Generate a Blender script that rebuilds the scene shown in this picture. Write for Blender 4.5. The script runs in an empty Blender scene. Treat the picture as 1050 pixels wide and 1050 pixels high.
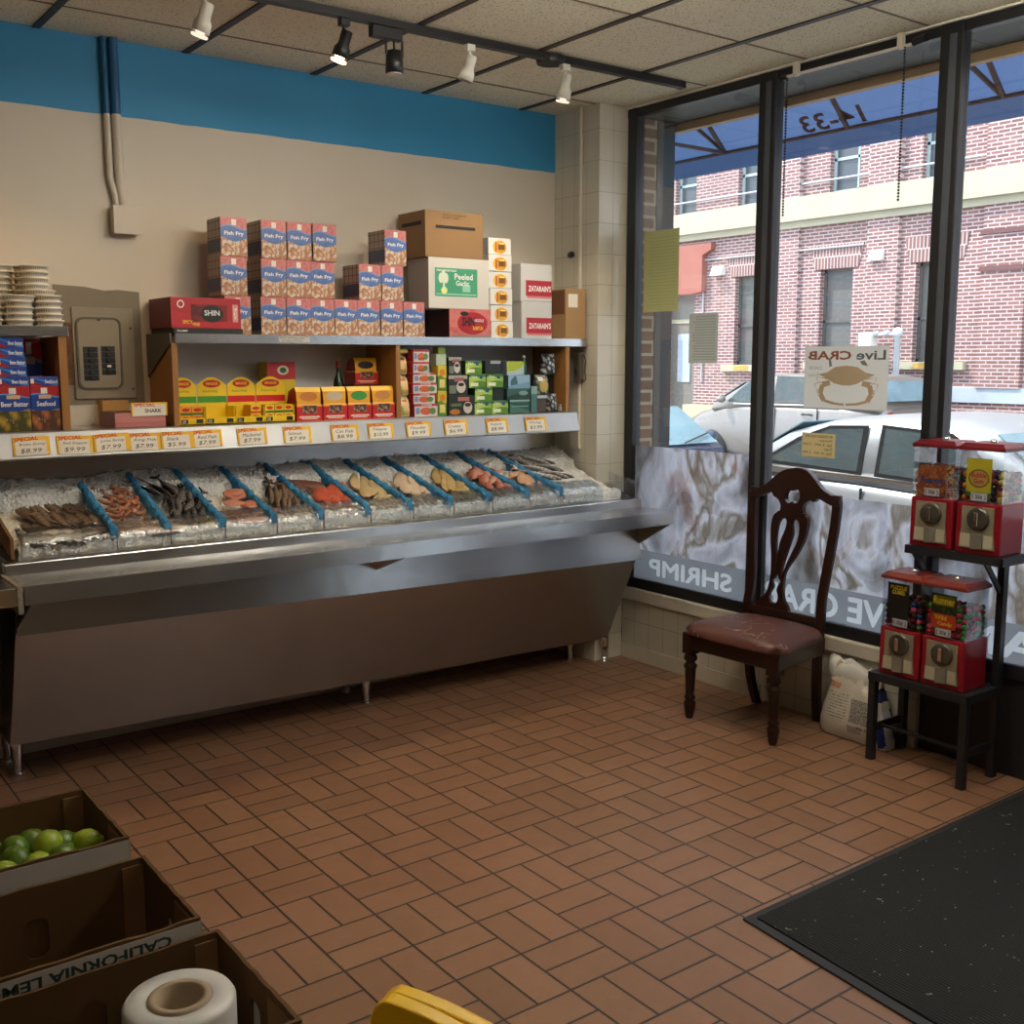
import bpy, bmesh, math, random
from mathutils import Vector, Matrix
random.seed(7)
PI = math.pi
scene = bpy.context.scene
COL = scene.collection

# ------------------------------------------------------------------ objects
def tag(o, label=None, cat=None, group=None, kind=None):
    if label: o['label'] = label
    if cat: o['category'] = cat
    if group: o['group'] = group
    if kind: o['kind'] = kind
    return o

def thing(name, label, cat, loc=(0, 0, 0), rotz=0.0, group=None):
    o = bpy.data.objects.new(name, None)
    o.empty_display_size = 0.05
    COL.objects.link(o)
    o.location = loc
    o.rotation_euler = (0, 0, rotz)
    return tag(o, label, cat, group)

def wloc(o):
    p = Vector((0, 0, 0))
    while o:
        p += o.location
        o = o.parent
    return p

def kids(o):
    return [c for c in COL.objects if c.parent == o]

def dup(o, loc=None, rotz=None, label=None, group=None, parent=None):
    c = o.copy()
    COL.objects.link(c)
    if parent is not None: c.parent = parent
    if loc is not None: c.location = loc
    if rotz is not None: c.rotation_euler = (0, 0, rotz)
    if label: c['label'] = label
    if group: c['group'] = group
    for k in list(o.children):
        dup(k, parent=c)
    return c

class MB:
    def __init__(s):
        s.v = []; s.f = []; s.m = []; s.s = []
    def add(s, verts, faces, mat=0, T=None, smooth=False):
        n = len(s.v)
        for p in verts:
            p = Vector(p)
            if T is not None: p = T @ p
            s.v.append(p)
        for f in faces:
            s.f.append([i + n for i in f]); s.m.append(mat); s.s.append(smooth)
        return s
    def box(s, x0, x1, y0, y1, z0, z1, mat=0, T=None):
        v = [(x0,y0,z0),(x1,y0,z0),(x1,y1,z0),(x0,y1,z0),(x0,y0,z1),(x1,y0,z1),(x1,y1,z1),(x0,y1,z1)]
        f = [(3,2,1,0),(4,5,6,7),(0,1,5,4),(1,2,6,5),(2,3,7,6),(3,0,4,7)]
        return s.add(v, f, mat, T)
    def prism(s, poly, axis, lo, hi, mat=0, T=None, smooth=False):
        def P(a, b, c):
            return {'x': (c, a, b), 'y': (a, c, b), 'z': (a, b, c)}[axis]
        n = len(poly)
        v = [P(a, b, lo) for a, b in poly] + [P(a, b, hi) for a, b in poly]
        f = [list(range(n))[::-1], list(range(n, 2*n))]
        f += [(i, (i+1) % n, n+(i+1) % n, n+i) for i in range(n)]
        return s.add(v, f, mat, T, smooth)
    def ring(s, rings, mat=0, T=None, smooth=True, caps=(True, True)):
        n = len(rings[0]); v = [p for r in rings for p in r]; f = []
        for i in range(len(rings)-1):
            for j in range(n):
                a = i*n+j; b = i*n+(j+1) % n
                f.append((a, b, b+n, a+n))
        s.add(v, f, mat, T, smooth)
        if caps[0]: s.add(rings[0], [list(range(n))[::-1]], mat, T, False)
        if caps[1]: s.add(rings[-1], [list(range(n))], mat, T, False)
        return s
    def lathe(s, prof, c=(0, 0, 0), n=24, mat=0, T=None, smooth=True, caps=(True, True), sx=1, sy=1):
        rs = [[(c[0]+r*sx*math.cos(2*PI*k/n), c[1]+r*sy*math.sin(2*PI*k/n), c[2]+z) for k in range(n)] for r, z in prof]
        return s.ring(rs, mat, T, smooth, caps)
    def tube(s, pts, r, n=8, mat=0, T=None, caps=(True, True), sq=None):
        pts = [Vector(p) for p in pts]
        rs = []
        up = None
        for i, p in enumerate(pts):
            d = (pts[min(i+1, len(pts)-1)] - pts[max(i-1, 0)]).normalized()
            if up is None:
                up = Vector((0, 0, 1)) if abs(d.z) < .9 else Vector((0, 1, 0))
            a = d.cross(up).normalized(); b = a.cross(d).normalized(); up = b
            rr = r[i] if isinstance(r, (list, tuple)) else r
            q = sq or (1, 1)
            rs.append([p + a*rr*q[0]*math.cos(2*PI*k/n) + b*rr*q[1]*math.sin(2*PI*k/n) for k in range(n)])
        return s.ring(rs, mat, T, True, caps)
    def bar(s, p0, p1, w, h, mat=0):
        p0 = Vector(p0); p1 = Vector(p1); d = (p1-p0).normalized()
        up = Vector((0, 0, 1)) if abs(d.z) < .95 else Vector((1, 0, 0))
        a = d.cross(up).normalized()*w/2; b = a.cross(d).normalized()*h/2
        r0 = [p0-a-b, p0+a-b, p0+a+b, p0-a+b]; r1 = [p1-a-b, p1+a-b, p1+a+b, p1-a+b]
        return s.ring([r0, r1], mat, None, False)
    def ball(s, c, r, n=12, m=8, mat=0, T=None):
        if not isinstance(r, (list, tuple)): r = (r, r, r)
        rs = []
        for i in range(1, m):
            t = PI*i/m
            rs.append([(c[0]+r[0]*math.sin(t)*math.cos(2*PI*k/n), c[1]+r[1]*math.sin(t)*math.sin(2*PI*k/n), c[2]-r[2]*math.cos(t)) for k in range(n)])
        s.ring(rs, mat, T, True, (False, False))
        b = len(s.v)
        s.add([(c[0], c[1], c[2]-r[2])] + rs[0], [(0, 1+(k+1) % n, 1+k) for k in range(n)], mat, T, True)
        s.add([(c[0], c[1], c[2]+r[2])] + rs[-1], [(0, 1+k, 1+(k+1) % n) for k in range(n)], mat, T, True)
        return s
    def build(s, name, mats, parent=None, local=False, loc=None, bevel=0.0, seg=2, weld=False, recalc=True):
        if not isinstance(mats, (list, tuple)): mats = [mats]
        me = bpy.data.meshes.new(name)
        if parent is not None:
            off = Vector((0, 0, 0)) if local else wloc(parent)
            o_loc = Vector((0, 0, 0))
        else:
            if loc is not None: off = Vector((0, 0, 0)) if local else Vector(loc); o_loc = Vector(loc)
            else:
                xs = [p.x for p in s.v]; ys = [p.y for p in s.v]; zs = [p.z for p in s.v]
                o_loc = Vector(((min(xs)+max(xs))/2, (min(ys)+max(ys))/2, min(zs))); off = o_loc
        me.from_pydata([p-off for p in s.v], [], s.f)
        for m in mats: me.materials.append(m)
        for i, p in enumerate(me.polygons):
            p.material_index = s.m[i]; p.use_smooth = s.s[i]
        bm = bmesh.new(); bm.from_mesh(me)
        if weld: bmesh.ops.remove_doubles(bm, verts=bm.verts, dist=1e-5)
        if recalc: bmesh.ops.recalc_face_normals(bm, faces=bm.faces)
        bm.to_mesh(me); bm.free()
        me.update()
        o = bpy.data.objects.new(name, me)
        COL.objects.link(o)
        o.location = o_loc
        if parent is not None: o.parent = parent
        if bevel:
            b = o.modifiers.new('bevel', 'BEVEL'); b.width = bevel; b.segments = seg; b.limit_method = 'ANGLE'; b.angle_limit = math.radians(40)
        return o

def _curve_geo(c):
    o = bpy.data.objects.new('tmp', c); COL.objects.link(o)
    bpy.context.view_layer.update()
    ev = o.evaluated_get(bpy.context.evaluated_depsgraph_get())
    me = ev.to_mesh()
    g = ([v.co.copy() for v in me.vertices], [list(p.vertices) for p in me.polygons])
    ev.to_mesh_clear()
    bpy.data.objects.remove(o); bpy.data.curves.remove(c)
    return g

_tx = {}
def text_geo(s, bold=0.0, shear=0.0):
    k = (s, bold, shear)
    if k not in _tx:
        c = bpy.data.curves.new('t', 'FONT'); c.body = s; c.size = 1; c.resolution_u = 2; c.offset = bold; c.shear = shear; c.fill_mode = 'FRONT'
        v, f = _curve_geo(c)
        xs = [p.x for p in v]; ys = [p.y for p in v]
        x0, x1, y0, y1 = min(xs), max(xs), min(ys), max(ys)
        _tx[k] = ([((p.x-x0)/(x1-x0), (p.y-y0)/(y1-y0), 0) for p in v], f, (x1-x0)/(y1-y0))
    return _tx[k]

def put_text(mb, s, o, xd, yd, w=None, h=None, mat=0, bold=0.0, shear=0.0, off=0.0):
    """lettering as a flat mesh: o = lower left corner, xd/yd = reading and up directions"""
    v, f, asp = text_geo(s, bold, shear)
    if w is None: w = h*asp
    if h is None: h = w/asp
    o = Vector(o); xd = Vector(xd).normalized(); yd = Vector(yd).normalized(); n = xd.cross(yd)
    mb.add([o + xd*p[0]*w + yd*p[1]*h + n*off for p in v], f, mat)
    return w, h

def smooth_loop(pts, k=4, closed=True):
    n = len(pts); out = []
    for i in range(n):
        p0, p1, p2, p3 = [Vector((*pts[(i+j) % n], 0)) for j in (-1, 0, 1, 2)]
        for t in range(k):
            u = t/k
            q = 0.5*((2*p1)+(p2-p0)*u+(2*p0-5*p1+4*p2-p3)*u*u+(3*p1-p0-3*p2+p3)*u**3)
            out.append((q.x, q.y))
    return out

def shape2d(outer, holes, depth, bevel=0.0):
    """flat shape with holes, extruded; geometry in the XY plane"""
    c = bpy.data.curves.new('s', 'CURVE'); c.dimensions = '2D'; c.fill_mode = 'BOTH'; c.extrude = depth/2
    if bevel: c.bevel_depth = bevel; c.bevel_resolution = 1; c.offset = -bevel
    for loop in [outer]+list(holes):
        sp = c.splines.new('POLY'); sp.points.add(len(loop)-1); sp.use_cyclic_u = True
        for i, p in enumerate(loop): sp.points[i].co = (p[0], p[1], 0, 1)
    return _curve_geo(c)

def band_geo(word, w, h, tx, tw, ty, th, bold=0.0):
    """rectangle w x h with the word cut out of it (XY plane)"""
    c = bpy.data.curves.new('t', 'FONT'); c.body = word; c.size = 1; c.resolution_u = 4
    o = bpy.data.objects.new('tmp', c); COL.objects.link(o); bpy.context.view_layer.update()
    for q in bpy.context.selected_objects: q.select_set(False)
    o.select_set(True); bpy.context.view_layer.objects.active = o
    bpy.ops.object.convert(target='CURVE'); o = bpy.context.view_layer.objects.active; c = o.data
    P = []
    for sp in c.splines:
        n = len(sp.bezier_points) or len(sp.points); L = []
        if sp.bezier_points:
            for i in range(n):
                a = sp.bezier_points[i]; b = sp.bezier_points[(i+1) % n]
                for k in range(4):
                    u = k/4; q = a.co*(1-u)**3+a.handle_right*3*u*(1-u)**2+b.handle_left*3*u*u*(1-u)+b.co*u**3; L.append((q.x, q.y))
        else: L = [(p.co.x, p.co.y) for p in sp.points]
        P.append(L)
    bpy.data.objects.remove(o)
    area = lambda L: sum(L[i-1][0]*L[i][1]-L[i][0]*L[i-1][1] for i in range(len(L)))/2
    sg = 1 if area(max(P, key=lambda L: abs(area(L)))) > 0 else -1
    Q = []
    for L in P:      # thicken the strokes
        L = [p for i, p in enumerate(L) if (Vector(p)-Vector(L[i-1])).length > 1e-4]; n = len(L); M_ = []
        for i in range(n):
            d = (Vector(L[(i+1) % n])-Vector(L[i])).normalized()+(Vector(L[i])-Vector(L[i-1])).normalized()
            d = d.normalized() if d.length > .2 else Vector((0, 0)); M_.append((L[i][0]+d.y*bold*sg, L[i][1]-d.x*bold*sg))
        Q.append(M_)
    P = Q
    xs = [x for L in P for x, _ in L]; yy = [y for L in P for _, y in L]
    sx = tw/(max(xs)-min(xs)); sy = th/(max(yy)-min(yy))
    loops = [[(tx+(x-min(xs))*sx, ty+(y-min(yy))*sy) for x, y in L] for L in P]
    return shape2d([(0, 0), (w, 0), (w, h), (0, h)], loops, .0002)

# ------------------------------------------------------------------ materials
def rgb(r, g, b):  # 0..255 sRGB -> linear
    f = lambda c: (c/255/12.92) if c/255 <= .04045 else ((c/255+.055)/1.055)**2.4
    return (f(r), f(g), f(b), 1)

class NT:
    def __init__(s, name):
        s.mat = bpy.data.materials.new(name); s.mat.use_nodes = True
        s.t = s.mat.node_tree; s.t.nodes.clear()
        s.out = s.t.nodes.new('ShaderNodeOutputMaterial')
    def n(s, typ, props=None, **inp):
        nd = s.t.nodes.new(typ)
        for k, v in (props or {}).items(): setattr(nd, k, v)
        for k, v in inp.items(): s.set(nd.inputs[k.replace('_', ' ')] if k.replace('_', ' ') in nd.inputs else nd.inputs[int(k[1:])], v)
        return nd
    def set(s, sock, v):
        if isinstance(v, bpy.types.NodeSocket): s.t.links.new(v, sock)
        elif v is not None: sock.default_value = v
    def m(s, op, a, b=0.0, c=0.0, clamp=False):
        nd = s.t.nodes.new('ShaderNodeMath'); nd.operation = op; nd.use_clamp = clamp
        s.set(nd.inputs[0], a); s.set(nd.inputs[1], b); s.set(nd.inputs[2], c)
        return nd.outputs[0]
    def mix(s, f, a, b, blend='MIX'):
        nd = s.t.nodes.new('ShaderNodeMix'); nd.data_type = 'RGBA'; nd.blend_type = blend
        s.set(nd.inputs[0], f); s.set(nd.inputs[6], a); s.set(nd.inputs[7], b)
        return nd.outputs[2]
    def co(s, kind='Object'):
        return s.t.nodes.new('ShaderNodeTexCoord').outputs[kind]
    def pos(s):
        return s.t.nodes.new('ShaderNodeNewGeometry').outputs['Position']
    def nrm(s):
        return s.xyz(s.t.nodes.new('ShaderNodeNewGeometry').outputs['True Normal'])
    def xyz(s, v):
        nd = s.t.nodes.new('ShaderNodeSeparateXYZ'); s.set(nd.inputs[0], v); return nd.outputs
    def vec(s, x, y, z):
        nd = s.t.nodes.new('ShaderNodeCombineXYZ'); s.set(nd.inputs[0], x); s.set(nd.inputs[1], y); s.set(nd.inputs[2], z); return nd.outputs[0]
    def scl(s, v, sc):
        nd = s.t.nodes.new('ShaderNodeMapping'); s.set(nd.inputs[0], v); nd.inputs['Scale'].default_value = sc; return nd.outputs[0]
    def noise(s, v, scale=5, detail=3, rough=.5, out=0, dist=0):
        nd = s.t.nodes.new('ShaderNodeTexNoise'); s.set(nd.inputs['Vector'], v)
        nd.inputs['Scale'].default_value = scale; nd.inputs['Detail'].default_value = detail; nd.inputs['Roughness'].default_value = rough; nd.inputs['Distortion'].default_value = dist
        return nd.outputs[out]
    def vor(s, v, scale=5, out=0, feature='F1'):
        nd = s.t.nodes.new('ShaderNodeTexVoronoi'); nd.feature = feature; s.set(nd.inputs['Vector'], v); nd.inputs['Scale'].default_value = scale; return nd.outputs[out]
    def wave(s, v, scale=5, dist=2, detail=2, direction='X'):
        nd = s.t.nodes.new('ShaderNodeTexWave'); nd.bands_direction = direction; s.set(nd.inputs['Vector'], v)
        nd.inputs['Scale'].default_value = scale; nd.inputs['Distortion'].default_value = dist; nd.inputs['Detail'].default_value = detail
        return nd.outputs[1]
    def ramp(s, f, stops):
        nd = s.t.nodes.new('ShaderNodeValToRGB'); s.set(nd.inputs[0], f)
        el = nd.color_ramp.elements
        while len(el) < len(stops): el.new(.5)
        for e, (p, c) in zip(el, stops): e.position = p; e.color = c if len(c) == 4 else (*c, 1)
        return nd.outputs[0]
    def inr(s, v, a, b):  # 1 inside a..b
        return s.m('MULTIPLY', s.m('GREATER_THAN', v, a), s.m('LESS_THAN', v, b))
    def bump(s, h, strength=.3, dist=.01):
        nd = s.t.nodes.new('ShaderNodeBump'); s.set(nd.inputs['Height'], h); nd.inputs['Strength'].default_value = strength; nd.inputs['Distance'].default_value = dist; return nd.outputs[0]
    def bsdf(s, color=None, rough=.5, metal=0.0, normal=None, **kw):
        nd = s.t.nodes.new('ShaderNodeBsdfPrincipled')
        s.set(nd.inputs['Base Color'], color); s.set(nd.inputs['Roughness'], rough); s.set(nd.inputs['Metallic'], metal)
        if normal is not None: s.set(nd.inputs['Normal'], normal)
        for k, v in kw.items(): s.set(nd.inputs[k.replace('_', ' ')], v)
        s.set(s.out.inputs[0], nd.outputs[0])
        return nd
    def done(s, sh):
        s.set(s.out.inputs[0], sh); return s.mat

def simple(name, color, rough=.5, metal=0.0, var=0.0, vscale=20, bump=0.0, bscale=200, **kw):
    t = NT(name); c = color; nrm = None
    if var:
        nz = t.noise(t.co(), vscale, 4, .6)
        c = t.mix(t.m('MULTIPLY', t.m('SUBTRACT', nz, .3, clamp=True), 1.6*1.0, clamp=True), tuple(x*(1-var) for x in color[:3])+(1,), tuple(min(1, x*(1+var)) for x in color[:3])+(1,))
    if bump: nrm = t.bump(t.noise(t.co(), bscale, 3), bump, .004)
    t.bsdf(c, rough, metal, nrm, **kw)
    return t.mat

def pmat(name, base, items, side=None, rough=.42, top=None):
    """printed carton: bands, rectangles, ellipses and food patches on the front face (Generated coordinates)"""
    t = NT(name)
    g = t.xyz(t.co('Generated')); x, z = g[0], g[2]
    gv = t.co('Generated'); c = base
    for it in items:
        k = it[0]
        if k == 'b': msk = t.inr(z, it[1], it[2]); col = it[3]
        elif k == 'r': msk = t.m('MULTIPLY', t.inr(x, it[1], it[2]), t.inr(z, it[3], it[4])); col = it[5]
        elif k == 'e':
            dx = t.m('DIVIDE', t.m('SUBTRACT', x, it[1]), it[3]); dz = t.m('DIVIDE', t.m('SUBTRACT', z, it[2]), it[4])
            msk = t.m('LESS_THAN', t.m('ADD', t.m('MULTIPLY', dx, dx), t.m('MULTIPLY', dz, dz)), 1.0); col = it[5]
        elif k == 'w':
            zz = t.m('ADD', it[1], t.m('MULTIPLY', t.m('SINE', t.m('ADD', t.m('MULTIPLY', x, it[3]), it[4])), it[2]))
            msk = t.m('LESS_THAN', z, zz); col = it[5]
        elif k == 'd':   # diagonal: below line from z1 at x=0 to z2 at x=1
            zz = t.m('ADD', it[1], t.m('MULTIPLY', x, it[2]-it[1])); msk = t.m('LESS_THAN', z, zz); col = it[3]
        elif k == 'f':
            msk = t.m('MULTIPLY', t.inr(z, it[1], it[2]), t.inr(x, it[6] if len(it) > 6 else -1, it[7] if len(it) > 7 else 2))
            vv = t.vor(t.scl(gv, (1, .001, 1)), it[5], 0); col = t.mix(t.m('MULTIPLY', vv, 1.7, clamp=True), it[3], it[4])
            msk = t.m('MULTIPLY', msk, t.m('GREATER_THAN', t.noise(gv, 6, 2), it[8])) if len(it) > 8 else msk
        c = t.mix(msk, c, col)
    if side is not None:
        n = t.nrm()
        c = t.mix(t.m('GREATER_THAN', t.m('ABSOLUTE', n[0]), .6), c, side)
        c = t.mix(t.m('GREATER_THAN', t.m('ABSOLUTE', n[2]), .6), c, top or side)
    t.bsdf(c, rough)
    return t.mat
# ------------------------------------------------------------------ shared materials
def m_floor():
    t = NT('quarry_tile'); p = t.xyz(t.pos()); T = 0.2206
    u = t.m('DIVIDE', t.m('ADD', p[0], 1.904), T); v = t.m('DIVIDE', t.m('ADD', p[1], 2.526), T)
    iu = t.m('FLOOR', u); iv = t.m('FLOOR', v); fu = t.m('SUBTRACT', u, iu); fv = t.m('SUBTRACT', v, iv)
    par = t.m('FLOORED_MODULO', t.m('ADD', iu, iv), 2.0)
    hu = t.m('ABSOLUTE', t.m('SUBTRACT', fu, .5)); hv = t.m('ABSOLUTE', t.m('SUBTRACT', fv, .5))
    eu = t.m('SUBTRACT', .5, hu); ev = t.m('SUBTRACT', .5, hv)
    mid = t.m('ADD', t.m('MULTIPLY', hu, t.m('SUBTRACT', 1.0, par)), t.m('MULTIPLY', hv, par))
    d = t.m('MINIMUM', t.m('MINIMUM', eu, ev), mid)
    g = t.m('MULTIPLY', t.m('SUBTRACT', d, .010), 80.0, clamp=True)      # 0 in grout, 1 on tile
    half = t.m('ADD', t.m('MULTIPLY', t.m('GREATER_THAN', fu, .5), t.m('SUBTRACT', 1.0, par)), t.m('MULTIPLY', t.m('GREATER_THAN', fv, .5), par))
    wn = t.n('ShaderNodeTexWhiteNoise', {'noise_dimensions': '3D'}); t.set(wn.inputs[0], t.vec(iu, iv, t.m('MULTIPLY', half, 7.3)))
    base = t.ramp(wn.outputs[0], [(0, rgb(132, 96, 70)), (.5, rgb(143, 105, 78)), (1, rgb(152, 113, 86))])
    nz = t.noise(t.scl(t.pos(), (9, 9, 9)), 1.2, 5, .65)
    base = t.mix(t.m('MULTIPLY', nz, .5), base, rgb(124, 88, 62))
    fl = t.noise(t.pos(), 35, 4, .7)
    base = t.mix(t.m('MULTIPLY', t.m('SUBTRACT', fl, .6, clamp=True), 3, clamp=True), base, rgb(116, 68, 46))
    big = t.noise(t.pos(), 1.3, 2)
    base = t.mix(t.m('MULTIPLY', t.m('SUBTRACT', big, .45, clamp=True), 1.2, clamp=True), base, rgb(140, 92, 70))
    c = t.mix(g, rgb(34, 25, 20), base)
    h = t.m('ADD', g, t.m('MULTIPLY', t.noise(t.pos(), 60, 3), .25))
    t.bsdf(c, t.m('ADD', .30, t.m('MULTIPLY', nz, .25)), 0, t.bump(h, .35, .004))
    return t.mat

def m_tile(name, wu, hv, ou, ov, base, grout):
    t = NT(name); p = t.xyz(t.pos())
    u = t.m('DIVIDE', t.m('ADD', t.m('ADD', p[0], p[1]), ou), wu); v = t.m('DIVIDE', t.m('ADD', p[2], ov), hv)
    fu = t.m('FRACT', u); fv = t.m('FRACT', v)
    eu = t.m('MULTIPLY', t.m('SUBTRACT', .5, t.m('ABSOLUTE', t.m('SUBTRACT', fu, .5))), wu)
    ev = t.m('MULTIPLY', t.m('SUBTRACT', .5, t.m('ABSOLUTE', t.m('SUBTRACT', fv, .5))), hv)
    g = t.m('MULTIPLY', t.m('SUBTRACT', t.m('MINIMUM', eu, ev), .0008), 700, clamp=True)
    nz = t.noise(t.pos(), 6, 3)
    c = t.mix(g, grout, t.mix(nz, base, tuple(x*.86 for x in base[:3])+(1,)))
    t.bsdf(c, t.mix(g, (.8,)*3+(1,), (.22,)*3+(1,)), 0, t.bump(g, .3, .002))
    return t.mat

def m_brick(name, axis, c1, c2, mortar, sunfade=0.0, bw=.215, rh=.0677, ms=.011):
    t = NT(name); p = t.xyz(t.pos())
    b = t.n('ShaderNodeTexBrick'); t.set(b.inputs['Vector'], t.vec(p[axis], p[2], 0.0))
    b.inputs['Scale'].default_value = 1.0; b.inputs['Brick Width'].default_value = bw; b.inputs['Row Height'].default_value = rh
    b.inputs['Mortar Size'].default_value = ms; b.inputs['Mortar Smooth'].default_value = .1; b.inputs['Bias'].default_value = -.1
    t.set(b.inputs['Color1'], c1); t.set(b.inputs['Color2'], c2); t.set(b.inputs['Mortar'], mortar)
    c = t.mix(t.m('MULTIPLY', t.noise(t.pos(), .9, 3), .45), b.outputs[0], tuple(x*.55 for x in c1[:3])+(1,), 'MIX')
    t.bsdf(c, .85, 0, t.bump(b.outputs[1], -.4, .01))
    return t.mat

def m_steel(name, col=(.62, .61, .59, 1), r0=.2, r1=.42, sc=(.6, 60, 60), wav=6.0):
    t = NT(name); v = t.scl(t.pos(), sc)
    n1 = t.noise(v, 4, 4, .7); n2 = t.noise(t.pos(), 3.0, 4, .6)
    r = t.m('ADD', r0, t.m('MULTIPLY', n2, r1-r0))
    c = t.mix(t.m('MULTIPLY', t.m('SUBTRACT', t.noise(t.pos(), 3, 3, .5), .45, clamp=True), 1.5, clamp=True), col, tuple(x*.82 for x in col[:3])+(1,))
    t.bsdf(c, r, 1.0, t.bump(t.m('ADD', n1, t.m('MULTIPLY', t.noise(t.pos(), 5, 2), wav)), .10, .003))
    return t.mat

def m_clear(name, tint=(.97, .98, .98, 1), refl=.09, rough=.03, bump=0.0, bs=60, fk=.7):
    """thin clear sheet: transparent, with a fresnel reflection"""
    t = NT(name)
    tr = t.n('ShaderNodeBsdfTransparent', None); tr.inputs[0].default_value = tint
    gl = t.n('ShaderNodeBsdfGlossy'); gl.inputs['Roughness'].default_value = rough
    lw = t.n('ShaderNodeLayerWeight'); lw.inputs['Blend'].default_value = .25
    if bump:
        nb = t.bump(t.noise(t.co(), bs, 3, .6), bump, .01); t.set(gl.inputs['Normal'], nb); t.set(lw.inputs['Normal'], nb)
    f = t.m('ADD', t.m('MULTIPLY', lw.outputs['Fresnel'], fk), refl*.3, clamp=True)
    mx = t.n('ShaderNodeMixShader'); t.set(mx.inputs[0], f); t.set(mx.inputs[1], tr.outputs[0]); t.set(mx.inputs[2], gl.outputs[0])
    return t.done(mx.outputs[0])

def m_ceiling():
    t = NT('acoustic_tile'); p = t.pos()
    v = t.vor(p, 85, 0); n = t.noise(p, 140, 3, .7)
    hole = t.m('MULTIPLY', t.m('LESS_THAN', v, .32), t.m('GREATER_THAN', n, .5))
    c = t.mix(hole, rgb(234, 228, 204), rgb(160, 150, 128))
    c = t.mix(t.m('MULTIPLY', t.m('SUBTRACT', t.noise(p, .8, 3), .5, clamp=True), 1.2, clamp=True), c, rgb(208, 198, 176))
    t.bsdf(c, .95, 0, t.bump(t.m('SUBTRACT', 1.0, hole), .5, .004))
    return t.mat

def m_wallpaint():
    t = NT('wall_paint'); p = t.xyz(t.pos())
    nz = t.noise(t.pos(), 2.5, 4)
    cream = t.mix(nz, rgb(214, 205, 188), rgb(206, 195, 176))
    blue = t.mix(nz, rgb(54, 146, 194), rgb(48, 138, 186))
    edge = t.m('ADD', 2.682, t.m('MULTIPLY', t.m('SUBTRACT', t.noise(t.pos(), 6, 2), .5), .012))
    c = t.mix(t.m('GREATER_THAN', p[2], edge), cream, blue)
    t.bsdf(c, .6, 0, t.bump(t.noise(t.pos(), 120, 3), .08, .003))
    return t.mat

def m_film(name, hue):
    """printed see-through window film: blown-up photo of seafood in pale greys with a darker strip at the foot"""
    t = NT(name); p = t.pos()
    v = t.scl(p, (1, 1.9, 1.25)); z = t.xyz(p)[2]
    n1 = t.noise(v, 1.9, 3, .45, dist=1.1); n2 = t.noise(t.scl(p, (1, 5, 2.2)), 2.6, 4, .6, dist=.8)
    f = t.m('ADD', t.m('MULTIPLY', n1, .8), t.m('MULTIPLY', n2, .2))
    c = t.ramp(f, [(.30, rgb(150, 142, 130)), (.40, rgb(206, 208, 212)), (.5, rgb(240, 242, 248)), (.57, rgb(190, 184, 174)), (.63, rgb(240, 242, 248))])
    pk = t.m('MULTIPLY', t.m('SUBTRACT', t.noise(v, 2.3, 2, .5, dist=1.0), .62, clamp=True), 5, clamp=True)
    c = t.mix(pk, c, hue)
    c = t.mix(t.m('LESS_THAN', z, .625), c, rgb(238, 242, 244))
    di = t.n('ShaderNodeBsdfDiffuse'); t.set(di.inputs[0], t.mix(.1, c, (0, 0, 0, 1)))
    tl = t.n('ShaderNodeBsdfTranslucent'); t.set(tl.inputs[0], c)
    tr = t.n('ShaderNodeBsdfTransparent'); t.set(tr.inputs[0], c)
    a = t.n('ShaderNodeMixShader'); a.inputs[0].default_value = .9; t.set(a.inputs[1], di.outputs[0]); t.set(a.inputs[2], tl.outputs[0])
    b = t.n('ShaderNodeMixShader'); b.inputs[0].default_value = .32; t.set(b.inputs[1], a.outputs[0]); t.set(b.inputs[2], tr.outputs[0])
    return t.done(b.outputs[0])

def m_trans(name, col, k=.7, rough=.9, tr=0.0):
    """thin sheet that lets light glow through: paper, cloth, film"""
    t = NT(name)
    di = t.n('ShaderNodeBsdfDiffuse'); t.set(di.inputs[0], col)
    tl = t.n('ShaderNodeBsdfTranslucent'); t.set(tl.inputs[0], col)
    a = t.n('ShaderNodeMixShader'); a.inputs[0].default_value = k; t.set(a.inputs[1], di.outputs[0]); t.set(a.inputs[2], tl.outputs[0])
    sh = a.outputs[0]
    if tr:
        tp = t.n('ShaderNodeBsdfTransparent'); b = t.n('ShaderNodeMixShader'); b.inputs[0].default_value = tr
        t.set(b.inputs[1], sh); t.set(b.inputs[2], tp.outputs[0]); sh = b.outputs[0]
    return t.done(sh)

def m_tint(name, col):
    t = NT(name); a = t.n('ShaderNodeBsdfTransparent'); a.inputs[0].default_value = col; return t.done(a.outputs[0])

def m_emit(name, col, s):
    t = NT(name); e = t.n('ShaderNodeEmission'); e.inputs[0].default_value = col; e.inputs[1].default_value = s
    return t.done(e.outputs[0])

def m_wood(name, c1, c2, sc=(3, 40, 3), rough=.45):
    t = NT(name); v = t.scl(t.co(), sc)
    n = t.noise(v, 2.2, 5, .65, dist=.6)
    t.bsdf(t.mix(n, c1, c2), rough, 0, t.bump(n, .1, .002))
    return t.mat

def m_card(name, col, rough=.85, var=.1):
    t = NT(name); n = t.noise(t.co(), 7, 4); st = t.noise(t.scl(t.co(), (120, 120, 2)), 2, 2)
    c = t.mix(n, col, tuple(x*(1-var*2) for x in col[:3])+(1,))
    t.bsdf(c, rough, 0, t.bump(st, .08, .002))
    return t.mat

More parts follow.
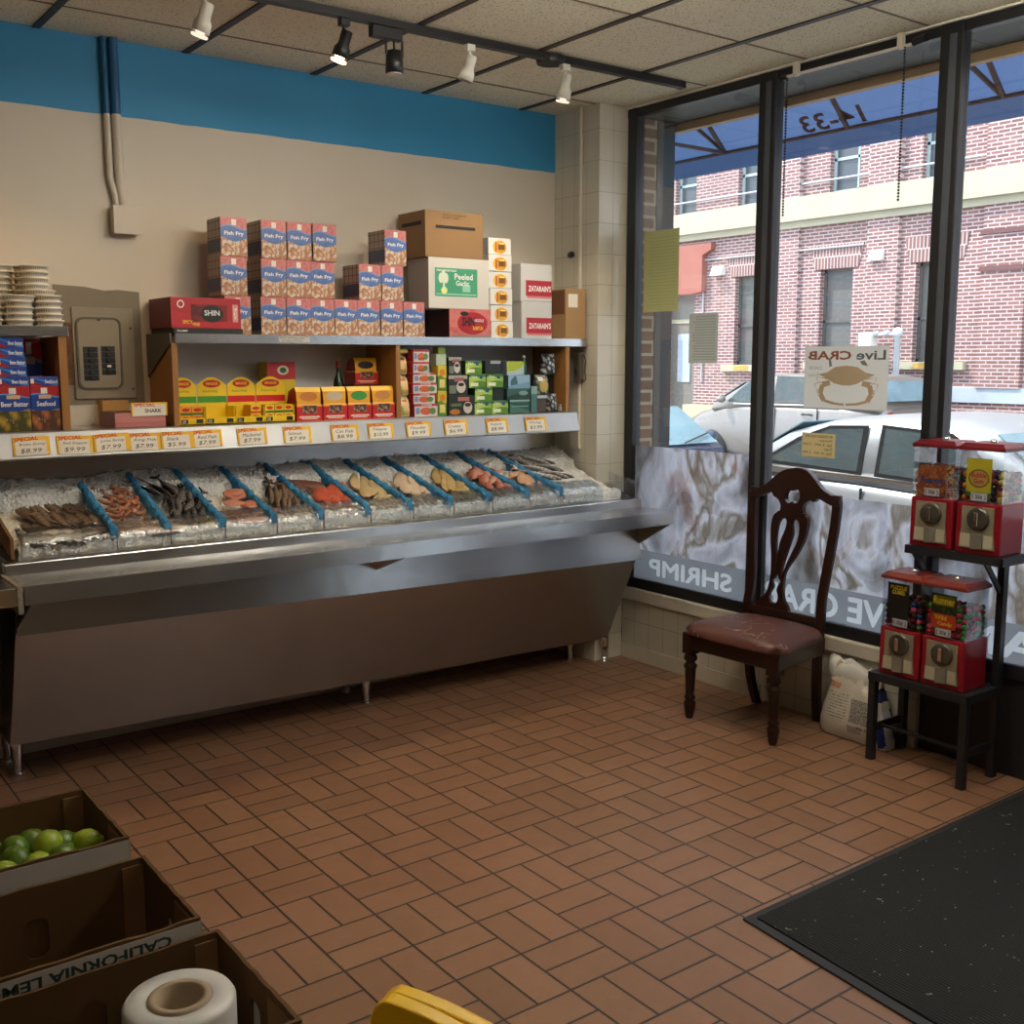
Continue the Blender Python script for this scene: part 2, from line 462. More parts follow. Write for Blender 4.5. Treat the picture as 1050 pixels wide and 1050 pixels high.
FLOOR = m_floor(); CEIL = m_ceiling(); PAINT = m_wallpaint()
COLTILE = m_tile('glazed_wall_tile', .102, .160, .572, .02, rgb(205, 198, 180), rgb(150, 142, 124))
KNEETILE = m_tile('knee_wall_tile', .112, .146, .02, .075, rgb(190, 183, 164), rgb(120, 110, 94))
DARKWALL = simple('far_wall_paint', rgb(120, 105, 88), .8)
STEEL = m_steel('stainless_steel', (.60, .59, .57, 1), .16, .32); STEELR = m_steel('stainless_rail', (.52, .51, .49, 1), .34, .5); STEELD = m_steel('stainless_front', (.42, .42, .43, 1), .26, .34, (.6, 50, 2), 0.0); GALV = m_steel('galvanised', (.5, .5, .49, 1), .4, .6)
CHROME = simple('chrome', (.75, .74, .72, 1), .18, 1.0)
BLACK = simple('black_anodised', (.012, .012, .014, 1), .4); BLACKM = simple('black_iron', (.016, .016, .018, 1), .45)
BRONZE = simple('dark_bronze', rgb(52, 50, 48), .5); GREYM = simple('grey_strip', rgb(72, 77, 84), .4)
WHITEP = simple('white_paint_metal', rgb(222, 218, 206), .45); CREAM = simple('cream_paint', rgb(208, 198, 180), .55)
WHITE = simple('white_print', rgb(236, 234, 228), .6); INK = simple('black_ink', (.015, .014, .016, 1), .7); REDINK = simple('red_ink', rgb(196, 26, 34), .6)
BLUEINK = simple('blue_ink', rgb(30, 60, 140), .6); GREENINK = simple('green_ink', rgb(30, 82, 60), .7); GOLDINK = simple('yellow_ink', rgb(240, 200, 30), .6); BROWNINK = simple('brown_ink', rgb(150, 84, 54), .6)
GREYINK = simple('grey_ink', rgb(90, 100, 100), .7)
PINE = m_wood('pine_board', rgb(172, 124, 66), rgb(138, 92, 44), (40, 3, 3)); WOODD = m_wood('mahogany', rgb(52, 26, 18), rgb(30, 13, 9), (6, 6, 1.5), .3)
CARD = m_card('corrugated_card', rgb(136, 100, 60)); CARDD = m_card('corrugated_card_inside', rgb(104, 74, 36)); CARDW = m_card('white_faced_card', rgb(206, 202, 194), .7, .04)
GLASS = m_clear('window_glass', (.95, .97, .97, 1), .08, .0); ACRYL = m_clear('clear_acrylic', (.95, .96, .97, 1), .10, .06, .12, 30, .35)
WRAP = m_clear('plastic_wrap', (.93, .95, .96, 1), .35, .12, .9, 26)
# ------------------------------------------------------------------ the shop itself
H = 2.988; XL, YF = -6.6, -7.4
def struct(mb, name, mats, **k):
    o = mb.build(name, mats, **k); tag(o, kind='structure'); return o
o = struct(MB().box(XL-.1, .05, YF-.1, .1, -.12, 0), 'floor', FLOOR); o['label'] = 'brown quarry tile floor laid in basket weave'
cl = struct(MB().box(XL-.1, .03, YF-.1, .1, H, H+.1), 'ceiling', CEIL)
mb = MB()
for k in range(-1, 11):
    x = -.433-.61*k
    if x < -.02: mb.box(x-.015, x+.015, YF, 0, H-.006, H-.0005)
mb.build('grid_bar', simple('dark_grid_bar', rgb(58, 52, 46), .5), cl)
mb = MB()
for k in range(0, 12):
    y = -.337-.6*k
    mb.box(XL, 0, y-.005, y+.005, H-.003, H-.0004)
mb.build('grid_seam', simple('brown_grid_seam', rgb(112, 98, 78), .6), cl)
struct(MB().box(XL, .03, 0, .1, 0, H), 'wall_back', PAINT)
struct(MB().box(XL-.1, XL, YF, 0, 0, H), 'wall_left', DARKWALL)
struct(MB().box(XL, .03, YF-.1, YF, 0, H), 'wall_front', DARKWALL)
# tiled corner column
cm = MB().box(-.2, -.001, -.37, -.001, 0, H-.001)
struct(cm, 'wall_column', COLTILE)
# knee wall, sill, black panel
struct(MB().box(.004, .16, -2.235, -.371, 0, .335), 'wall_right', KNEETILE)
struct(MB().box(-.012, .18, -2.2, -.371, .335, .405), 'trim_1', simple('painted_sill', rgb(196, 188, 170), .5, var=.08, vscale=12), bevel=.008)
struct(MB().box(.0, .05, YF, -4.14, 0, H), 'wall_right_end', DARKWALL)
struct(MB().box(.03, .16, -4.14, -2.235, 0, .405), 'baseboard_right', simple('black_kick_panel', (.012, .012, .013, 1), .5))
struct(MB().box(-.003, .012, -1.38, -.371, 0, .078), 'trim_2', simple('cove_tile', rgb(188, 180, 160), .25, var=.05))
# window frames
FRM = MB()
MULL = [(-.372, -.434), (-1.265, -1.365), (-2.19, -2.29), (-3.115, -3.215), (-4.04, -4.14)]
fr = MB()
for a, b in MULL: fr.box(0, .06, b, a, .405, H-.001)
fr.box(.012, .055, -4.14, -.372, .405, .462); fr.box(.008, .055, -4.14, -.372, H-.052, H-.001)
fo = struct(fr, 'window_frame', BLACK, bevel=.004)
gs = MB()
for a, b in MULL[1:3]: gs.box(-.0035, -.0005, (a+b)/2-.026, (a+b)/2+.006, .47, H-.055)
gs.build('frame_strip', GREYM, fo)  # grey band along the mullion groove, painting in its specular reflection
mb = MB().box(-.010, .007, -4.14, -.372, H-.012, H-.003)
struct(mb, 'trim_3', WHITEP)
for i in range(4):
    a = MULL[i][1]; b = MULL[i+1][0]
    struct(MB().box(.030, .034, b, a, .455, H-.05), 'window_%d' % (i+1), GLASS)
# ------------------------------------------------------------------ stainless fish counter
from mathutils import noise as mnoise
XA, XB = -3.22, -.12
ct = thing('fish_counter', 'long stainless steel fish display counter with sloping front below the shelves', 'counter', ((XA+XB)/2, -.45, 0))
def strip(mb, x0, x1, pa, pb, th=.012):
    """bent sheet through (y,z) points pa at x0 and pb at x1"""
    n = len(pa)
    v = [(x0, y, z) for y, z in pa] + [(x1, y, z) for y, z in pb] + [(x0, y+th, z) for y, z in pa] + [(x1, y+th, z) for y, z in pb]
    f = []
    for i in range(n-1):
        f += [(i, n+i, n+i+1, i+1), (2*n+i, 2*n+i+1, 3*n+i+1, 3*n+i), (i, i+1, 2*n+i+1, 2*n+i), (n+i, 3*n+i, 3*n+i+1, n+i+1)]
    f += [(0, 2*n, 3*n, n), (n-1, 2*n-1, 4*n-1, 3*n-1)]
    mb.add(v, f); return mb
pa = [(-.645, .825), (-.61, .672), (-.39, .176)]; pb = [(-.645, .812), (-.612, .612), (-.384, .122)]
strip(MB(), XA, XB, pa[1:], pb[1:]).build('front_panel', STEELD, ct)
strip(MB(), XA, XB, [(-.624, .826), (-.646, .668), (-.618, .664)], [(-.620, .826), (-.648, .608), (-.618, .604)], .004).build('apron', STEEL, ct)
mb = MB()
mb.prism([(-.878, .893), (-.888, .828), (-.880, .828), (-.872, .884), (-.62, .884), (-.62, .893)], 'x', XA-.02, XB)
mb.build('lip_shelf', STEEL, ct)
mb = MB(); mb.prism([(-.647, .888), (-.642, .935), (-.60, .940), (-.585, .888)], 'x', XA-.03, XB)
mb.build('ledge', STEEL, ct, bevel=.004)
for x in (XB-.004, -1.72, XA+.004):
    mb = MB()
    if x == -1.72:
        mb.add([(x-.055, -.872, .836), (x+.055, -.872, .836), (x, -.632, .735), (x-.055, -.64, .836), (x+.055, -.64, .836)], [(0, 1, 2), (0, 2, 3), (1, 4, 2), (0, 3, 4, 1), (3, 2, 4)])
    else: mb.prism([(-.876, .83), (-.63, .83), (-.615, .68)], 'x', x-.003, x+.003)
    mb.build('bracket', STEELD, ct)
for x in (XA+.002, XB-.002):
    zb = .176 if x < -1 else .122
    y2 = -.03 if x < -1 else -.375
    MB().prism([(-.63, .88), (-.60, .65), (-.372 if x < -1 else -.378, zb), (y2, zb), (y2, .93), (-.60, .93)], 'x', x-.002, x+.002).build('end_panel', STEELD, ct)
MB().box(XA, -.21, -.36, -.012, .20, .22).build('bottom_pan', STEELD, ct)
mb = MB(); mb.prism([(-.598, .92), (-.03, 1.11), (-.03, 1.12), (-.598, .93)], 'x', XA+.02, -.215)
mb.prism([(-.598, .92), (-.385, .992), (-.385, 1.0), (-.598, .93)], 'x', -.215, XB-.01)
mb.build('display_bed', STEEL, ct)
MB().box(XA, -.215, -.028, -.008, .9, 1.30).build('backsplash', STEEL, ct)
for x, y in ((-3.17, -.235), (-1.585, -.262), (-.15, -.395+.10), (-.29, -.262), (-3.17, -.06), (-1.585, -.06), (-.29, -.06)):
    if x == -.15: continue
    mb = MB().lathe([(.024, .075), (.024, .185)], (x, y, 0), 16).lathe([(.018, .008), (.018, .08)], (x, y, 0), 16).lathe([(.026, 0), (.026, .008)], (x, y, 0), 16)
    mb.build('leg', CHROME, ct)
MB().lathe([(.026, 0), (.026, .008), (.018, .009), (.018, .08), (.024, .081), (.024, .14)], (-.155, -.40, 0), 16).build('leg', CHROME, ct)
# neighbouring counter, only its end is in view
c2 = thing('steel_counter', 'end of a second stainless counter at the left edge, beside the fish counter', 'counter', (-3.7, -.45, 0))
MB().prism([(-.885, .893), (-.885, .828), (-.05, .828), (-.05, .893)], 'x', -4.2, -3.262).build('worktop', STEEL, c2, bevel=.003)
MB().prism([(-.62, .828), (-.60, .66), (-.39, .17), (-.05, .17), (-.05, .828)], 'x', -4.2, -3.30).build('cabinet_body', STEELD, c2)
for x in (-4.1, -3.36): MB().lathe([(.022, 0), (.022, .17)], (x, -.30, 0), 14).build('leg', CHROME, c2)
MB().box(-3.262, -3.245, -.887, -.62, .80, .897).build('seam_sealant', simple('grubby_sealant', rgb(150, 138, 116), .8, var=.3, vscale=60), c2)

# ---- ice, dividers, clear front
DX = [(-2.846, -2.836), (-2.639, -2.617), (-2.414, -2.407), (-2.188, -2.195), (-1.971, -1.981), (-1.741, -1.761), (-1.519, -1.562), (-1.301, -1.348), (-1.077, -1.123), (-.847, -.905), (-.637, -.698)]
def zs(y): return .978 + (y+.6)/.54*.182
def ice_mat():
    t = NT('crushed_ice'); p = t.pos()
    v = t.vor(p, 70, 0); n = t.noise(p, 30, 4, .7)
    c = t.mix(n, rgb(226, 222, 212), rgb(246, 244, 240))
    x = t.xyz(p)
    h = t.m('ADD', t.m('MULTIPLY', v, .8), n)
    t.bsdf(c, .18, 0, t.bump(h, .8, .012), Transmission_Weight=.06, IOR=1.31)
    return t.mat
ICE = ice_mat()
mb = MB(); nx, ny = 260, 44
def icez(x, y):
    u = (y+.6)/.54
    mound = .018*mnoise.noise(Vector((x*5, y*6, 1.3))) + .010*mnoise.noise(Vector((x*16, y*16, 4))) + .006*mnoise.noise(Vector((x*45, y*45, 9)))
    dip = -.022 if .08 < u < .72 else 0.0
    return zs(y) + dip + mound + (.012 if u > .72 else 0)
x0, x1 = XA+.03, -.225
vs = [(x0+(x1-x0)*i/nx, -.592+.552*j/ny, icez(x0+(x1-x0)*i/nx, -.592+.552*j/ny)) for i in range(nx+1) for j in range(ny+1)]
fs = [(i*(ny+1)+j, (i+1)*(ny+1)+j, (i+1)*(ny+1)+j+1, i*(ny+1)+j+1) for i in range(nx) for j in range(ny)]
mb.add(vs, fs, 0, None, True)
mb.add([(v[0], v[1], v[2]) for v in vs[::ny+1]]+[(v[0], -.597+.004*mnoise.noise(Vector((v[0]*30, 0, 2))), .975) for v in vs[::ny+1]]+[(v[0], -.594, .934) for v in vs[::ny+1]], [(i+k*(nx+1), i+1+k*(nx+1), i+nx+2+k*(nx+1), i+nx+1+k*(nx+1)) for i in range(nx) for k in (0, 1)], 0, None, True)
R = random.Random(3)
for k in range(2600):
    x = R.uniform(x0, x1); u = R.random()**.7
    y = -.585+.54*(u if R.random() < .75 else R.random()*.12)
    z = icez(x, y); s = R.uniform(.004, .011)
    T = Matrix.Translation((x, y, z+s*.3)) @ Matrix.Rotation(R.random()*6, 4, (R.random(), R.random(), 1)) @ Matrix.Diagonal((s, s*R.uniform(.6, 1), s*R.uniform(.5, 1), 1))
    mb.add([(1, 0, -.5), (-.7, .8, -.6), (-.6, -.9, -.4), (.2, .1, .9), (.9, .8, .5)], [(0, 1, 2), (0, 3, 4), (1, 4, 3), (2, 1, 3), (0, 2, 3), (0, 4, 1)], 0, T)
io = mb.build('crushed_ice', ICE, recalc=False)
tag(io, 'bed of crushed ice across the whole steel fish counter', 'ice', kind='stuff')
# blue turf dividers
def turf_mat():
    t = NT('blue_turf'); n = t.noise(t.pos(), 160, 3, .8); b = t.noise(t.pos(), 22, 3)
    c = t.mix(n, rgb(24, 96, 146), rgb(66, 160, 206)); c = t.mix(t.m('MULTIPLY', t.m('SUBTRACT', b, .55, clamp=True), 3, clamp=True), c, rgb(16, 44, 66))
    t.bsdf(c, .7, 0, t.bump(n, .9, .006)); return t.mat
TURF = turf_mat()
ordn = ['first', 'second', 'third', 'fourth', 'fifth', 'sixth', 'seventh', 'eighth', 'ninth', 'tenth', 'eleventh', 'twelfth', 'thirteenth', 'fourteenth', 'fifteenth', 'sixteenth']
for i, (xf, xb) in enumerate(DX):
    mb = MB(); n = 60; v = []; f = []
    y0, y1 = -.604, (-.06 if i else -.14)
    rg = random.Random(i+50); rings = []
    for k in range(n+1):
        t_ = k/n; y = y0+(y1-y0)*t_; x = xf+(xb-xf)*((y+.604)/.544)
        zt = 1.030+(1.186-1.030)*((y+.604)/.544) + .004*math.sin(k*.9+i)
        w = .0135+rg.uniform(-.003, .003)
        j = lambda: rg.uniform(-.0025, .0025)
        rings.append([(x-w+j(), y, zt-.045), (x-w+j(), y, zt-.008+j()), (x-w*.5+j(), y, zt+j()), (x+w*.5+j(), y, zt+j()), (x+w+j(), y, zt-.008+j()), (x+w+j(), y, zt-.045)])
    mb.ring(rings, 0, None, False)
    for k in range(420):     # turf blades
        t_ = rg.random(); y = y0+(y1-y0)*t_; x = xf+(xb-xf)*((y+.604)/.544)+rg.uniform(-.012, .012); zt = 1.024+(1.186-1.030)*((y+.604)/.544)
        dx, dy, dz = rg.uniform(-.007, .007), rg.uniform(-.007, .004), rg.uniform(.004, .012)
        if abs(x-xf-(xb-xf)*((y+.604)/.544)) > .009: zt -= rg.uniform(0, .03)
        mb.add([(x-.0016, y, zt), (x+.0016, y, zt), (x+dx, y+dy, zt+dz)], [(0, 1, 2)])
    o = mb.build('turf_divider', TURF, recalc=False)
    tag(o, 'blue artificial turf divider strip, %s from the left on the ice' % ordn[i], 'divider', 'blue turf dividers on the ice')
# clear fronts, one per bin
edges = [-3.19] + [d[0] for d in DX] + [-.36]
for i in range(12):
    a, b = edges[i]+.006, edges[i+1]-.006
    mb = MB()
    rg = random.Random(i); pr = []
    zf = 1.008
    nn = 16
    prof = [(-.611, .944), (-.612, .975), (-.609, zf), (-.575, zf+.016), (-.52, zf+.036)]
    vs = []; fs = []
    for k in range(nn+1):
        x = a+(b-a)*k/nn
        for q, (y, z) in enumerate(prof):
            vs.append((x, y+rg.uniform(-.003, .003)*(q > 0), z+rg.uniform(-.003, .003)*(q > 1)))
    m_ = len(prof)
    for k in range(nn):
        for q in range(m_-1): fs.append((k*m_+q, (k+1)*m_+q, (k+1)*m_+q+1, k*m_+q+1))
    mb.add(vs, fs, 0, None, True)
    o = mb.build('plastic_front', WRAP, recalc=False)
    so = o.modifiers.new('thick', 'SOLIDIFY'); so.thickness = .0015
    tag(o, 'clear plastic front edge of the %s ice bin from the left' % ordn[i], 'bin front', 'clear plastic fronts of the ice bins')
tag(MB().add([(-.30, -.606, .944), (-.135, -.606, .944), (-.135, -.606, 1.03), (-.30, -.606, 1.03), (-.135, -.40, 1.06), (-.135, -.40, .98)], [(0, 1, 2, 3), (1, 5, 4, 2)]).build('end_guard', ACRYL), 'clear acrylic end guard at the right end of the fish counter', 'end guard').modifiers.new('t', 'SOLIDIFY').thickness = .004
# cardboard end flap at far left
tag(MB().prism([(-.60, .945), (-.60, 1.02), (-.20, 1.13), (-.20, 1.05)], 'x', XA+.004, XA+.016).build('side_board', m_card('brown_board', rgb(120, 84, 48))), 'brown board closing the left end of the ice bed', 'board')

# ---- fish
def fish_mat(name, back, belly, rough=.25, stripe=0.0):
    t = NT(name); g = t.xyz(t.co('Generated')); nz = t.noise(t.co(), 60, 4, .7)
    f = t.m('ADD', g[1], t.m('MULTIPLY', t.m('SUBTRACT', nz, .5), .5))
    c = t.mix(t.m('MULTIPLY', t.m('SUBTRACT', f, .3), 2.5, clamp=True), belly, back)
    if stripe: c = t.mix(t.m('MULTIPLY', t.m('GREATER_THAN', t.wave(t.co(), 14, 3, 2, 'X'), .6), stripe), c, (.01, .01, .012, 1))
    t.bsdf(c, rough, 0, t.bump(nz, .25, .003)); return t.mat
def fillet_mat(name, c1, c2, rough=.3):
    t = NT(name); w = t.wave(t.co(), 22, 3.5, 2, 'X'); n = t.noise(t.co(), 30, 4)
    t.bsdf(t.mix(t.m('MULTIPLY', w, .8), t.mix(n, c1, c2), tuple(min(1, x*1.25) for x in c1[:3])+(1,)), rough, 0, t.bump(w, .2, .003)); return t.mat
EYE = simple('fish_eye', (.01, .01, .01, 1), .1); 
def make_fish(L, h, w, mat, label, group):
    r = thing('fish', label, 'fish', (0, 0, 0), 0, group)
    P = [(0, .10), (.05, .42), (.13, .74), (.25, .95), (.4, 1), (.55, .9), (.7, .58), (.82, .30), (.9, .17), (.94, .16)]
    rs = [[(L*u, h/2*k*math.cos(2*PI*q/14), w/2*k*math.sin(2*PI*q/14)) for q in range(14)] for u, k in P]
    mb = MB().ring(rs)
    mb.add([(L*.3, h*.42, 0), (L*.6, h*.40, 0), (L*.52, h*.66, .002), (L*.36, h*.7, .002), (L*.45, h*.5, .006)], [(0, 1, 2, 3), (0, 4, 1)])
    mb.build('body', mat, r, local=True)
    MB().prism([(L*.93, h*.08), (L*1.05, h*.62), (L*1.11, h*.6), (L*1.03, 0), (L*1.11, -h*.6), (L*1.05, -h*.62), (L*.93, -h*.08)], 'z', -.0015, .0015).build('tail', mat, r, local=True)
    MB().ball((L*.085, h*.12, w*.30), (h*.06, h*.06, w*.12), 8, 6).build('eye', EYE, r, local=True)
    return r
def make_fillet(L, h, w, mat, label, group, name='fillet', cat='fish fillet'):
    P = [(0, .35), (.08, .75), (.25, 1), (.5, .95), (.75, .7), (.92, .42), (1, .2)]
    rs = []
    for u, k in P:
        rs.append([(L*u, h/2*k*math.cos(2*PI*q/12), max(-.1, math.sin(2*PI*q/12))*w*(.4+.6*k)) for q in range(12)])
    o = MB().ring(rs).build(name, mat, None, local=True, loc=(0, 0, 0))
    return tag(o, label, cat, group)
def scatter(src, bin_, n, ang, seed, u0=.10, u1=.72, lift=.0, jit=.25, xin=.03, first=True):
    rg = random.Random(seed); a = edges[bin_]+xin; b = edges[bin_+1]-xin
    for i in range(n):
        o = src if i == 0 and first else dup(src)
        u = u0+(u1-u0)*((i+.5)/n) if n < 30 else rg.uniform(u0, u1)
        u = min(u1, max(u0, u+rg.uniform(-.06, .06)))
        x = rg.uniform(a, b); y = -.6+.54*u
        o.location = (x, y, zs(y)+lift+.005*(i % 3))
        s = rg.uniform(.85, 1.12); o.scale = (s, s, s)
        rz = math.radians(ang)+rg.uniform(-jit, jit)
        o.rotation_euler = (Matrix.Rotation(math.radians(18.6), 3, 'X') @ Matrix.Rotation(rz, 3, 'Z') @ Matrix.Rotation(rg.uniform(-.3, .3), 3, 'X')).to_euler()
def rows(src, bin_, nx_, us, ang, seed, lift=0.0, jit=.12, xin=.04, first=True, dx=0):
    rg = random.Random(seed); a = edges[bin_]+xin; b = edges[bin_+1]-xin; k = 0
    for u in us:
        for i in range(nx_):
            o = src if (k == 0 and first) else dup(src)
            k += 1
            x = a+(b-a)*(i+.5)/nx_+rg.uniform(-.01, .01)+dx; y = -.6+.54*(u+rg.uniform(-.015, .015))
            o.location = (x, y, zs(y)+lift+rg.uniform(0, .008)); s = rg.uniform(.88, 1.1); o.scale = (s, s, s)
            o.rotation_euler = (Matrix.Rotation(math.radians(18.6), 3, 'X') @ Matrix.Rotation(math.radians(ang)+rg.uniform(-jit, jit), 3, 'Z') @ Matrix.Rotation(rg.uniform(-.5, .5), 3, 'X')).to_euler()
def make_shrimp(L, mat, label, group):
    r = thing('shrimp', label, 'shrimp', (0, 0, 0), 0, group); pts = []; rad = []
    for k in range(13):
        u = k/12; a = -.5+2.6*u; pts.append((L*.36*math.cos(a), L*.36*math.sin(a), .004*math.sin(u*9))); rad.append(L*.115*(.35+.65*math.sin(PI*min(1, .22+.7*(1-u)))) if u < .97 else L*.02)
    MB().tube(pts, rad, 8).build('body', mat, r, local=True)
    p = Vector(pts[-1]); MB().add([p, p+Vector((-L*.16, -.05*L, .004)), p+Vector((-L*.15, -.14*L, 0)), p+Vector((-L*.06, -L*.16, .003))], [(0, 1, 2), (0, 2, 3)]).build('tail', mat, r, local=True)
    q = Vector(pts[0]); MB().tube([q, q+Vector((L*.1, -L*.25, .01)), q+Vector((L*.02, -L*.55, .012))], .0012, 4).tube([q, q+Vector((-L*.08, -L*.24, .014)), q+Vector((-L*.2, -L*.45, .01))], .0012, 4).build('feelers', mat, r, local=True)
    return r
F1 = fish_mat('grey_brown_fish', rgb(54, 44, 38), rgb(132, 112, 92), .3, .25)
s = make_fish(.17, .046, .024, F1, 'small grey-brown fish in the two rows in the leftmost ice bin', 'grey-brown fish in the leftmost bin')
rows(s, 0, 9, (.30, .56), -78, 1, .010, .25, .05); rows(s, 0, 7, (.43,), -70, 15, .018, .4, .06, first=False)
F1b = fish_mat('big_grey_fish', rgb(74, 72, 70), rgb(196, 186, 170), .22)
s = make_fish(.30, .085, .05, F1b, 'large silver-grey fish lying along the front of the leftmost ice bin', None)
s.location = (-3.17, -.545, zs(-.545)+.012); s.rotation_euler = (math.radians(18), 0, math.radians(-3))
F2 = fish_mat('reddish_shrimp', rgb(140, 82, 58), rgb(190, 140, 112), .3)
s = make_shrimp(.085, F2, 'reddish-brown shrimp heaped on ice in the second bin from the left', 'reddish shrimp in the second bin')
scatter(s, 1, 30, -50, 2, .24, .74, .008, 1.6, .05)
s = make_fillet(.15, .07, .014, fillet_mat('pale_pink_fillet', rgb(200, 172, 160), rgb(214, 192, 182)), 'pale pink fillet at the front of the second ice bin', 'pale fillets in the second bin')
scatter(s, 1, 4, 10, 12, .03, .16, .008, .3)
F3 = fish_mat('black_silver_fish', rgb(22, 21, 21), rgb(110, 104, 102), .18, .3)
s = make_fish(.19, .036, .022, F3, 'glossy dark fish piled in the third ice bin from the left', 'dark fish in the third bin')
rows(s, 2, 7, (.12, .26, .40), 62, 3, .012, .3, .05); rows(s, 2, 3, (.52,), 110, 33, .02, .5, .06, first=False)
F4 = fillet_mat('salmon_orange', rgb(180, 112, 90), rgb(190, 132, 110))
s = make_fillet(.10, .085, .016, F4, 'orange salmon piece on ice in the fourth bin from the left', 'salmon pieces in the fourth bin', 'salmon_piece')
scatter(s, 3, 6, 20, 4, .18, .56, .008, .6, .05)
s = make_fillet(.16, .06, .012, fillet_mat('dull_pink', rgb(186, 134, 116), rgb(170, 116, 98)), 'dull pink fillet at the front of the fourth ice bin', 'pink fillets in the fourth bin')
scatter(s, 3, 4, 5, 24, .02, .14, .008, .15, .05)
F5 = fish_mat('mackerel_dark', rgb(32, 27, 25), rgb(138, 114, 92), .22, .5)
s = make_fish(.23, .032, .022, F5, 'slim dark fish packed side by side in the fifth ice bin', 'slim dark fish in the fifth bin')
rows(s, 4, 9, (.28,), 66, 5, .012, .1, .05); rows(s, 4, 7, (.10,), 64, 55, .012, .15, .05, first=False)
F6 = fillet_mat('red_fillet', rgb(190, 92, 66), rgb(164, 74, 52))
s = make_fillet(.20, .07, .012, F6, 'red fish fillet lying lengthwise in the sixth ice bin', 'red fillets in the sixth bin')
rows(s, 5, 3, (.14, .28), 62, 6, .006, .15, .055)
s = make_fillet(.18, .06, .012, fillet_mat('dark_red_fillet', rgb(84, 56, 46), rgb(120, 66, 50)), 'dark-skinned fillet at the top of the sixth ice bin', 'dark fillets in the sixth bin')
rows(s, 5, 2, (.48,), 150, 66, .012, .2, .04)
def slabs(b, nm, c1, c2, desc, ord_, n1=3):
    s_ = make_fillet(.19, .062, .011, fillet_mat(nm, c1, c2), '%s fillet in the %s ice bin from the left' % (desc, ord_), '%s fillets in the %s bin' % (desc, ord_))
    rows(s_, b, n1, (.10, .28, .42), 62, b, .006, .18, .055)
slabs(6, 'straw_fillet', rgb(190, 168, 124), rgb(170, 146, 104), 'straw-coloured', 'seventh')
slabs(7, 'cream_fillet', rgb(208, 190, 164), rgb(190, 158, 134), 'cream', 'eighth')
slabs(8, 'golden_fillet', rgb(182, 156, 104), rgb(158, 130, 88), 'golden', 'ninth')
F10 = fish_mat('red_snapper', rgb(160, 80, 64), rgb(200, 150, 128), .25)
s = make_fish(.18, .062, .026, F10, 'red snapper heaped in the tenth ice bin from the left', 'red snappers in the tenth bin')
rows(s, 9, 3, (.14, .30, .46), 62, 10, .010, .25, .055)
slabs(10, 'peach_fillet', rgb(206, 170, 140), rgb(188, 142, 114), 'peach', 'eleventh', 2)
F12 = fish_mat('silver_mackerel', rgb(46, 45, 48), rgb(206, 198, 190), .18, .3)
s = make_fish(.20, .036, .024, F12, 'silver and black fish laid on white ice in the rightmost bin', 'silver fish in the rightmost bin')
rows(s, 11, 4, (.22, .38, .54), 140, 13, .028, .2, .05)
# ------------------------------------------------------------------ wall shelves
def tub(a):
    return a
ls = thing('lower_shelf', 'long stainless lower shelf with a price rail above the fish counter', 'shelf', (-1.95, -.16, 1.28))
MB().prism([(-.302, 1.382), (-.302, 1.389), (-.004, 1.389), (-.004, 1.382)], 'x', -3.75, -.29).build('shelf_top', STEEL, ls)
MB().prism([(-.302, 1.389), (-.312, 1.383), (-.316, 1.362), (-.333, 1.288), (-.325, 1.281), (-.318, 1.284), (-.302, 1.36)], 'x', -3.75, -.29).build('price_rail', STEELR, ls)
for x in (-3.0, -1.6, -.4):
    MB().prism([(-.008, 1.30), (-.29, 1.372), (-.29, 1.381), (-.008, 1.381)], 'x', x-.006, x+.006).build('bracket', STEELD, ls)
us = thing('upper_shelf', 'stainless upper shelf on wooden uprights, loaded with food cartons', 'shelf', (-1.35, -.16, 1.39))
MB().prism([(-.302, 1.735), (-.302, 1.774), (-.004, 1.774), (-.004, 1.766), (-.294, 1.766), (-.294, 1.735)], 'x', -2.468, -.215).build('shelf_top', STEEL, us)
def label_strip(x):
    mb = MB().box(x-.075, x+.075, -.3032, -.3026, 1.742, 1.768); mb.build('shelf_sticker', simple('pale_sticker', rgb(196, 192, 180), .5), us)
    mb = MB(); put_text(mb, 'SAFE HANDLING', (x-.07, -.3036, 1.757), (1, 0, 0), (0, 0, 1), h=.008, w=.12)
    put_text(mb, 'INSTRUCTIONS', (x-.06, -.3036, 1.745), (1, 0, 0), (0, 0, 1), h=.008, w=.1); mb.build('sticker_print', INK, us)
label_strip(-1.93)
for x, n in ((-2.472, 'upright'), (-1.392, 'upright'), (-.345, 'upright')):
    MB().box(x-.012, x+.012, -.296, -.005, 1.39, 1.735 if x > -2.4 else 1.735).build(n, PINE, us)
MB().prism([(-.305, 1.776), (-.305, 1.735), (-.006, 1.59), (-.006, 1.776)], 'x', -2.492, -2.486).build('end_plate', simple('grey_painted_steel', rgb(98, 92, 80), .45, .3), us)
lf = thing('left_shelf', 'shorter stainless shelf with a wooden upright at the left edge, under white tubs', 'shelf', (-3.3, -.16, 1.39))
MB().prism([(-.302, 1.757), (-.302, 1.796), (-.004, 1.796), (-.004, 1.788), (-.294, 1.788), (-.294, 1.757)], 'x', -3.75, -2.893).build('shelf_top', STEEL, lf, bevel=.002)
MB().box(-2.932, -2.902, -.296, -.005, 1.39, 1.757).build('upright', PINE, lf)
# backing board of the middle bays
tag(MB().box(-2.44, -.36, -.0035, -.0005, 1.39, 1.735).build('trim_5', simple('white_back_board', rgb(206, 204, 198), .5)), 'white board on the wall behind the right-hand lower shelf', kind='structure')

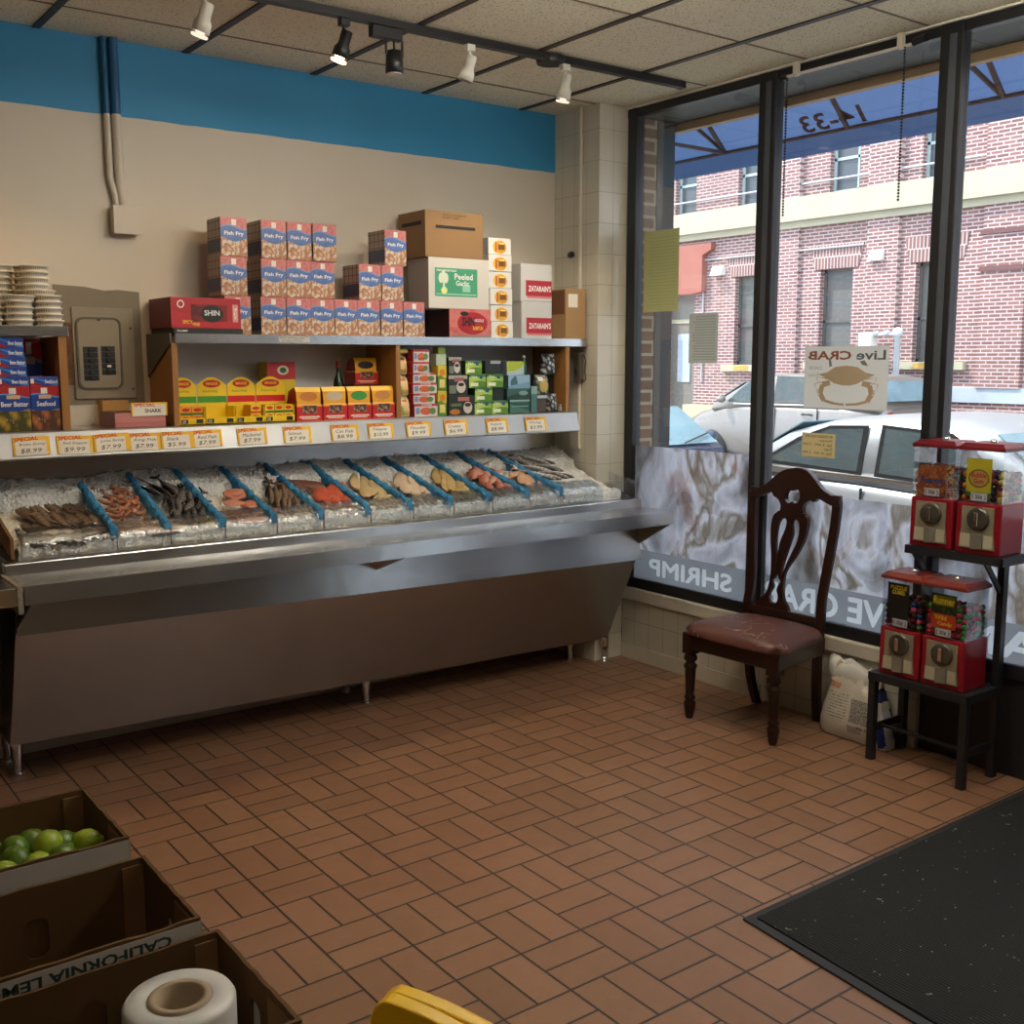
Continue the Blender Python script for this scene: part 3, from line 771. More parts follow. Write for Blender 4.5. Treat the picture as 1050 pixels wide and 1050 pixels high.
# ---- electrical things on the wall
bp_ = thing('breaker_panel', 'grey electrical breaker panel set in the wall between the shelves', 'electrical panel', (-2.69, -.01, 1.475))
GREY = simple('panel_grey', rgb(146, 136, 116), .5, var=.06, vscale=8)
MB().add([(-2.869, -.002, 1.475), (-2.508, -.002, 1.478), (-2.512, -.002, 1.955), (-2.60, -.002, 1.962), (-2.66, -.002, 1.957), (-2.74, -.002, 1.970), (-2.869, -.002, 1.976)], [(0, 1, 2, 3, 4, 5, 6)]).build('grey_surround', simple('grey_wall_patch', rgb(136, 126, 108), .7, var=.08, vscale=6), bp_)
MB().box(-2.801, -2.545, -.012, -.002, 1.50, 1.885).build('cover', GREY, bp_, bevel=.003)
def rrect(x0, x1, z0, z1, r, n=5):
    pts = []
    for cx, cz, a in ((x1-r, z1-r, 0), (x0+r, z1-r, 90), (x0+r, z0+r, 180), (x1-r, z0+r, 270)):
        for k in range(n+1):
            t = math.radians(a+90*k/n); pts.append((cx+r*math.cos(t), cz+r*math.sin(t)))
    return pts
XZ = lambda y: Matrix(((1, 0, 0, 0), (0, 0, -1, y), (0, 1, 0, 0), (0, 0, 0, 1)))   # flat shape -> wall plane, front to -Y
g = shape2d(rrect(-2.789, -2.602, 1.541, 1.844, .03), [rrect(-2.781, -2.610, 1.549, 1.836, .025)], .008)
MB().add(g[0], g[1], 0, XZ(-.016)).build('door_rim', simple('panel_rim', rgb(96, 88, 74), .5), bp_)
MB().prism(rrect(-2.780, -2.611, 1.550, 1.835, .025), 'y', -.018, -.012).build('door', GREY, bp_)
MB().box(-2.70, -2.69, -.026, -.018, 1.829, 1.835).build('latch', simple('latch_dark', (.03, .03, .03, 1), .4), bp_)
for x0, x1, z0, z1, n in ((-2.764, -2.704, 1.578, 1.722, 6), (-2.690, -2.633, 1.602, 1.725, 5)):
    for k in range(n):
        a = z0+(z1-z0)*k/n; b = z0+(z1-z0)*(k+1)/n-.002
        br = MB().box(x0, x1, -.021, -.018, a, b).build('breaker', BLACK, bp_)
        MB().box((x0+x1)/2-.008, (x0+x1)/2+.008, -.029, -.021, (a+b)/2-.004, (a+b)/2+.006).build('toggle', WHITE if (k == 1 and x0 > -2.7) else simple('toggle_black', (.03, .03, .03, 1), .35) if k == 0 else bpy.data.materials['toggle_black'], br)
HB = MB().box(-2.838, -2.803, -.006, -.0022, 1.56, 1.82)
HB.build('exposed_brick', simple('exposed_rubble', rgb(112, 78, 56), .9, var=.4, vscale=60, bump=.8, bscale=90), bp_)
for x, z in ((-2.56, 1.80), (-2.56, 1.54)): MB().lathe([(.004, 0), (.004, .003)], (0, 0, 0), 10, T=Matrix.Translation((x, -.0125, z)) @ Matrix.Rotation(PI/2, 4, 'X')).build('screw', INK, bp_)
cd = thing('conduit_run', 'pair of painted conduits dropping from the ceiling to a junction box', 'conduit', (-2.58, -.02, 2.2))
BLUEP = simple('blue_painted_pipe', rgb(31, 93, 136), .5)
for nm, pts, r in (('left', [(-2.618, -.02, H), (-2.617, -.02, 2.682)], .014), ('right', [(-2.580, -.026, H), (-2.580, -.026, 2.682)], .02)):
    MB().tube(pts, r, 12).build('conduit_upper', BLUEP, cd)
MB().tube([(-2.617, -.02, 2.682), (-2.616, -.02, 2.42), (-2.600, -.02, 2.36), (-2.592, -.02, 2.30)], .014, 12).build('conduit_lower', CREAM, cd)
MB().tube([(-2.580, -.026, 2.682), (-2.578, -.026, 2.42), (-2.570, -.024, 2.30)], .02, 12).build('conduit_lower', CREAM, cd)
MB().box(-2.618, -2.506, -.055, -.002, 2.196, 2.306).build('junction_box', CREAM, cd, bevel=.004)
MB().box(-2.622, -2.502, -.059, -.055, 2.192, 2.310).build('box_cover', CREAM, cd, bevel=.003)
# column conduit, switch box
cc = thing('column_conduit', 'cream conduit down the side of the tiled column with a dark switch box', 'conduit', (-.215, -.24, 1.2))
MB().tube([(-.212, -.235, H), (-.212, -.235, 2.02)], .010, 10).build('conduit', CREAM, cc)
MB().tube([(-.212, -.235, 2.02), (-.214, -.232, 1.98), (-.211, -.239, 1.95), (-.214, -.234, 1.92), (-.212, -.235, 1.80)], .006, 8).build('cable_tail', simple('cable_brown', rgb(90, 78, 62), .6), cc)
MB().tube([(-.211, -.235, 1.55), (-.211, -.235, 1.18)], .010, 10).build('conduit', CREAM, cc)
MB().box(-.236, -.2015, -.262, -.215, 1.54, 1.70).build('switch_box', simple('switch_grey', rgb(84, 76, 64), .5), cc, bevel=.003)
MB().box(-.246, -.236, -.252, -.232, 1.59, 1.62).build('switch_lever', simple('toggle_black2', (.03, .03, .03, 1), .35), cc)
MB().tube([(-.225, -.262, 1.68), (-.222, -.285, 1.69), (-.22, -.295, 1.66), (-.22, -.29, 1.60), (-.222, -.30, 1.56), (-.224, -.29, 1.55), (-.226, -.268, 1.56)], .003, 6).build('cord', INK, cc)
MB().lathe([(.006, 0), (.018, .002), (.018, .006), (.004, .009)], (0, 0, 0), 14, T=Matrix.Translation((-.2015, -.15, 2.23)) @ Matrix.Rotation(-PI/2, 4, 'Y'), sy=1.6).build('keyhole_plate', BLACK, cc)

# ---- price cards
YEL = simple('yellow_card', rgb(238, 186, 40), .6); PAP = simple('white_paper', rgb(232, 226, 210), .8)
tags_ = [(-3.128, -2.993, 'Brown Shrimp', '8.99'), (-2.967, -2.829, 'Red Snapper', '9.99'), (-2.826, -2.688, 'Jumbo Shrimp', '7.99'), (-2.688, -2.558, 'King Fish', '7.99'), (-2.555, -2.421, 'Shark', '5.99'), (-2.421, -2.292, 'Red Fish', '7.99'), (-2.222, -2.086, 'Mackerel', '7.99'), (-2.007, -1.871, 'Salmon', '7.99'), (-1.771, -1.630, 'Cat Fish', '8.99'), (-1.578, -1.443, 'Tilapia', '10.99'), (-1.371, -1.233, 'Flounder', '9.99'), (-1.153, -1.016, 'Croaker', '6.99'), (-.900, -.766, 'Snapper', '8.99'), (-.652, -.513, 'Whiting', '3.99')]
yd = Vector((0, .225, .974)).normalized()
for i, (a, b, nm, pr) in enumerate(tags_):
    rg = random.Random(i); w = b-a; z0 = 1.298; y0 = -.3345
    t = thing('price_card', 'handwritten price card reading %s %s, %s from the left on the price rail' % (nm, pr, ordn[i]), 'price card', ((a+b)/2, y0, z0), 0, 'handwritten price cards on the shelf rail')
    h = .072; tl = rg.uniform(-.03, .03); xd = Vector((1, 0, tl)).normalized()
    o0 = Vector((a, y0, z0)); nn = xd.cross(yd)
    def quad(mb, u0, u1, v0, v1, off):
        mb.add([o0+xd*u*w+yd*v*h+nn*off for u, v in ((u0, v0), (u1, v0), (u1, v1), (u0, v1))], [(0, 1, 2, 3)])
    mb = MB()
    for off in (.0005, .002): quad(mb, 0, 1, 0, 1, off)
    mb.build('card', YEL, t)
    mb = MB(); quad(mb, .06, .9, .0, .80, .0024); mb.build('paper', PAP, t)
    mb = MB(); put_text(mb, 'SPECIAL', o0+xd*.03*w+yd*.74*h, xd+yd*.06, yd-xd*.06, w=.66*w, h=.22*h, bold=.02, shear=.15, off=.0028); mb.build('heading', REDINK, t)
    mb = MB(); put_text(mb, nm, o0+xd*.16*w+yd*.48*h, xd, yd, w=min(.7, .08*len(nm))*w, h=.2*h, shear=.25, off=.0028)
    put_text(mb, '$'+pr, o0+xd*.18*w+yd*.1*h, xd, yd, w=.58*w, h=.27*h, shear=.2, off=.0028); mb.build('handwriting', INK, t)
# ------------------------------------------------------------------ goods on the shelves
W_ = rgb(228, 224, 214)
def carton(name, label, cat, x0, x1, y, dep, z0, z1, mat, group=None, texts=(), jit=0.0, bevel=.0015, shape=None):
    """one printed carton, front face at y; texts = (string, u0, u1, v0, v1, material, bold)"""
    if shape: mb = shape(x0, x1, y, y+dep, z0, z1)
    else: mb = MB().box(x0, x1, y, y+dep, z0, z1)
    o = mb.build(name, mat, bevel=bevel)
    if jit: o.rotation_euler.z = jit
    tag(o, label, cat, group)
    bym = {}
    for s, u0, u1, v0, v1, m, *bd in texts:
        m2 = bym.setdefault(m.name, (MB(), m))[0]
        put_text(m2, s, (x0+(x1-x0)*u0, y-.0006, z0+(z1-z0)*v0), (1, 0, 0), (0, 0, 1), w=(x1-x0)*(u1-u0), h=(z1-z0)*(v1-v0), bold=bd[0] if bd else .02)
    for m2, m in bym.values(): m2.build('lettering', m, o)
    return o
RED = rgb(178, 42, 44); PINK = rgb(206, 104, 100); BLU = rgb(48, 84, 158); DBL = rgb(46, 52, 88)
BK = (.01, .01, .011, 1)
# breading cartons: same front print, plaid sides
def m_breading():
    t = NT('breading_carton'); gv = t.co('Generated'); g = t.xyz(gv); x, y, z = g
    wv = lambda z0, amp, fr, ph: t.m('ADD', z0, t.m('MULTIPLY', t.m('SINE', t.m('ADD', t.m('MULTIPLY', x, fr), ph)), amp))
    pk = t.mix(t.noise(gv, 8, 2), rgb(178, 66, 68), rgb(216, 156, 150))
    c = t.mix(t.m('LESS_THAN', z, wv(.76, .05, 5, 0)), pk, rgb(120, 150, 206))
    c = t.mix(t.m('LESS_THAN', z, wv(.73, .05, 5, 0)), c, t.mix(t.noise(gv, 5, 2), rgb(44, 74, 146), rgb(110, 142, 196)))
    food = t.mix(t.m('MULTIPLY', t.vor(t.scl(gv, (1, .001, 1.3)), 6.5, 0), 1.8, clamp=True), rgb(228, 196, 162), rgb(168, 120, 88))
    food = t.mix(t.m('GREATER_THAN', t.noise(t.scl(gv, (1, .001, 1)), 7, 2), .56), food, rgb(206, 196, 180))
    c = t.mix(t.m('LESS_THAN', z, wv(.43, .05, 6, 1.5)), c, food)
    logo = t.m('MULTIPLY', t.inr(x, .42, .60), t.inr(z, .80, .95)); c = t.mix(logo, c, W_)
    lx = t.m('LESS_THAN', t.m('ABSOLUTE', t.m('SUBTRACT', t.m('FRACT', t.m('MULTIPLY', y, 4.0)), .5)), .07)
    lz = t.m('LESS_THAN', t.m('ABSOLUTE', t.m('SUBTRACT', t.m('FRACT', t.m('MULTIPLY', z, 5.0)), .5)), .05)
    sd = t.mix(t.m('MAXIMUM', lx, lz), rgb(176, 158, 138), rgb(112, 62, 64))
    sd = t.mix(t.inr(z, .12, .46), sd, rgb(70, 78, 108))
    n = t.nrm()
    c = t.mix(t.m('GREATER_THAN', t.m('ABSOLUTE', n[0]), .6), c, sd)
    c = t.mix(t.m('GREATER_THAN', t.m('ABSOLUTE', n[2]), .6), c, rgb(178, 52, 54))
    t.bsdf(c, .4); return t.mat
BRD = m_breading()
zt = 1.7745; hh = .1645
rowsF = [('bottom', 0, -2.240, 0, 6), ('bottom', 0, -2.075, 0, 6), ('bottom', 0, -1.955, 0, 6), ('bottom', 0, -1.836, 0, 6), ('bottom', 0, -1.717, 0, 6), ('bottom', 0, -1.598, 0, 6), ('bottom', 0, -1.4735, 0, 6), ('bottom', 0, -1.352, 0, 6),
         ('middle', 1, -2.252, 0, 0), ('middle', 1, -2.069, 0, 0), ('middle', 1, -1.949, 0, 0), ('middle', 1, -1.831, 0, 0), ('middle', 1, -1.589, 0, 0), ('middle', 1, -1.469, 0, 0),
         ('top', 2, -2.246, 0, 0), ('top', 2, -2.063, 0, 0), ('top', 2, -1.942, 0, 0), ('top', 2, -1.823, -.008, 0), ('top', 2, -1.449, 0, 0)]
cnt = {}
proto = None
for nm, k, x, dy, _ in rowsF:
    cnt[nm] = cnt.get(nm, 0)+1
    lab = 'fish breading carton, %s from the left in the %s row on the upper shelf' % (ordn[cnt[nm]-1], nm)
    if proto is None:
        proto = carton('breading_carton', lab, 'carton', x, x+.1175, -.285, .158, zt, zt+hh-.001, BRD, 'fish breading cartons on the upper shelf', [('Fish Fry', .14, .88, .52, .64, WHITE, .03)])
        o = proto
    else:
        o = dup(proto, label=lab)
    o.location = (x+.1175/2, -.285+.079+dy, zt+hh*k)
    o.rotation_euler.z = random.uniform(-.02, .02)
o = dup(proto, (-1.735, -.07, zt+hh*2), 0, 'fish breading carton standing behind the right end of the top row')
for k in (0, 1): dup(proto, (-1.735, -.075, zt+hh*k), 0, 'fish breading carton at the back by the wall, %s of its stack' % ('lowest' if k == 0 else 'second'))
for k in (0, 1): dup(proto, (-1.385, -.075, zt+hh*k), 0, 'fish breading carton behind the short right-hand stacks, %s of two' % ('lower' if k == 0 else 'upper'))
# red noodle cartons
NOOD = pmat('noodle_red_left', rgb(176, 34, 44), [('d', .55, .2, rgb(186, 40, 48)), ('r', .28, .80, .22, .78, rgb(128, 26, 22)), ('f', .22, .78, rgb(150, 34, 26), rgb(92, 16, 14), 5, .28, .62), ('e', .58, .48, .16, .28, BK), ('e', .14, .78, .05, .13, W_), ('e', .14, .78, .035, .09, RED), ('r', .88, .96, .22, .80, rgb(220, 150, 140))], side=rgb(104, 26, 28), top=rgb(150, 30, 36))
BK = (.01, .01, .011, 1)
carton('noodle_tray_base', 'black cardboard tray under the red noodle pack at the left end of the upper shelf', 'tray', -2.470, -2.165, -.292, .28, zt, zt+.022, simple('black_tray', (.014, .013, .013, 1), .5), texts=[('DUMP', .05, .2, .3, .7, WHITE)])
carton('noodle_pack', 'red noodle multipack with black lettering badge at the left end of the upper shelf', 'carton', -2.478, -2.172, -.290, .27, zt+.0225, zt+.150, NOOD, texts=[('SHIN', .47, .69, .42, .60, WHITE, .02), ('HOT', .895, .945, .3, .7, WHITE), ('SPICY', .16, .30, .14, .26, GOLDINK), ('FREE', .3, .40, .08, .18, GOLDINK)])
NOOD2 = pmat('noodle_red_right', rgb(196, 86, 84), [('f', 0, 1, rgb(190, 70, 70), rgb(206, 120, 112), 4), ('e', .55, .5, .36, .40, rgb(168, 30, 36)), ('r', 0, 1, -.1, .10, rgb(150, 120, 108)), ('e', .36, .84, .10, .08, BK)], side=rgb(58, 22, 22), top=rgb(150, 60, 58))
carton('noodle_case', 'red noodle carton with black brush lettering under the white carton', 'carton', -1.093, -.842, -.288, .225, zt, zt+.138, NOOD2, texts=[('SHIN', .30, .60, .40, .72, INK, .04), ('RAMYUN', .56, .80, .26, .40, GOLDINK), ('NOODLE', .60, .82, .56, .66, WHITE)])
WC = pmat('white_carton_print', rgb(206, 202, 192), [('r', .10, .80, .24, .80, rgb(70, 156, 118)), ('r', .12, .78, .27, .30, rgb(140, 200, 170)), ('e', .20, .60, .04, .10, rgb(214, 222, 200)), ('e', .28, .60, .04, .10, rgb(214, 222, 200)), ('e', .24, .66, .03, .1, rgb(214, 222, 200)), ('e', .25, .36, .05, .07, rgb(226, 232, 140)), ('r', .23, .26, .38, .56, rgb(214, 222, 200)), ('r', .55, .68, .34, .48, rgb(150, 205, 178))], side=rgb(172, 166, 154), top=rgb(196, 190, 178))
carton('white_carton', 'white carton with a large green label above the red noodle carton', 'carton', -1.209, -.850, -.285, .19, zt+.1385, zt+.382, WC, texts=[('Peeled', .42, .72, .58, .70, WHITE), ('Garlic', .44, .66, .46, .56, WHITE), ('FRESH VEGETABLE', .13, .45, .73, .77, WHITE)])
BC = m_card('brown_carton_card', rgb(150, 116, 78), .8, .06)
o = carton('brown_carton', 'plain brown carton with a dark tape slot, topmost beside the wall', 'carton', -1.225, -.887, -.285, .25, zt+.3825, zt+.602, BC, texts=[('IMPORTED FROZEN SEAFOOD', .3, .7, .90, .94, INK, 0), ('KEEP DRY', .3, .6, .84, .88, INK, 0)])
MB().box(-1.165, -.935, -.2862, -.2852, zt+.52, zt+.534).build('slot', INK, o)
MB().box(-1.2262, -1.2252, -.25, -.07, zt+.535, zt+.552).build('slot', INK, o)
# stack of white/yellow packs
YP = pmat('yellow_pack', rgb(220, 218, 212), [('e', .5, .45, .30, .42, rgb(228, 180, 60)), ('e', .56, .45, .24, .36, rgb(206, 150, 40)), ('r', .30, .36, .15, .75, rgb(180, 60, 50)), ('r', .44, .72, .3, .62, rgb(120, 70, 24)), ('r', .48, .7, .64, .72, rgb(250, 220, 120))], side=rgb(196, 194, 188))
for k in range(6):
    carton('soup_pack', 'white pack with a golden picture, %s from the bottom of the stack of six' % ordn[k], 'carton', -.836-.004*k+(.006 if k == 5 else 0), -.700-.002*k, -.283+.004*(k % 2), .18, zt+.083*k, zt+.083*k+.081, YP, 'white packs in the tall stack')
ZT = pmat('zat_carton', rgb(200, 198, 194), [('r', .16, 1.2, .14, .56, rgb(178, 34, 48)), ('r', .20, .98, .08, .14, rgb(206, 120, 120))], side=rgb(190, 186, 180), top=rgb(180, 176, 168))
for k in range(2):
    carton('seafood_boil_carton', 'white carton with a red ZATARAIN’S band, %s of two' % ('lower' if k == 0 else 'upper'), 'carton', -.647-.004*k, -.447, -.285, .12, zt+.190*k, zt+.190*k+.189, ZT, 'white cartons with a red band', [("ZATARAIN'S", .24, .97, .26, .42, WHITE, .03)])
BSM = m_card('tan_carton', rgb(170, 134, 92), .8, .06)
o = carton('small_brown_carton', 'small brown carton with a white sticker at the right end of the upper shelf', 'carton', -.352, -.222, -.300, .16, zt, zt+.262, BSM)
o.rotation_euler.z = -.10
MB().box(-.335, -.275, -.3008, -.3002, zt+.165, zt+.235).build('sticker', PAP, o)
MB().box(-.3526, -.3522, -.29, -.15, zt+.13, zt+.255).build('dark_panel', simple('card_brown_dark', rgb(112, 72, 44), .8), o)

# ---- white tubs on the left shelf
TUBM = NT('white_tub'); _p = TUBM.xyz(TUBM.co('Generated'))
_r = TUBM.m('LESS_THAN', TUBM.m('ABSOLUTE', TUBM.m('SUBTRACT', TUBM.m('FRACT', TUBM.m('MULTIPLY', _p[0], 14.0)), .5)), .22)
TUBM.bsdf(TUBM.mix(TUBM.m('MULTIPLY', _r, TUBM.inr(_p[2], .25, .62)), rgb(216, 212, 200), rgb(160, 158, 150)), .35); TUBM = TUBM.mat
def make_tub(rad, h, label):
    return tag(MB().lathe([(rad*.86, 0), (rad*.97, h*.74), (rad*1.0, h*.74), (rad*1.02, h*.80), (rad*1.02, h*.97), (rad*.98, h)], (0, 0, 0), 32).build('tub', TUBM, None, local=True, loc=(0, 0, 0)), label, 'tub', 'white lidded tubs on the left shelf')
tubp = make_tub(.052, .0235, '')
wide = make_tub(.060, .020, '')
k0 = 0
for sx, sy, z0, n, src, desc in ((-3.055, -.245, 1.797, 4, tubp, 'front stack at the left'), (-2.948, -.245, 1.797, 5, tubp, 'front stack at the right end'), (-3.095, -.115, 1.797, 10, tubp, 'tall back stack at the left'), (-2.99, -.115, 1.797, 10, tubp, 'tall back stack at the right'), (-3.17, -.24, 1.797, 5, tubp, 'front stack cut by the left edge')):
    for k in range(n):
        o = tubp if k0 == 0 else dup(src)
        k0 += 1
        hgt = .0238
        o.location = (sx+random.uniform(-.003, .003), sy+random.uniform(-.003, .003), z0+hgt*k)
        o['label'] = 'white lidded tub, %s from the bottom of the %s' % (ordn[k], desc)
wide.location = (-3.055, -.245, 1.797+.0238*4); wide['label'] = 'wider cream tub lid-topped on the left front stack'
o = dup(wide, (-2.972, -.215, 1.797+.0238*5), label='wider white tub, first above the right front stack')
for k in range(4): dup(tubp, (-2.99+.004, -.21, 1.797+.0238*5+.0205+.0238*k), label='white lidded tub, %s above the wide tub on the right' % ordn[k])

# ---- left lower shelf: batter and seafood cartons
def batter(nm, food1, food2):
    return pmat(nm, rgb(170, 32, 40), [('w', .80, .04, 4, .6, rgb(96, 150, 216)), ('w', .77, .04, 4, .6, rgb(28, 66, 150)), ('w', .46, .04, 5, 2.6, rgb(150, 130, 110)), ('f', -.1, .45, food1, food2, 4.2, -1, 2, .36), ('r', .36, .58, .83, .96, W_), ('r', .28, .70, .72, .80, rgb(206, 178, 140))], side=rgb(60, 54, 70), top=rgb(40, 70, 150))
BB = batter('beer_batter_print', rgb(206, 168, 60), rgb(70, 70, 26)); SF = batter('seafood_print', rgb(206, 130, 66), rgb(84, 50, 34))
def flatm(nm): return pmat(nm, rgb(32, 72, 156), [('d', 1.0, .25, rgb(70, 130, 206)), ('d', .95, -.15, rgb(32, 72, 156)), ('d', .75, -.9, rgb(166, 30, 40)), ('r', .02, .14, .25, .75, W_)], side=rgb(50, 50, 80), top=rgb(160, 40, 44))
FB = flatm('flat_batter_print')
zl = 1.3895
carton('beer_batter_carton', 'blue and red Beer Batter carton standing at the left end of the lower shelf', 'carton', -3.164, -3.046, -.285, .06, zl, zl+.175, BB, 'batter cartons on the lower shelf', [('Beer Batter', .10, .94, .55, .66, WHITE, .02)])
carton('seafood_fry_carton', 'blue and red Seafood carton standing against the wooden upright', 'carton', -3.044, -2.936, -.285, .06, zl, zl+.175, SF, 'batter cartons on the lower shelf', [('Seafood', .20, .84, .55, .66, WHITE, .02)])
carton('beer_batter_carton', 'Beer Batter carton at the far left edge of the lower shelf', 'carton', -3.285, -3.168, -.285, .06, zl, zl+.175, BB, 'batter cartons on the lower shelf', [('Beer Batter', .10, .94, .55, .66, WHITE, .02)])
for k in range(5):
    carton('beer_batter_carton', 'Beer Batter carton lying flat, %s from the bottom of the flat stack' % ordn[k], 'carton', -3.160, -3.046-.003*(k % 2)-.003*k, -.285, .17, zl+.1755+.037*k, zl+.1755+.037*k+.036, FB, 'batter cartons lying flat', [('Beer Batter', .46, .97, .26, .66, WHITE, .02)])
carton('seafood_fry_carton', 'Seafood carton lying flat on the standing Seafood carton', 'carton', -3.043, -2.938, -.285, .17, zl+.1755, zl+.2115, FB, 'batter cartons lying flat', [('Seafood', .52, .97, .26, .66, WHITE, .02)])
carton('seafood_fry_carton', 'Seafood carton at the back of the bay in the shade of the shelf', 'carton', -3.040, -2.950, -.10, .06, zl, zl+.36, SF)
# shark card box
o = carton('card_box', 'open pinkish box holding price cards beside the breaker panel', 'box', -2.722, -2.512, -.27, .20, zl, zl+.060, pmat('pink_card_box', rgb(196, 128, 122), [('b', -.1, .35, rgb(182, 110, 108))], side=rgb(120, 44, 40), top=rgb(90, 50, 40)))
o2 = thing('price_card', 'yellow and white price card reading Shark leaning on the pinkish box', 'price card', (-2.58, -.272, zl+.055))
MB().box(-2.655, -2.505, -.2745, -.2725, zl+.045, zl+.100).build('card', YEL, o2); MB().box(-2.648, -2.512, -.2752, -.2748, zl+.045, zl+.092).build('paper', PAP, o2)
mb = MB(); put_text(mb, 'SPECIAL', (-2.645, -.2756, zl+.083), (1, 0, 0), (0, 0, 1), w=.09, h=.013, bold=.02); mb.build('heading', REDINK, o2)
mb = MB(); put_text(mb, 'SHARK', (-2.60, -.2756, zl+.058), (1, 0, 0), (0, 0, 1), w=.07, h=.016, bold=.02); mb.build('handwriting', INK, o2)
carton('tan_box', 'tan box standing behind the pinkish card box', 'box', -2.71, -2.60, -.065, .06, zl, zl+.105, simple('tan_box', rgb(172, 128, 66), .6))

# ---- yellow bouillon display boxes
def display(i, x0, x1, green, label, packs, rx):
    t = thing('bouillon_display', label, 'display box', ((x0+x1)/2, -.2, zl), 0, 'yellow bouillon display boxes')
    w = x1-x0; Yt = bpy.data.materials.get('bouillon_yellow') or simple('bouillon_yellow', rgb(236, 200, 30), .4)
    mb = MB().box(x0, x1, -.285, -.187, zl, zl+.004).box(x0, x1, -.285, -.282, zl, zl+.030).box(x0, x0+.003, -.282, -.187, zl, zl+.075).box(x1-.003, x1, -.282, -.187, zl, zl+.075)
    mb.build('tray', Yt, t)
    pr = [(x0, zl), (x1, zl), (x1, zl+.165)] + [(x1-w*k/10, zl+.165+.036*math.sin(PI*k/10)) for k in range(1, 10)] + [(x0, zl+.165)]
    MB().prism(pr, 'y', -.19, -.187).build('header_card', Yt, t)
    cx = (x0+x1)/2
    mb = MB().prism([(cx+w*.3*math.cos(2*PI*k/24), zl+.172+.017*math.sin(2*PI*k/24)) for k in range(24)], 'y', -.1912, -.1905); mb.build('badge', simple('badge_red', rgb(196, 30, 26), .4) if 'badge_red' not in bpy.data.materials else bpy.data.materials['badge_red'], t)
    mb = MB(); put_text(mb, 'MAGGI', (cx-w*.2, -.1918, zl+.166), (1, 0, 0), (0, 0, 1), w=w*.4, h=.013, bold=.03); mb.build('badge_lettering', GOLDINK, t)
    band = MB().box(x0+.001, x1-.001, -.1908, -.1903, zl+.09, zl+.118); band.build('header_band', (simple('header_green', rgb(70, 150, 50), .4) if 'header_green' not in bpy.data.materials else bpy.data.materials['header_green']) if green else bpy.data.materials['badge_red'], t)
    mb = MB(); put_text(mb, 'Seasoning', (x0+w*.15, -.1916, zl+.132), (1, 0, 0), (0, 0, 1), w=w*.55, h=.014, shear=.2); mb.build('header_lettering', bpy.data.materials.get('header_green') or GREENINK, t)
    mb = MB().box(x0+.004, x0+.034, -.2862, -.2852, zl+.007, zl+.024).box(x1-.04, x1-.01, -.2862, -.2852, zl+.007, zl+.024); mb.build('tray_label', INK, t)
    mb = MB(); put_text(mb, '20', (x0+.008, -.2868, zl+.009), (1, 0, 0), (0, 0, 1), h=.012); mb.build('tray_lettering', WHITE, t)
    for k, (px, pz, pw) in enumerate(packs):
        p = MB().box(px, px+pw, -.274, -.198, zl+.005+pz, zl+.005+pz+.036).build('bouillon_pack', pmat('pack_print_%d' % i, rgb(232, 150 if i == 0 else 196, 34), [('e', .5, .62, .36, .2, rgb(196, 40, 26)), ('b', -.1, .28, rgb(60, 110, 40) if green or i == 3 else rgb(214, 70, 24))], side=rgb(210, 150, 20)) if 'pack_print_%d' % i not in bpy.data.materials else bpy.data.materials['pack_print_%d' % i], bevel=.001)
        tag(p, 'small yellow bouillon pack in the %s display tray from the left' % ordn[i], 'bouillon pack', 'bouillon packs in the display trays')
display(0, -2.456, -2.346, True, 'yellow bouillon display box, leftmost of four, with orange packs in its tray', [(-2.451+.051*a, .0365*b, .049) for a in range(2) for b in range(2)], 0)
display(1, -2.342, -2.210, True, 'yellow bouillon display box, second from the left, with an empty tray', [], 0)
display(2, -2.206, -2.075, False, 'yellow bouillon display box, third from the left, with one row of packs', [(-2.135, 0, .05), (-2.135, .0365, .05)], 0)
display(3, -2.071, -1.930, False, 'yellow bouillon display box, rightmost of four, with green packs', [(-2.066+.045*a, .0365*b, .043) for a in range(3) for b in range(2)], 0)
carton('red_box', 'red box with an oval picture resting on the rightmost bouillon display', 'box', -1.985, -1.845, -.125, .10, zl, zl+.265, pmat('red_oval_box', rgb(176, 38, 40), [('b', -.1, .70, rgb(220, 190, 50)), ('e', .56, .86, .2, .08, rgb(206, 196, 170)), ('e', .56, .86, .12, .05, rgb(60, 90, 40))], side=rgb(196, 160, 40), top=rgb(170, 60, 54)))
PCH = lambda nm, mid: pmat(nm, rgb(226, 160, 30), [('b', .86, 1.2, rgb(236, 186, 40)), ('e', .5, .72, .34, .14, mid), ('b', -.1, .42, rgb(196, 34, 32)), ('r', .22, .8, .22, .50, rgb(150, 104, 80)), ('f', .22, .50, rgb(206, 170, 140), rgb(80, 50, 36), 9, .26, .76), ('r', .1, .9, .10, .13, rgb(240, 210, 180)), ('r', .2, .8, .05, .075, rgb(240, 210, 180))], side=rgb(150, 30, 26), top=rgb(210, 150, 30))
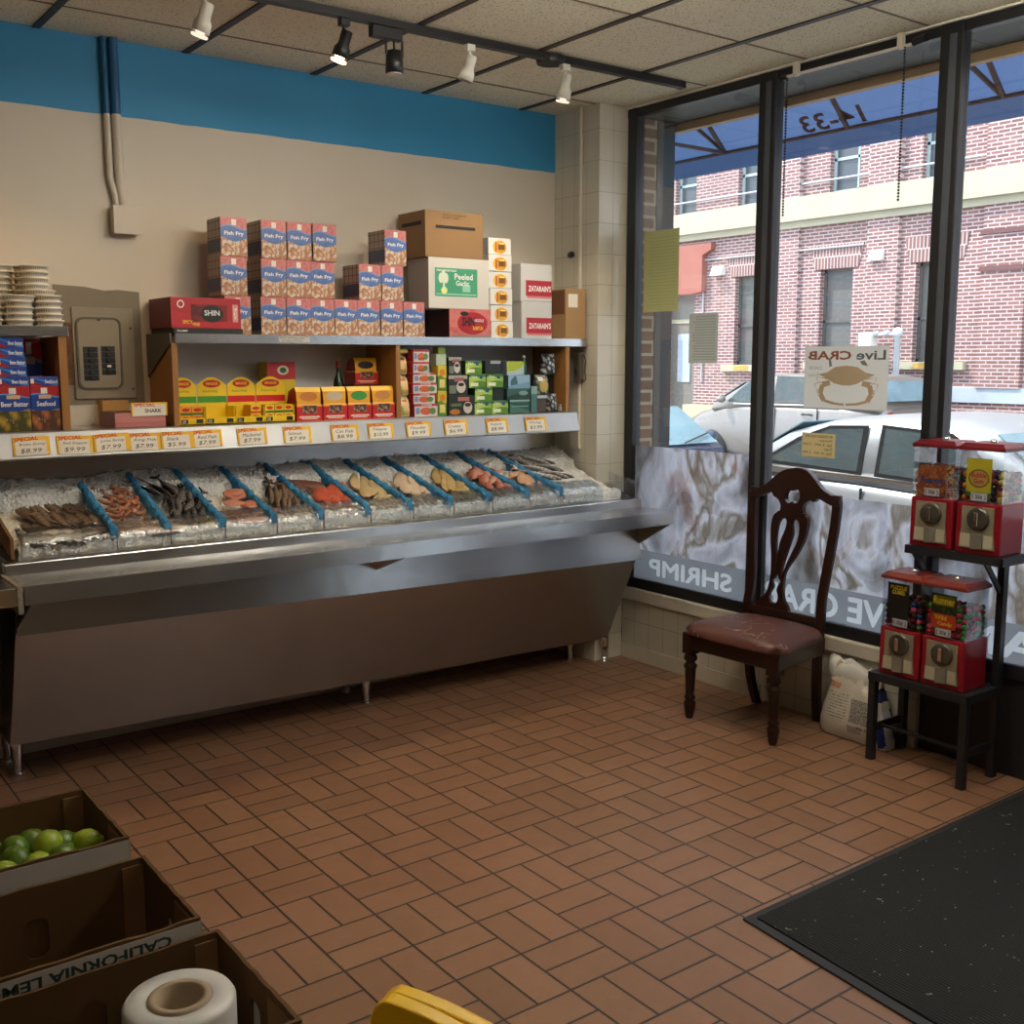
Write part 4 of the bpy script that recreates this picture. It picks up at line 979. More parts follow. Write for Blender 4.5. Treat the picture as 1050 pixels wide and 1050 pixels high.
def pouchbox(x0, x1, y0, y1, z0, z1):
    mb = MB(); w = x1-x0; h = z1-z0
    mb.ring([[(x0, y0, z0), (x1, y0, z0), (x1, y1, z0), (x0, y1, z0)], [(x0, y0, z0+h*.45), (x1, y0, z0+h*.45), (x1, y1, z0+h*.45), (x0, y1, z0+h*.45)], [(x0+w*.04, y0+.006, z0+h*.5), (x1-w*.04, y0+.006, z0+h*.5), (x1-w*.04, y1-.01, z0+h*.5), (x0+w*.04, y1-.01, z0+h*.5)], [(x0+w*.02, y0+.01, z0+h*.86), (x1-w*.02, y0+.01, z0+h*.86), (x1-w*.02, y1-.03, z0+h*.86), (x0+w*.02, y1-.03, z0+h*.86)], [(x0, y0+.022, z1), (x1, y0+.022, z1), (x1, y0+.028, z1), (x0, y0+.028, z1)]], 0, None, False)
    return mb
for i, (a, b, c) in enumerate(((-1.921, -1.792, rgb(200, 120, 40)), (-1.788, -1.664, rgb(196, 176, 150)), (-1.660, -1.535, rgb(60, 140, 50)), (-1.531, -1.408, rgb(196, 130, 60)))):
    carton('pouch_carton', 'red carton of yellow seasoning pouches, %s from the left of the row of four' % ordn[i], 'carton', a, b, -.287, .12, zl, zl+.152, PCH('pouch_%d' % i, c), 'red cartons of yellow pouches', [('SEASONING', .14, .86, .085, .15, WHITE)], shape=pouchbox)
tt = carton('pouch_carton', 'red and yellow pouch carton standing on top at the back of the row of four', 'carton', -1.545, -1.420, -.150, .11, zl+.16, zl+.285, PCH('pouch_top', rgb(40, 24, 20)), None, shape=pouchbox)
carton('stacked_carton', 'dark red carton at the back holding up the top pouch carton', 'carton', -1.56, -1.412, -.16, .14, zl, zl+.1595, simple('dark_red_carton', rgb(96, 26, 24), .5))
def bottle(name, label, x, y, z, r, h, mat, cap, neck=.35, group=None, cat='bottle'):
    t = thing(name, label, cat, (x, y, z), 0, group)
    MB().lathe([(r*.92, 0), (r, h*.03), (r, h*.55), (r*.85, h*.66), (r*neck, h*.78), (r*neck, h*.9)], (x, y, z), 20).build('body', mat, t)
    MB().lathe([(r*neck*1.15, h*.88), (r*neck*1.15, h)], (x, y, z), 16).build('cap', cap, t)
    return t
bottle('sauce_bottle', 'dark green bottle beside the top pouch carton at the back', -1.615, -.11, zl, .026, .27, simple('green_bottle', rgb(30, 52, 30), .2), simple('red_cap', rgb(150, 30, 24), .4))

# ---- right bay
def sack(x0, x1, y0, y1, z0, z1):
    mb = MB(); rs = []; cx = (x0+x1)/2; cy = (y0+y1)/2; w = (x1-x0)/2; d = (y1-y0)/2; n = 20; rg = random.Random(int(x0*1e4))
    for k, (v, kw, kd) in enumerate(((0, .92, .55), (.06, 1, .9), (.3, .98, 1), (.6, .95, .95), (.85, .97, .6), (.93, 1, .15), (1, 1.02, .06))):
        rs.append([(cx+w*kw*math.copysign(abs(math.cos(2*PI*q/n))**.5, math.cos(2*PI*q/n))+rg.uniform(-.002, .002), cy+d*kd*math.copysign(abs(math.sin(2*PI*q/n))**.7, math.sin(2*PI*q/n))+rg.uniform(-.002, .002), z0+(z1-z0)*v) for q in range(n)])
    return mb.ring(rs)
BAGP = pmat('pale_bag', rgb(214, 206, 160), [('e', .5, .45, .30, .28, rgb(226, 190, 130)), ('r', .3, .7, .72, .84, rgb(196, 90, 60)), ('r', .1, .9, .9, 1.0, rgb(236, 234, 220)), ('r', .15, .3, .1, .5, rgb(150, 170, 90)), ('f', .1, .3, rgb(226, 206, 150), rgb(190, 160, 90), 8, .3, .9)])
for k in range(3):
    carton('snack_bag', 'pale yellow bag, %s from the bottom against the wooden divider' % ordn[k], 'bag', -1.378, -1.312, -.285+.01*k, .10, zl+.101*k, zl+.101*k+.1, BAGP, 'pale yellow bags by the divider', shape=sack, bevel=0)
carton('snack_bag', 'yellow bag lying highest on the pale yellow bags under the shelf', 'bag', -1.375, -1.300, -.26, .12, zl+.304, zl+.338, simple('yellow_bag', rgb(206, 190, 110), .4), 'pale yellow bags by the divider', shape=sack, bevel=0)
RB = pmat('cracker_print', rgb(206, 200, 196), [('b', .8, 1.2, rgb(176, 60, 66)), ('e', .5, .42, .26, .3, rgb(206, 100, 60)), ('e', .78, .42, .14, .26, rgb(96, 130, 70)), ('r', .05, .22, .2, .7, rgb(120, 140, 176))], side=rgb(170, 40, 44), top=rgb(206, 190, 184))
for k, (a, b, z0, z1, d) in enumerate(((-1.298, -1.165, 0, .062, 'lowest of the flat stack'), (-1.303, -1.180, .0625, .112, 'second of the flat stack'), (-1.304, -1.168, .1125, .163, 'third of the flat stack'), (-1.303, -1.172, .1635, .212, 'fourth of the flat stack'), (-1.302, -1.212, .2125, .265, 'fifth of the flat stack'), (-1.300, -1.210, .2655, .325, 'topmost of the flat stack'))):
    carton('rice_noodle_carton', 'white and red flat carton, %s beside the pale yellow bags' % d, 'carton', a, b, -.285, .17, zl+z0, zl+z1, RB, 'flat white and red cartons', [('OYSTER', .3, .75, .84, .96, WHITE)] if k < 4 else [('RICE', .3, .7, .1, .3, INK)])
BJ = pmat('yellow_bottle_print', rgb(210, 190, 60), [('w', .55, .06, 6, 0, rgb(90, 140, 50)), ('r', .2, .8, .12, .45, rgb(226, 206, 120)), ('e', .5, .72, .3, .14, rgb(214, 130, 40))])
for k in range(2):
    o = carton('seasoning_carton', 'tall yellow and green carton, %s of two stacked on end' % ('lower' if k == 0 else 'upper'), 'carton', -1.160, -1.107, -.282, .06, zl+.124*k, zl+.124*k+.123, BJ, 'tall yellow and green cartons', bevel=.004)
PG = simple('pale_green_box', rgb(188, 206, 176), .5)
carton('tea_carton', 'pale green cube carton on top of the upper yellow and green carton', 'carton', -1.163, -1.105, -.275, .06, zl+.248, zl+.303, PG)
carton('tea_carton', 'small yellow-green carton highest beside the coffee cartons', 'carton', -1.148, -1.106, -.27, .05, zl+.3035, zl+.338, simple('lime_box', rgb(150, 176, 80), .5))
CF = pmat('coffee_print', rgb(34, 44, 34), [('r', .36, .8, .72, .92, rgb(186, 110, 100)), ('e', .74, .38, .17, .30, rgb(206, 196, 184)), ('e', .74, .52, .12, .10, rgb(70, 36, 22)), ('e', .25, .18, .2, .14, rgb(190, 120, 40)), ('r', .1, .5, .45, .6, rgb(90, 120, 80))], side=rgb(26, 32, 26), top=rgb(40, 44, 40))
CF2 = pmat('coffee_print_tall', rgb(44, 48, 44), [('b', .82, 1.2, rgb(170, 164, 160)), ('r', .3, .8, .68, .88, rgb(150, 96, 96)), ('e', .66, .42, .24, .30, rgb(206, 200, 190)), ('e', .66, .54, .16, .09, rgb(60, 34, 22)), ('r', .05, .4, .1, .5, rgb(120, 130, 110))], side=rgb(22, 24, 22), top=rgb(130, 128, 124))
carton('coffee_carton', 'dark green coffee carton with a cup, lowest of the coffee stack', 'carton', -1.102, -.945, -.287, .10, zl, zl+.098, CF, 'dark coffee cartons')
carton('coffee_carton', 'dark coffee carton with a cup, middle of the coffee stack', 'carton', -1.100, -.985, -.285, .10, zl+.0985, zl+.198, CF2, 'dark coffee cartons')
carton('coffee_carton', 'dark coffee carton with a cup, topmost of the coffee stack', 'carton', -1.098, -1.022, -.285, .10, zl+.1985, zl+.288, CF2, 'dark coffee cartons')
GT = pmat('green_tea_print', rgb(150, 190, 70), [('d', 1.2, .35, rgb(176, 206, 96)), ('e', .62, .22, .5, .3, rgb(90, 140, 40)), ('b', .80, 1.2, rgb(60, 120, 60)), ('r', .62, .8, .66, .9, rgb(40, 70, 130)), ('r', .1, .55, .12, .38, rgb(228, 232, 200))], side=rgb(44, 84, 34), top=rgb(150, 176, 110))
gl = [(-.942, -.838, 0, .066, 'lowest left'), (-.834, -.731, 0, .066, 'lowest right'), (-.940, -.832, .0665, .134, 'second row left'), (-.976, -.872, .1345, .202, 'third row left'), (-.868, -.762, .1345, .202, 'third row right'), (-.996, -.896, .2025, .270, 'top row')]
for a, b, z0, z1, d in gl:
    carton('green_tea_carton', 'bright green tea carton, %s of the green tea pile' % d, 'carton', a, b, -.284, .09, zl+z0, zl+z1, GT, 'bright green tea cartons', [('TEA', .12, .5, .72, .88, WHITE, .02)])
DKB = simple('dark_green_box', rgb(26, 40, 30), .5)
carton('dark_carton', 'dark carton between the green tea cartons in the second row', 'carton', -.828, -.750, -.270, .12, zl+.0665, zl+.134, DKB)
carton('dark_carton', 'dark carton with a pale top in the top row of the green tea pile', 'carton', -.868, -.768, -.270, .12, zl+.2025, zl+.270, pmat('dark_carton_print', rgb(28, 36, 30), [('r', .35, 1.2, .78, 1.2, rgb(170, 178, 186))]))
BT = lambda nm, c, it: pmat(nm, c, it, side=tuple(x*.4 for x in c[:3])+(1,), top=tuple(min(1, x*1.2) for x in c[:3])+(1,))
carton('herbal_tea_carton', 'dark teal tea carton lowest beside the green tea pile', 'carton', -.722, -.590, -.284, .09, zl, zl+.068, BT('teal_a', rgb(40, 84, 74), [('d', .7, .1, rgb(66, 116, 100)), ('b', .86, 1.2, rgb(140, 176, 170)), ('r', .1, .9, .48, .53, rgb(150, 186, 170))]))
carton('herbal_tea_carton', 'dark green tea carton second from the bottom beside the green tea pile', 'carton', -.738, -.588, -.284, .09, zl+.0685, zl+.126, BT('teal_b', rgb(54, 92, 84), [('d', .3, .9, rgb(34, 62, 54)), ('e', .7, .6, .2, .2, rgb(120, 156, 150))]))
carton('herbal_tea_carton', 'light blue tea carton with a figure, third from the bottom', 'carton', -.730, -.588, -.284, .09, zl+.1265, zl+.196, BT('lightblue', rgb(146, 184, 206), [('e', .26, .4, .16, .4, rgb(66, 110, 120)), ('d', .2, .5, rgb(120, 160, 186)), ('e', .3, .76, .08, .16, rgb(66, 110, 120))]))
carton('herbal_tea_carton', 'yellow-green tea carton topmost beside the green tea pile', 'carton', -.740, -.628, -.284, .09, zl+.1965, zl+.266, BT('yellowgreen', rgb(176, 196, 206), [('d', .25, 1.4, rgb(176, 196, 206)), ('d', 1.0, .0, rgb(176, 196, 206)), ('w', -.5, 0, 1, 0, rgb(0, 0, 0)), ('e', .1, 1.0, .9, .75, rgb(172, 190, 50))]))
bottle('green_bottle', 'small green bottle standing on the light blue tea carton', -.604, -.25, zl+.1965, .014, .10, simple('clear_green', rgb(44, 92, 54), .15), WHITE, .5)
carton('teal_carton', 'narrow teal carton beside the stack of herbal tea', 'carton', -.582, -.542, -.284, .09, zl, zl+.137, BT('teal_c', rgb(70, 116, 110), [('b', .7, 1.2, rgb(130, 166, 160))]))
PKT = pmat('pale_packet', rgb(170, 170, 150), [('f', 0, 1, rgb(196, 196, 190), rgb(70, 74, 60), 6), ('e', .5, .45, .3, .3, rgb(186, 160, 80)), ('r', .15, .5, .7, .9, rgb(220, 220, 214))])
PKT2 = pmat('silver_packet', rgb(190, 194, 196), [('f', 0, 1, rgb(206, 208, 210), rgb(50, 52, 50), 5)], rough=.2)
carton('box_plain', 'dark brown upright box under the packets at the right of the bay', 'box', -.534, -.475, -.275, .08, zl, zl+.072, simple('brown_upright', rgb(74, 60, 44), .5))
carton('tray_lid', 'pale lid lying across the dark brown upright box', 'lid', -.536, -.470, -.28, .09, zl+.0725, zl+.088, simple('pale_lid', rgb(180, 190, 196), .4))
carton('spice_packet', 'silver packet leaning at the bottom right of the bay', 'packet', -.466, -.400, -.286, .05, zl, zl+.095, PKT2, 'spice packets', shape=sack, bevel=0)
carton('spice_packet', 'olive packet on the pale lid at the right of the bay', 'packet', -.536, -.450, -.282, .06, zl+.0885, zl+.195, PKT, 'spice packets', shape=sack, bevel=0)
carton('spice_packet', 'silver packet topmost at the right of the bay', 'packet', -.486, -.398, -.270, .05, zl+.1955, zl+.305, PKT2, 'spice packets', shape=sack, bevel=0)
carton('box_plain', 'dark box behind the packets reaching up the right end of the bay', 'box', -.495, -.365, -.20, .15, zl, zl+.195, simple('dark_backing_box', rgb(40, 36, 28), .6))
bottle('spice_jar', 'tiny glass spice jar at the right end of the lower shelf', -.378, -.272, zl, .013, .038, simple('jar_glass', rgb(150, 150, 140), .15), simple('silver_cap', (.6, .6, .6, 1), .3, 1), .7, None, 'jar')
# ------------------------------------------------------------------ track lights
tr = thing('light_track', 'black track of spotlights running along the ceiling', 'light track', (-1.9, -.93, H-.03))
MB().box(-3.9, -.165, -.948, -.912, H-.034, H-.006).build('rail', BLACK, tr)
MB().box(-.180, -.160, -.950, -.910, H-.036, H-.004).build('end_cap', BLACK, tr)
MB().lathe([(.062, H-.036), (.066, H-.02), (.062, H-.006)], (-.95, -.90, 0), 28).build('canopy', BLACK, tr)
WARM = (1, .62, .28, 1)
BULB = m_emit('lit_bulb', (1, .66, .30, 1), 26); BULBD = m_emit('dim_bulb', (1, .86, .66, 1), .45)
REFL = m_emit('lit_reflector', (1, .66, .3, 1), 3)
def spot(name, label, x, mat, tilt, lit, group='track spotlights'):
    t = thing(name, label, 'spotlight', (x, -.93, H-.034), 0, group); z = H-.035
    MB().box(x-.02, x+.02, -.946, -.914, z-.028, z).build('adapter', mat, t, bevel=.003)
    MB().tube([(x, -.93, z-.027), (x, -.93, z-.058)], .008, 10).build('stem', mat, t)
    T = Matrix.Translation((x, -.93, z-.046)) @ Matrix.Rotation(tilt, 4, 'Y') @ Matrix.Rotation(.22, 4, 'X')
    MB().lathe([(.019, .006), (.022, .003), (.022, -.045), (.031, -.062), (.032, -.096), (.029, -.096), (.028, -.066)], (.012, 0, 0), 24, T=T, caps=(True, False)).build('housing', mat, t)
    if lit:
        MB().ball((.012, 0, -.086), .020, 14, 10, T=T).build('bulb', BULB if lit == 2 else BULBD, t)
        MB().lathe([(.029, -.112), (.031, -.106), (.029, -.104)], (.012, 0, 0), 20, T=T, caps=(False, False)).build('reflector_ring', REFL if lit == 2 else BULBD, t)
    return t, T
heads = [spot('spotlight', 'black spotlight with a glowing warm bulb on the ceiling track', -1.985, BLACK, .25, 2)]
spot('spotlight', 'white flared spotlight, third head from the right end of the track beyond the black ones', -2.535, WHITEP, .25, 1)
spot('spotlight', 'white spotlight between the black gimbal head and the round canopy', -1.405, WHITEP, .22, 0)
heads.append(spot('spotlight', 'white spotlight beside the round canopy near the right end of the track', -.895, WHITEP, .05, 1))
heads.append(spot('spotlight', 'lit black spotlight on the track beyond the left edge of the photo', -3.3, BLACK, .1, 2))  # unseen head, added to help brighten the room
t = thing('spotlight', 'black gimbal spotlight hanging from a flat box on the track', 'spotlight', (-1.80, -.93, H-.034), 0, 'track spotlights')
z = H-.035
MB().box(-1.87, -1.735, -.948, -.912, z-.045, z).build('adapter', BLACK, t, bevel=.003)
for dx in (-.037, 0, .037): MB().tube([(-1.765+dx, -.93, z-.04), (-1.765+dx, -.93, z-.10 if dx else z-.08)], .005, 8).build('yoke', BLACK, t)
MB().lathe([(.012, z-.078), (.034, z-.085), (.036, z-.165), (.032, z-.168)], (-1.765, -.93, 0), 24).build('housing', BLACK, t)
MB().lathe([(.030, z-.172), (.030, z-.168)], (-1.765, -.93, 0), 20).build('lens', simple('pale_lens', (.6, .6, .58, 1), .2), t)
for (t_, T), e in zip(heads, (4, 16, 7)):
    l = bpy.data.lights.new('spot_lamp', 'SPOT'); l.energy = e; l.color = WARM[:3] if e != 16 or t_ is heads[2][0] else (1, .86, .66); l.spot_size = 2.0; l.spot_blend = .6; l.shadow_soft_size = .03
    o = bpy.data.objects.new('spot_lamp', l); COL.objects.link(o); o.parent = t_
    o.matrix_local = Matrix.Translation(-Vector(t_.location)) @ T @ Matrix.Translation((.012, 0, -.118))

# ------------------------------------------------------------------ things on the glass
GX = .0285   # inner glass face
def onglass(y0, y1, z0, z1, x=GX, th=.0008):
    return MB().box(x-th, x, min(y0, y1), max(y0, y1), z0, z1)
YD, ZD = (0, 1, 0), (0, 0, 1)     # lettering read from the street
def back_text(mb, s, yr, z, w=None, h=None, x=GX, bold=0.0, shear=0.0):
    """text readable from outside; yr = its end nearest the viewer's right"""
    return put_text(mb, s, (x-.0016, yr, z), YD, ZD, w=w, h=h, bold=bold, shear=shear, off=0)
PAPG = m_trans('sunlit_green_paper', rgb(214, 212, 168), .8)
o = onglass(-.738, -.478, 1.915, 2.335).build('green_poster', PAPG); tag(o, 'yellow-green paper poster taped to the left of the glass in front of the brick pier', 'poster')
mb = MB()
for k in range(22): mb.box(GX-.0016, GX-.001, -.715, -.50+random.uniform(-.03, 0), 1.95+.0165*k, 1.953+.0165*k)
mb.build('printed_lines', m_tint('faint_green_print', (.92, .92, .86, 1)), o)
PAPN = m_trans('grey_notice_paper', rgb(214, 214, 204), .8)
o = onglass(-1.020, -.822, 1.645, 1.898).build('notice', PAPN); tag(o, 'small grey printed notice on the glass beside the green poster', 'notice')
mb = MB()
for k in range(17): mb.box(GX-.0016, GX-.001, -1.005, -.84+random.uniform(-.03, 0), 1.662+.0135*k, 1.667+.0135*k)
mb.build('printed_lines', m_tint('notice_print', (.88, .88, .86, 1)), o)
CRABP = m_trans('crab_sign_paper', rgb(236, 234, 226), .8)
cs = onglass(-2.005, -1.562, 1.444, 1.722).build('crab_sign', CRABP); tag(cs, 'Live CRAB paper sign with a brown crab drawing in the middle window', 'sign')
mb = MB(); back_text(mb, 'CRAB', -1.815, 1.662, w=.235, h=.040, bold=.03); mb.build('crab_lettering', BROWNINK, cs)
mb = MB(); back_text(mb, 'Live', -1.99, 1.662, w=.15, h=.042, bold=.02)
# (Live stands before CRAB when read from the street)
mb.build('live_lettering', GREYINK, cs)
mb = MB(); back_text(mb, 'CANCER', -1.66, 1.618, w=.075, h=.015); back_text(mb, 'Fritti', -1.64, 1.585, w=.055, h=.016); mb.build('small_lettering', simple('pale_grey_ink', rgb(170, 168, 156), .7), cs)
cy, cz = -1.79, 1.585
def flat(mb, pts, dx=0): mb.prism([(cy+a, cz+b) for a, b in pts], 'x', GX-.0018-dx, GX-.0012-dx)
mb = MB(); flat(mb, [(-.15, .012), (-.10, .022), (-.06, .045), (0, .052), (.06, .045), (.10, .022), (.15, .012), (.10, -.008), (.06, -.028), (.02, -.036), (-.02, -.036), (-.06, -.028), (-.10, -.008)]); mb.build('crab_shell', simple('crab_brown', rgb(184, 164, 134), .7), cs)
mb = MB()
for sg in (-1, 1):
    L = [(sg*a, b) for a, b in ((.085, -.025), (.125, -.035), (.135, -.075), (.115, -.105), (.06, -.118), (.005, -.122))]
    for i in range(len(L)-1):
        (a, b), (c, d) = L[i], L[i+1]; n = Vector((d-b, a-c)).normalized()*(.012 if i < 3 else .009-.001*i)
        flat(mb, [(a+n.x, b+n.y), (c+n.x, d+n.y), (c-n.x, d-n.y), (a-n.x, b-n.y)], .0002*i)
    for q, (a, b) in enumerate(((.16, .0), (.17, -.03), (.155, -.06))):
        flat(mb, [(sg*.09, -.006-.008*q), (sg*a, b), (sg*(a-.012), b-.03), (sg*(a-.004), b-.001), (sg*.09, -.012-.008*q)], .001+.0002*q)
mb.build('crab_claws', simple('crab_tan', rgb(190, 160, 126), .7), cs)
mb = MB(); flat(mb, [(.075, .05), (.085, .085), (.095, .085), (.09, .045)], .002); flat(mb, [(-.115, .05), (-.095, .075), (-.07, .07), (-.085, .055)], .002); mb.build('crab_fins', simple('crab_grey', rgb(130, 130, 120), .7), cs)
hs = onglass(-1.745, -1.562, 1.218, 1.328).build('hours_sign', m_trans('tan_paper', rgb(226, 212, 172), .75)); tag(hs, 'small tan opening hours card taped below the crab sign', 'sign')
mb = MB()
for s_, z_, w_ in (('BUSINESS HOURS', 1.308, .15), ('Monday', 1.288, .07), ('Sat  9 AM - 7 PM', 1.270, .16), ('Sun', 1.252, .04), ('Sun 10 AM - 6 PM', 1.232, .16)): back_text(mb, s_, -1.73, z_, w=w_, h=.012)
mb.build('lettering', INK, hs)
# printed film along the foot of the glass
def film(y0, y1, z1, name, label, word, wy, ww, hue, seed, wz=.492, wh=.095, bold=.03):
    f = onglass(y0, y1, .462, z1).build('window_film', m_film(name, hue)); tag(f, label, 'window film', 'seafood window films')
    g = band_geo(word, y1-y0, .163, wy-y0, ww, wz-.462, wh, bold)
    MB().add([(GX-.0012-p[2], y0+p[0], .462+p[1]) for p in g[0]], g[1]).build('film_band', m_tint(name+'_band', (.66, .66, .67, 1)), f, recalc=False)
    rg = random.Random(seed)
    for k in range(7):
        c = (rg.uniform(y0+.12, y1-.12), rg.uniform(.74, z1-.14)); r = rg.uniform(.10, .22); a0 = rg.uniform(0, 6); sp = rg.uniform(1.4, 2.4)
        outer = []; inner = []
        for q in range(15):
            t = a0+sp*q/14; wd = (.10+.42*math.sin(PI*min(1, .10+.88*q/14)))*r
            outer.append((c[0]+(r+wd/2)*math.cos(t)*.7, c[1]+(r+wd/2)*math.sin(t))); inner.append((c[0]+(r-wd/2)*math.cos(t)*.7, c[1]+(r-wd/2)*math.sin(t)))
        poly = [(min(max(a, y0+.003), y1-.003), min(max(b, .63), z1-.003)) for a, b in outer+inner[::-1]]
        MB().add([(GX-.0013-.0002*k, a, b) for a, b in poly], [list(range(len(poly)))]).build('printed_shape', [m_tint(name+'_shade', (.84, .82, .80, 1)), m_tint(name+'_tint', (.92, .83, .78, 1)), m_tint(name+'_soft', (.88, .89, .91, 1))][k % 3], f, recalc=False)
    return f
film(-1.263, -.436, 1.200, 'shrimp_film', 'see-through window film with a shrimp picture and SHRIMP in mirror writing', 'SHRIMP', -1.155, .60, rgb(206, 170, 156), 4)
film(-2.188, -1.367, 1.045, 'crab_film', 'see-through window film with a crab picture and LIVE CRAB in mirror writing', 'LIVE CRAB', -2.16, .80, rgb(196, 180, 164), 9, .480, .12)
film(-3.112, -2.292, 1.045, 'clam_film', 'see-through window film behind the gumball machines with mirror writing', 'CLAM', -3.05, .66, rgb(196, 186, 176), 12, .480, .12)
# blind rod with chains
bl = thing('blind_rod', 'slim white blind rod with two hanging bead chains high in the middle window', 'blind rod', (-.03, -1.78, 2.9))
MB().tube([(-.03, -1.425, 2.925), (-.03, -2.12, 2.925)], .006, 10).build('rod', WHITEP, bl)
MB().tube([(-.03, -2.09, 2.928), (-.032, -2.15, 2.936)], .016, 10).tube([(-.03, -1.415, 2.921), (-.03, -1.45, 2.924)], .012, 10).build('end_cap', BLACK, bl)
for y in (-1.50, -2.03): MB().box(-.04, -.014, y-.012, y+.012, 2.918, 2.98).build('bracket', CREAM, bl, bevel=.003)
for y in (-1.452, -2.052):
    mb = MB()
    for k in range(48): mb.lathe([(.0012, -.005), (.0052, -.003), (.0052, .003), (.0012, .005)], (-.03, y, 2.92-.0128*k), 6)
    mb.tube([(-.03, y, 2.93), (-.03, y, 2.31)], .0009, 4)
    mb.build('bead_chain', BLACK, bl)
# ------------------------------------------------------------------ dining chair
ch = thing('dining_chair', 'dark mahogany dining chair with worn brown seat and pierced back by the window', 'chair', (-.263, -1.592, 0), math.radians(-87))
def turned(x, y):
    pr = [(.016, 0), (.020, .012), (.027, .055), (.028, .075), (.020, .085), (.026, .098), (.026, .104), (.019, .112), (.021, .14), (.026, .225), (.027, .24), (.032, .246), (.032, .256), (.022, .264), (.022, .274), (.033, .284), (.030, .30), (.022, .312)]
    mb = MB().lathe(pr, (x, y, 0), 20); mb.box(x-.028, x+.028, y-.028, y+.028, .312, .405); return mb
for x in (-.238, .238):
    turned(x, -.20).build('front_leg', WOODD, ch, local=True)
def sweep(pts, w, d):
    """rectangular-section rail through (x,y,z) points"""
    rs = []
    for i, p in enumerate(pts):
        ww = w[i] if isinstance(w, list) else w; dd = d[i] if isinstance(d, list) else d
        rs.append([(p[0]-ww/2, p[1]-dd/2, p[2]), (p[0]+ww/2, p[1]-dd/2, p[2]), (p[0]+ww/2, p[1]+dd/2, p[2]), (p[0]-ww/2, p[1]+dd/2, p[2])])
    return MB().ring(rs, 0, None, False)
def cat(ps, n):
    out = []
    for i in range(len(ps)-1):
        p0, p1, p2, p3 = [Vector(ps[min(max(i+j, 0), len(ps)-1)]) for j in (-1, 0, 1, 2)]
        for k in range(n):
            u = k/n; out.append(0.5*((2*p1)+(p2-p0)*u+(2*p0-5*p1+4*p2-p3)*u*u+(3*p1-p0-3*p2+p3)*u**3))
    return out+[Vector(ps[-1])]
for s in (-1, 1):
    pts = cat([(s*.175, .222, 0), (s*.188, .185, .14), (s*.198, .168, .33), (s*.203, .168, .45)], 5)
    sweep(pts, .036, .036).build('rear_leg', WOODD, ch, local=True, bevel=.004)
    pts = cat([(s*.203, .168, .45), (s*.205, .172, .52), (s*.200, .186, .60), (s*.212, .202, .74), (s*.228, .216, .90), (s*.232, .224, 1.0), (s*.226, .228, 1.06)], 5)
    sweep(pts, .044, .028).build('back_post', WOODD, ch, local=True, bevel=.006)
# seat frame: front, back and side rails
mb = MB()
fr_ = [(-.262, -.222), (.262, -.222)]
mb.add([(-.272, -.225, .335), (.272, -.225, .335), (.226, .185, .335), (-.226, .185, .335), (-.272, -.225, .412), (.272, -.225, .412), (.226, .185, .412), (-.226, .185, .412)], [(3, 2, 1, 0), (4, 5, 6, 7), (0, 1, 5, 4), (1, 2, 6, 5), (2, 3, 7, 6), (3, 0, 4, 7)])
mb.build('seat_frame', WOODD, ch, local=True, bevel=.006)
mb = MB(); n = 18; vs = []; fs = []
for i in range(n+1):
    for j in range(n+1):
        u = -1+2*i/n; v = -1+2*j/n
        hw = .288+(.236-.288)*(v+1)/2
        rr = 1-.08*max(0, abs(u)-.8)/.2*max(0, abs(v)-.8)/.2*2
        bow = -.022*(1-u*u)*(v < 0)*(-v)
        z = .412+.052*((1-abs(u)**4)*(1-abs(v)**4))**.5+.012
        vs.append((u*hw*rr, -.02+v*.212*rr+bow, z))
for i in range(n):
    for j in range(n): a = i*(n+1)+j; fs.append((a, a+n+1, a+n+2, a+1))
b0 = len(vs); rim = [i*(n+1) for i in range(n+1)]+[n*(n+1)+j for j in range(1, n+1)]+[i*(n+1)+n for i in range(n-1, -1, -1)]+[j for j in range(n-1, 0, -1)]
for r_ in rim: vs.append((vs[r_][0], vs[r_][1], .411))
for k in range(len(rim)): fs.append((rim[k], rim[(k+1) % len(rim)], b0+(k+1) % len(rim), b0+k))
mb.add(vs, fs, 0, None, True)
def m_seat():
    t = NT('worn_brown_leather'); p = t.co(); n1 = t.noise(p, 9, 4)
    base = t.mix(n1, rgb(104, 62, 52), rgb(78, 46, 40))
    v = t.vor(t.mix(.25, p, t.noise(p, 5, 3, .6, 1)), 11, 0, 'DISTANCE_TO_EDGE')
    cr = t.m('MULTIPLY', t.m('LESS_THAN', v, .018), t.m('GREATER_THAN', t.noise(p, 7, 3), .54))
    t.bsdf(t.mix(cr, base, rgb(170, 140, 120)), .4, 0, t.bump(t.noise(p, 120, 3), .2, .003)); return t.mat
mb.build('seat_pad', m_seat(), ch, local=True)
# crest rail and pierced splat
CZ = lambda p: ((p[0]-420)*.00090, 1.168-(p[1]-.075*(p[0]-420)-50)*.000872)
crest = [(150, 178), (200, 158), (255, 132), (310, 85), (365, 58), (430, 50), (490, 64), (540, 105), (590, 158), (645, 190), (694, 216), (694, 252), (640, 240), (575, 212), (552, 230), (528, 222), (504, 234), (487, 258), (480, 305), (362, 295), (352, 252), (332, 218), (303, 203), (283, 182), (215, 206), (150, 214)]
cart = [(376, 192), (395, 166), (420, 172), (446, 166), (463, 186), (461, 224), (440, 238), (420, 228), (400, 238), (378, 222)]
spl = [(356, 280), (330, 288), (308, 310), (300, 360), (305, 440), (318, 520), (325, 620), (318, 690), (300, 735), (268, 765), (262, 812), (447, 838), (447, 795), (425, 765), (412, 720), (410, 640), (425, 590), (470, 520), (510, 440), (523, 370), (520, 320), (502, 302), (486, 290)]
hl = [(375, 320), (395, 335), (390, 380), (365, 450), (357, 540), (351, 612), (343, 600), (345, 520), (337, 420), (345, 350)]
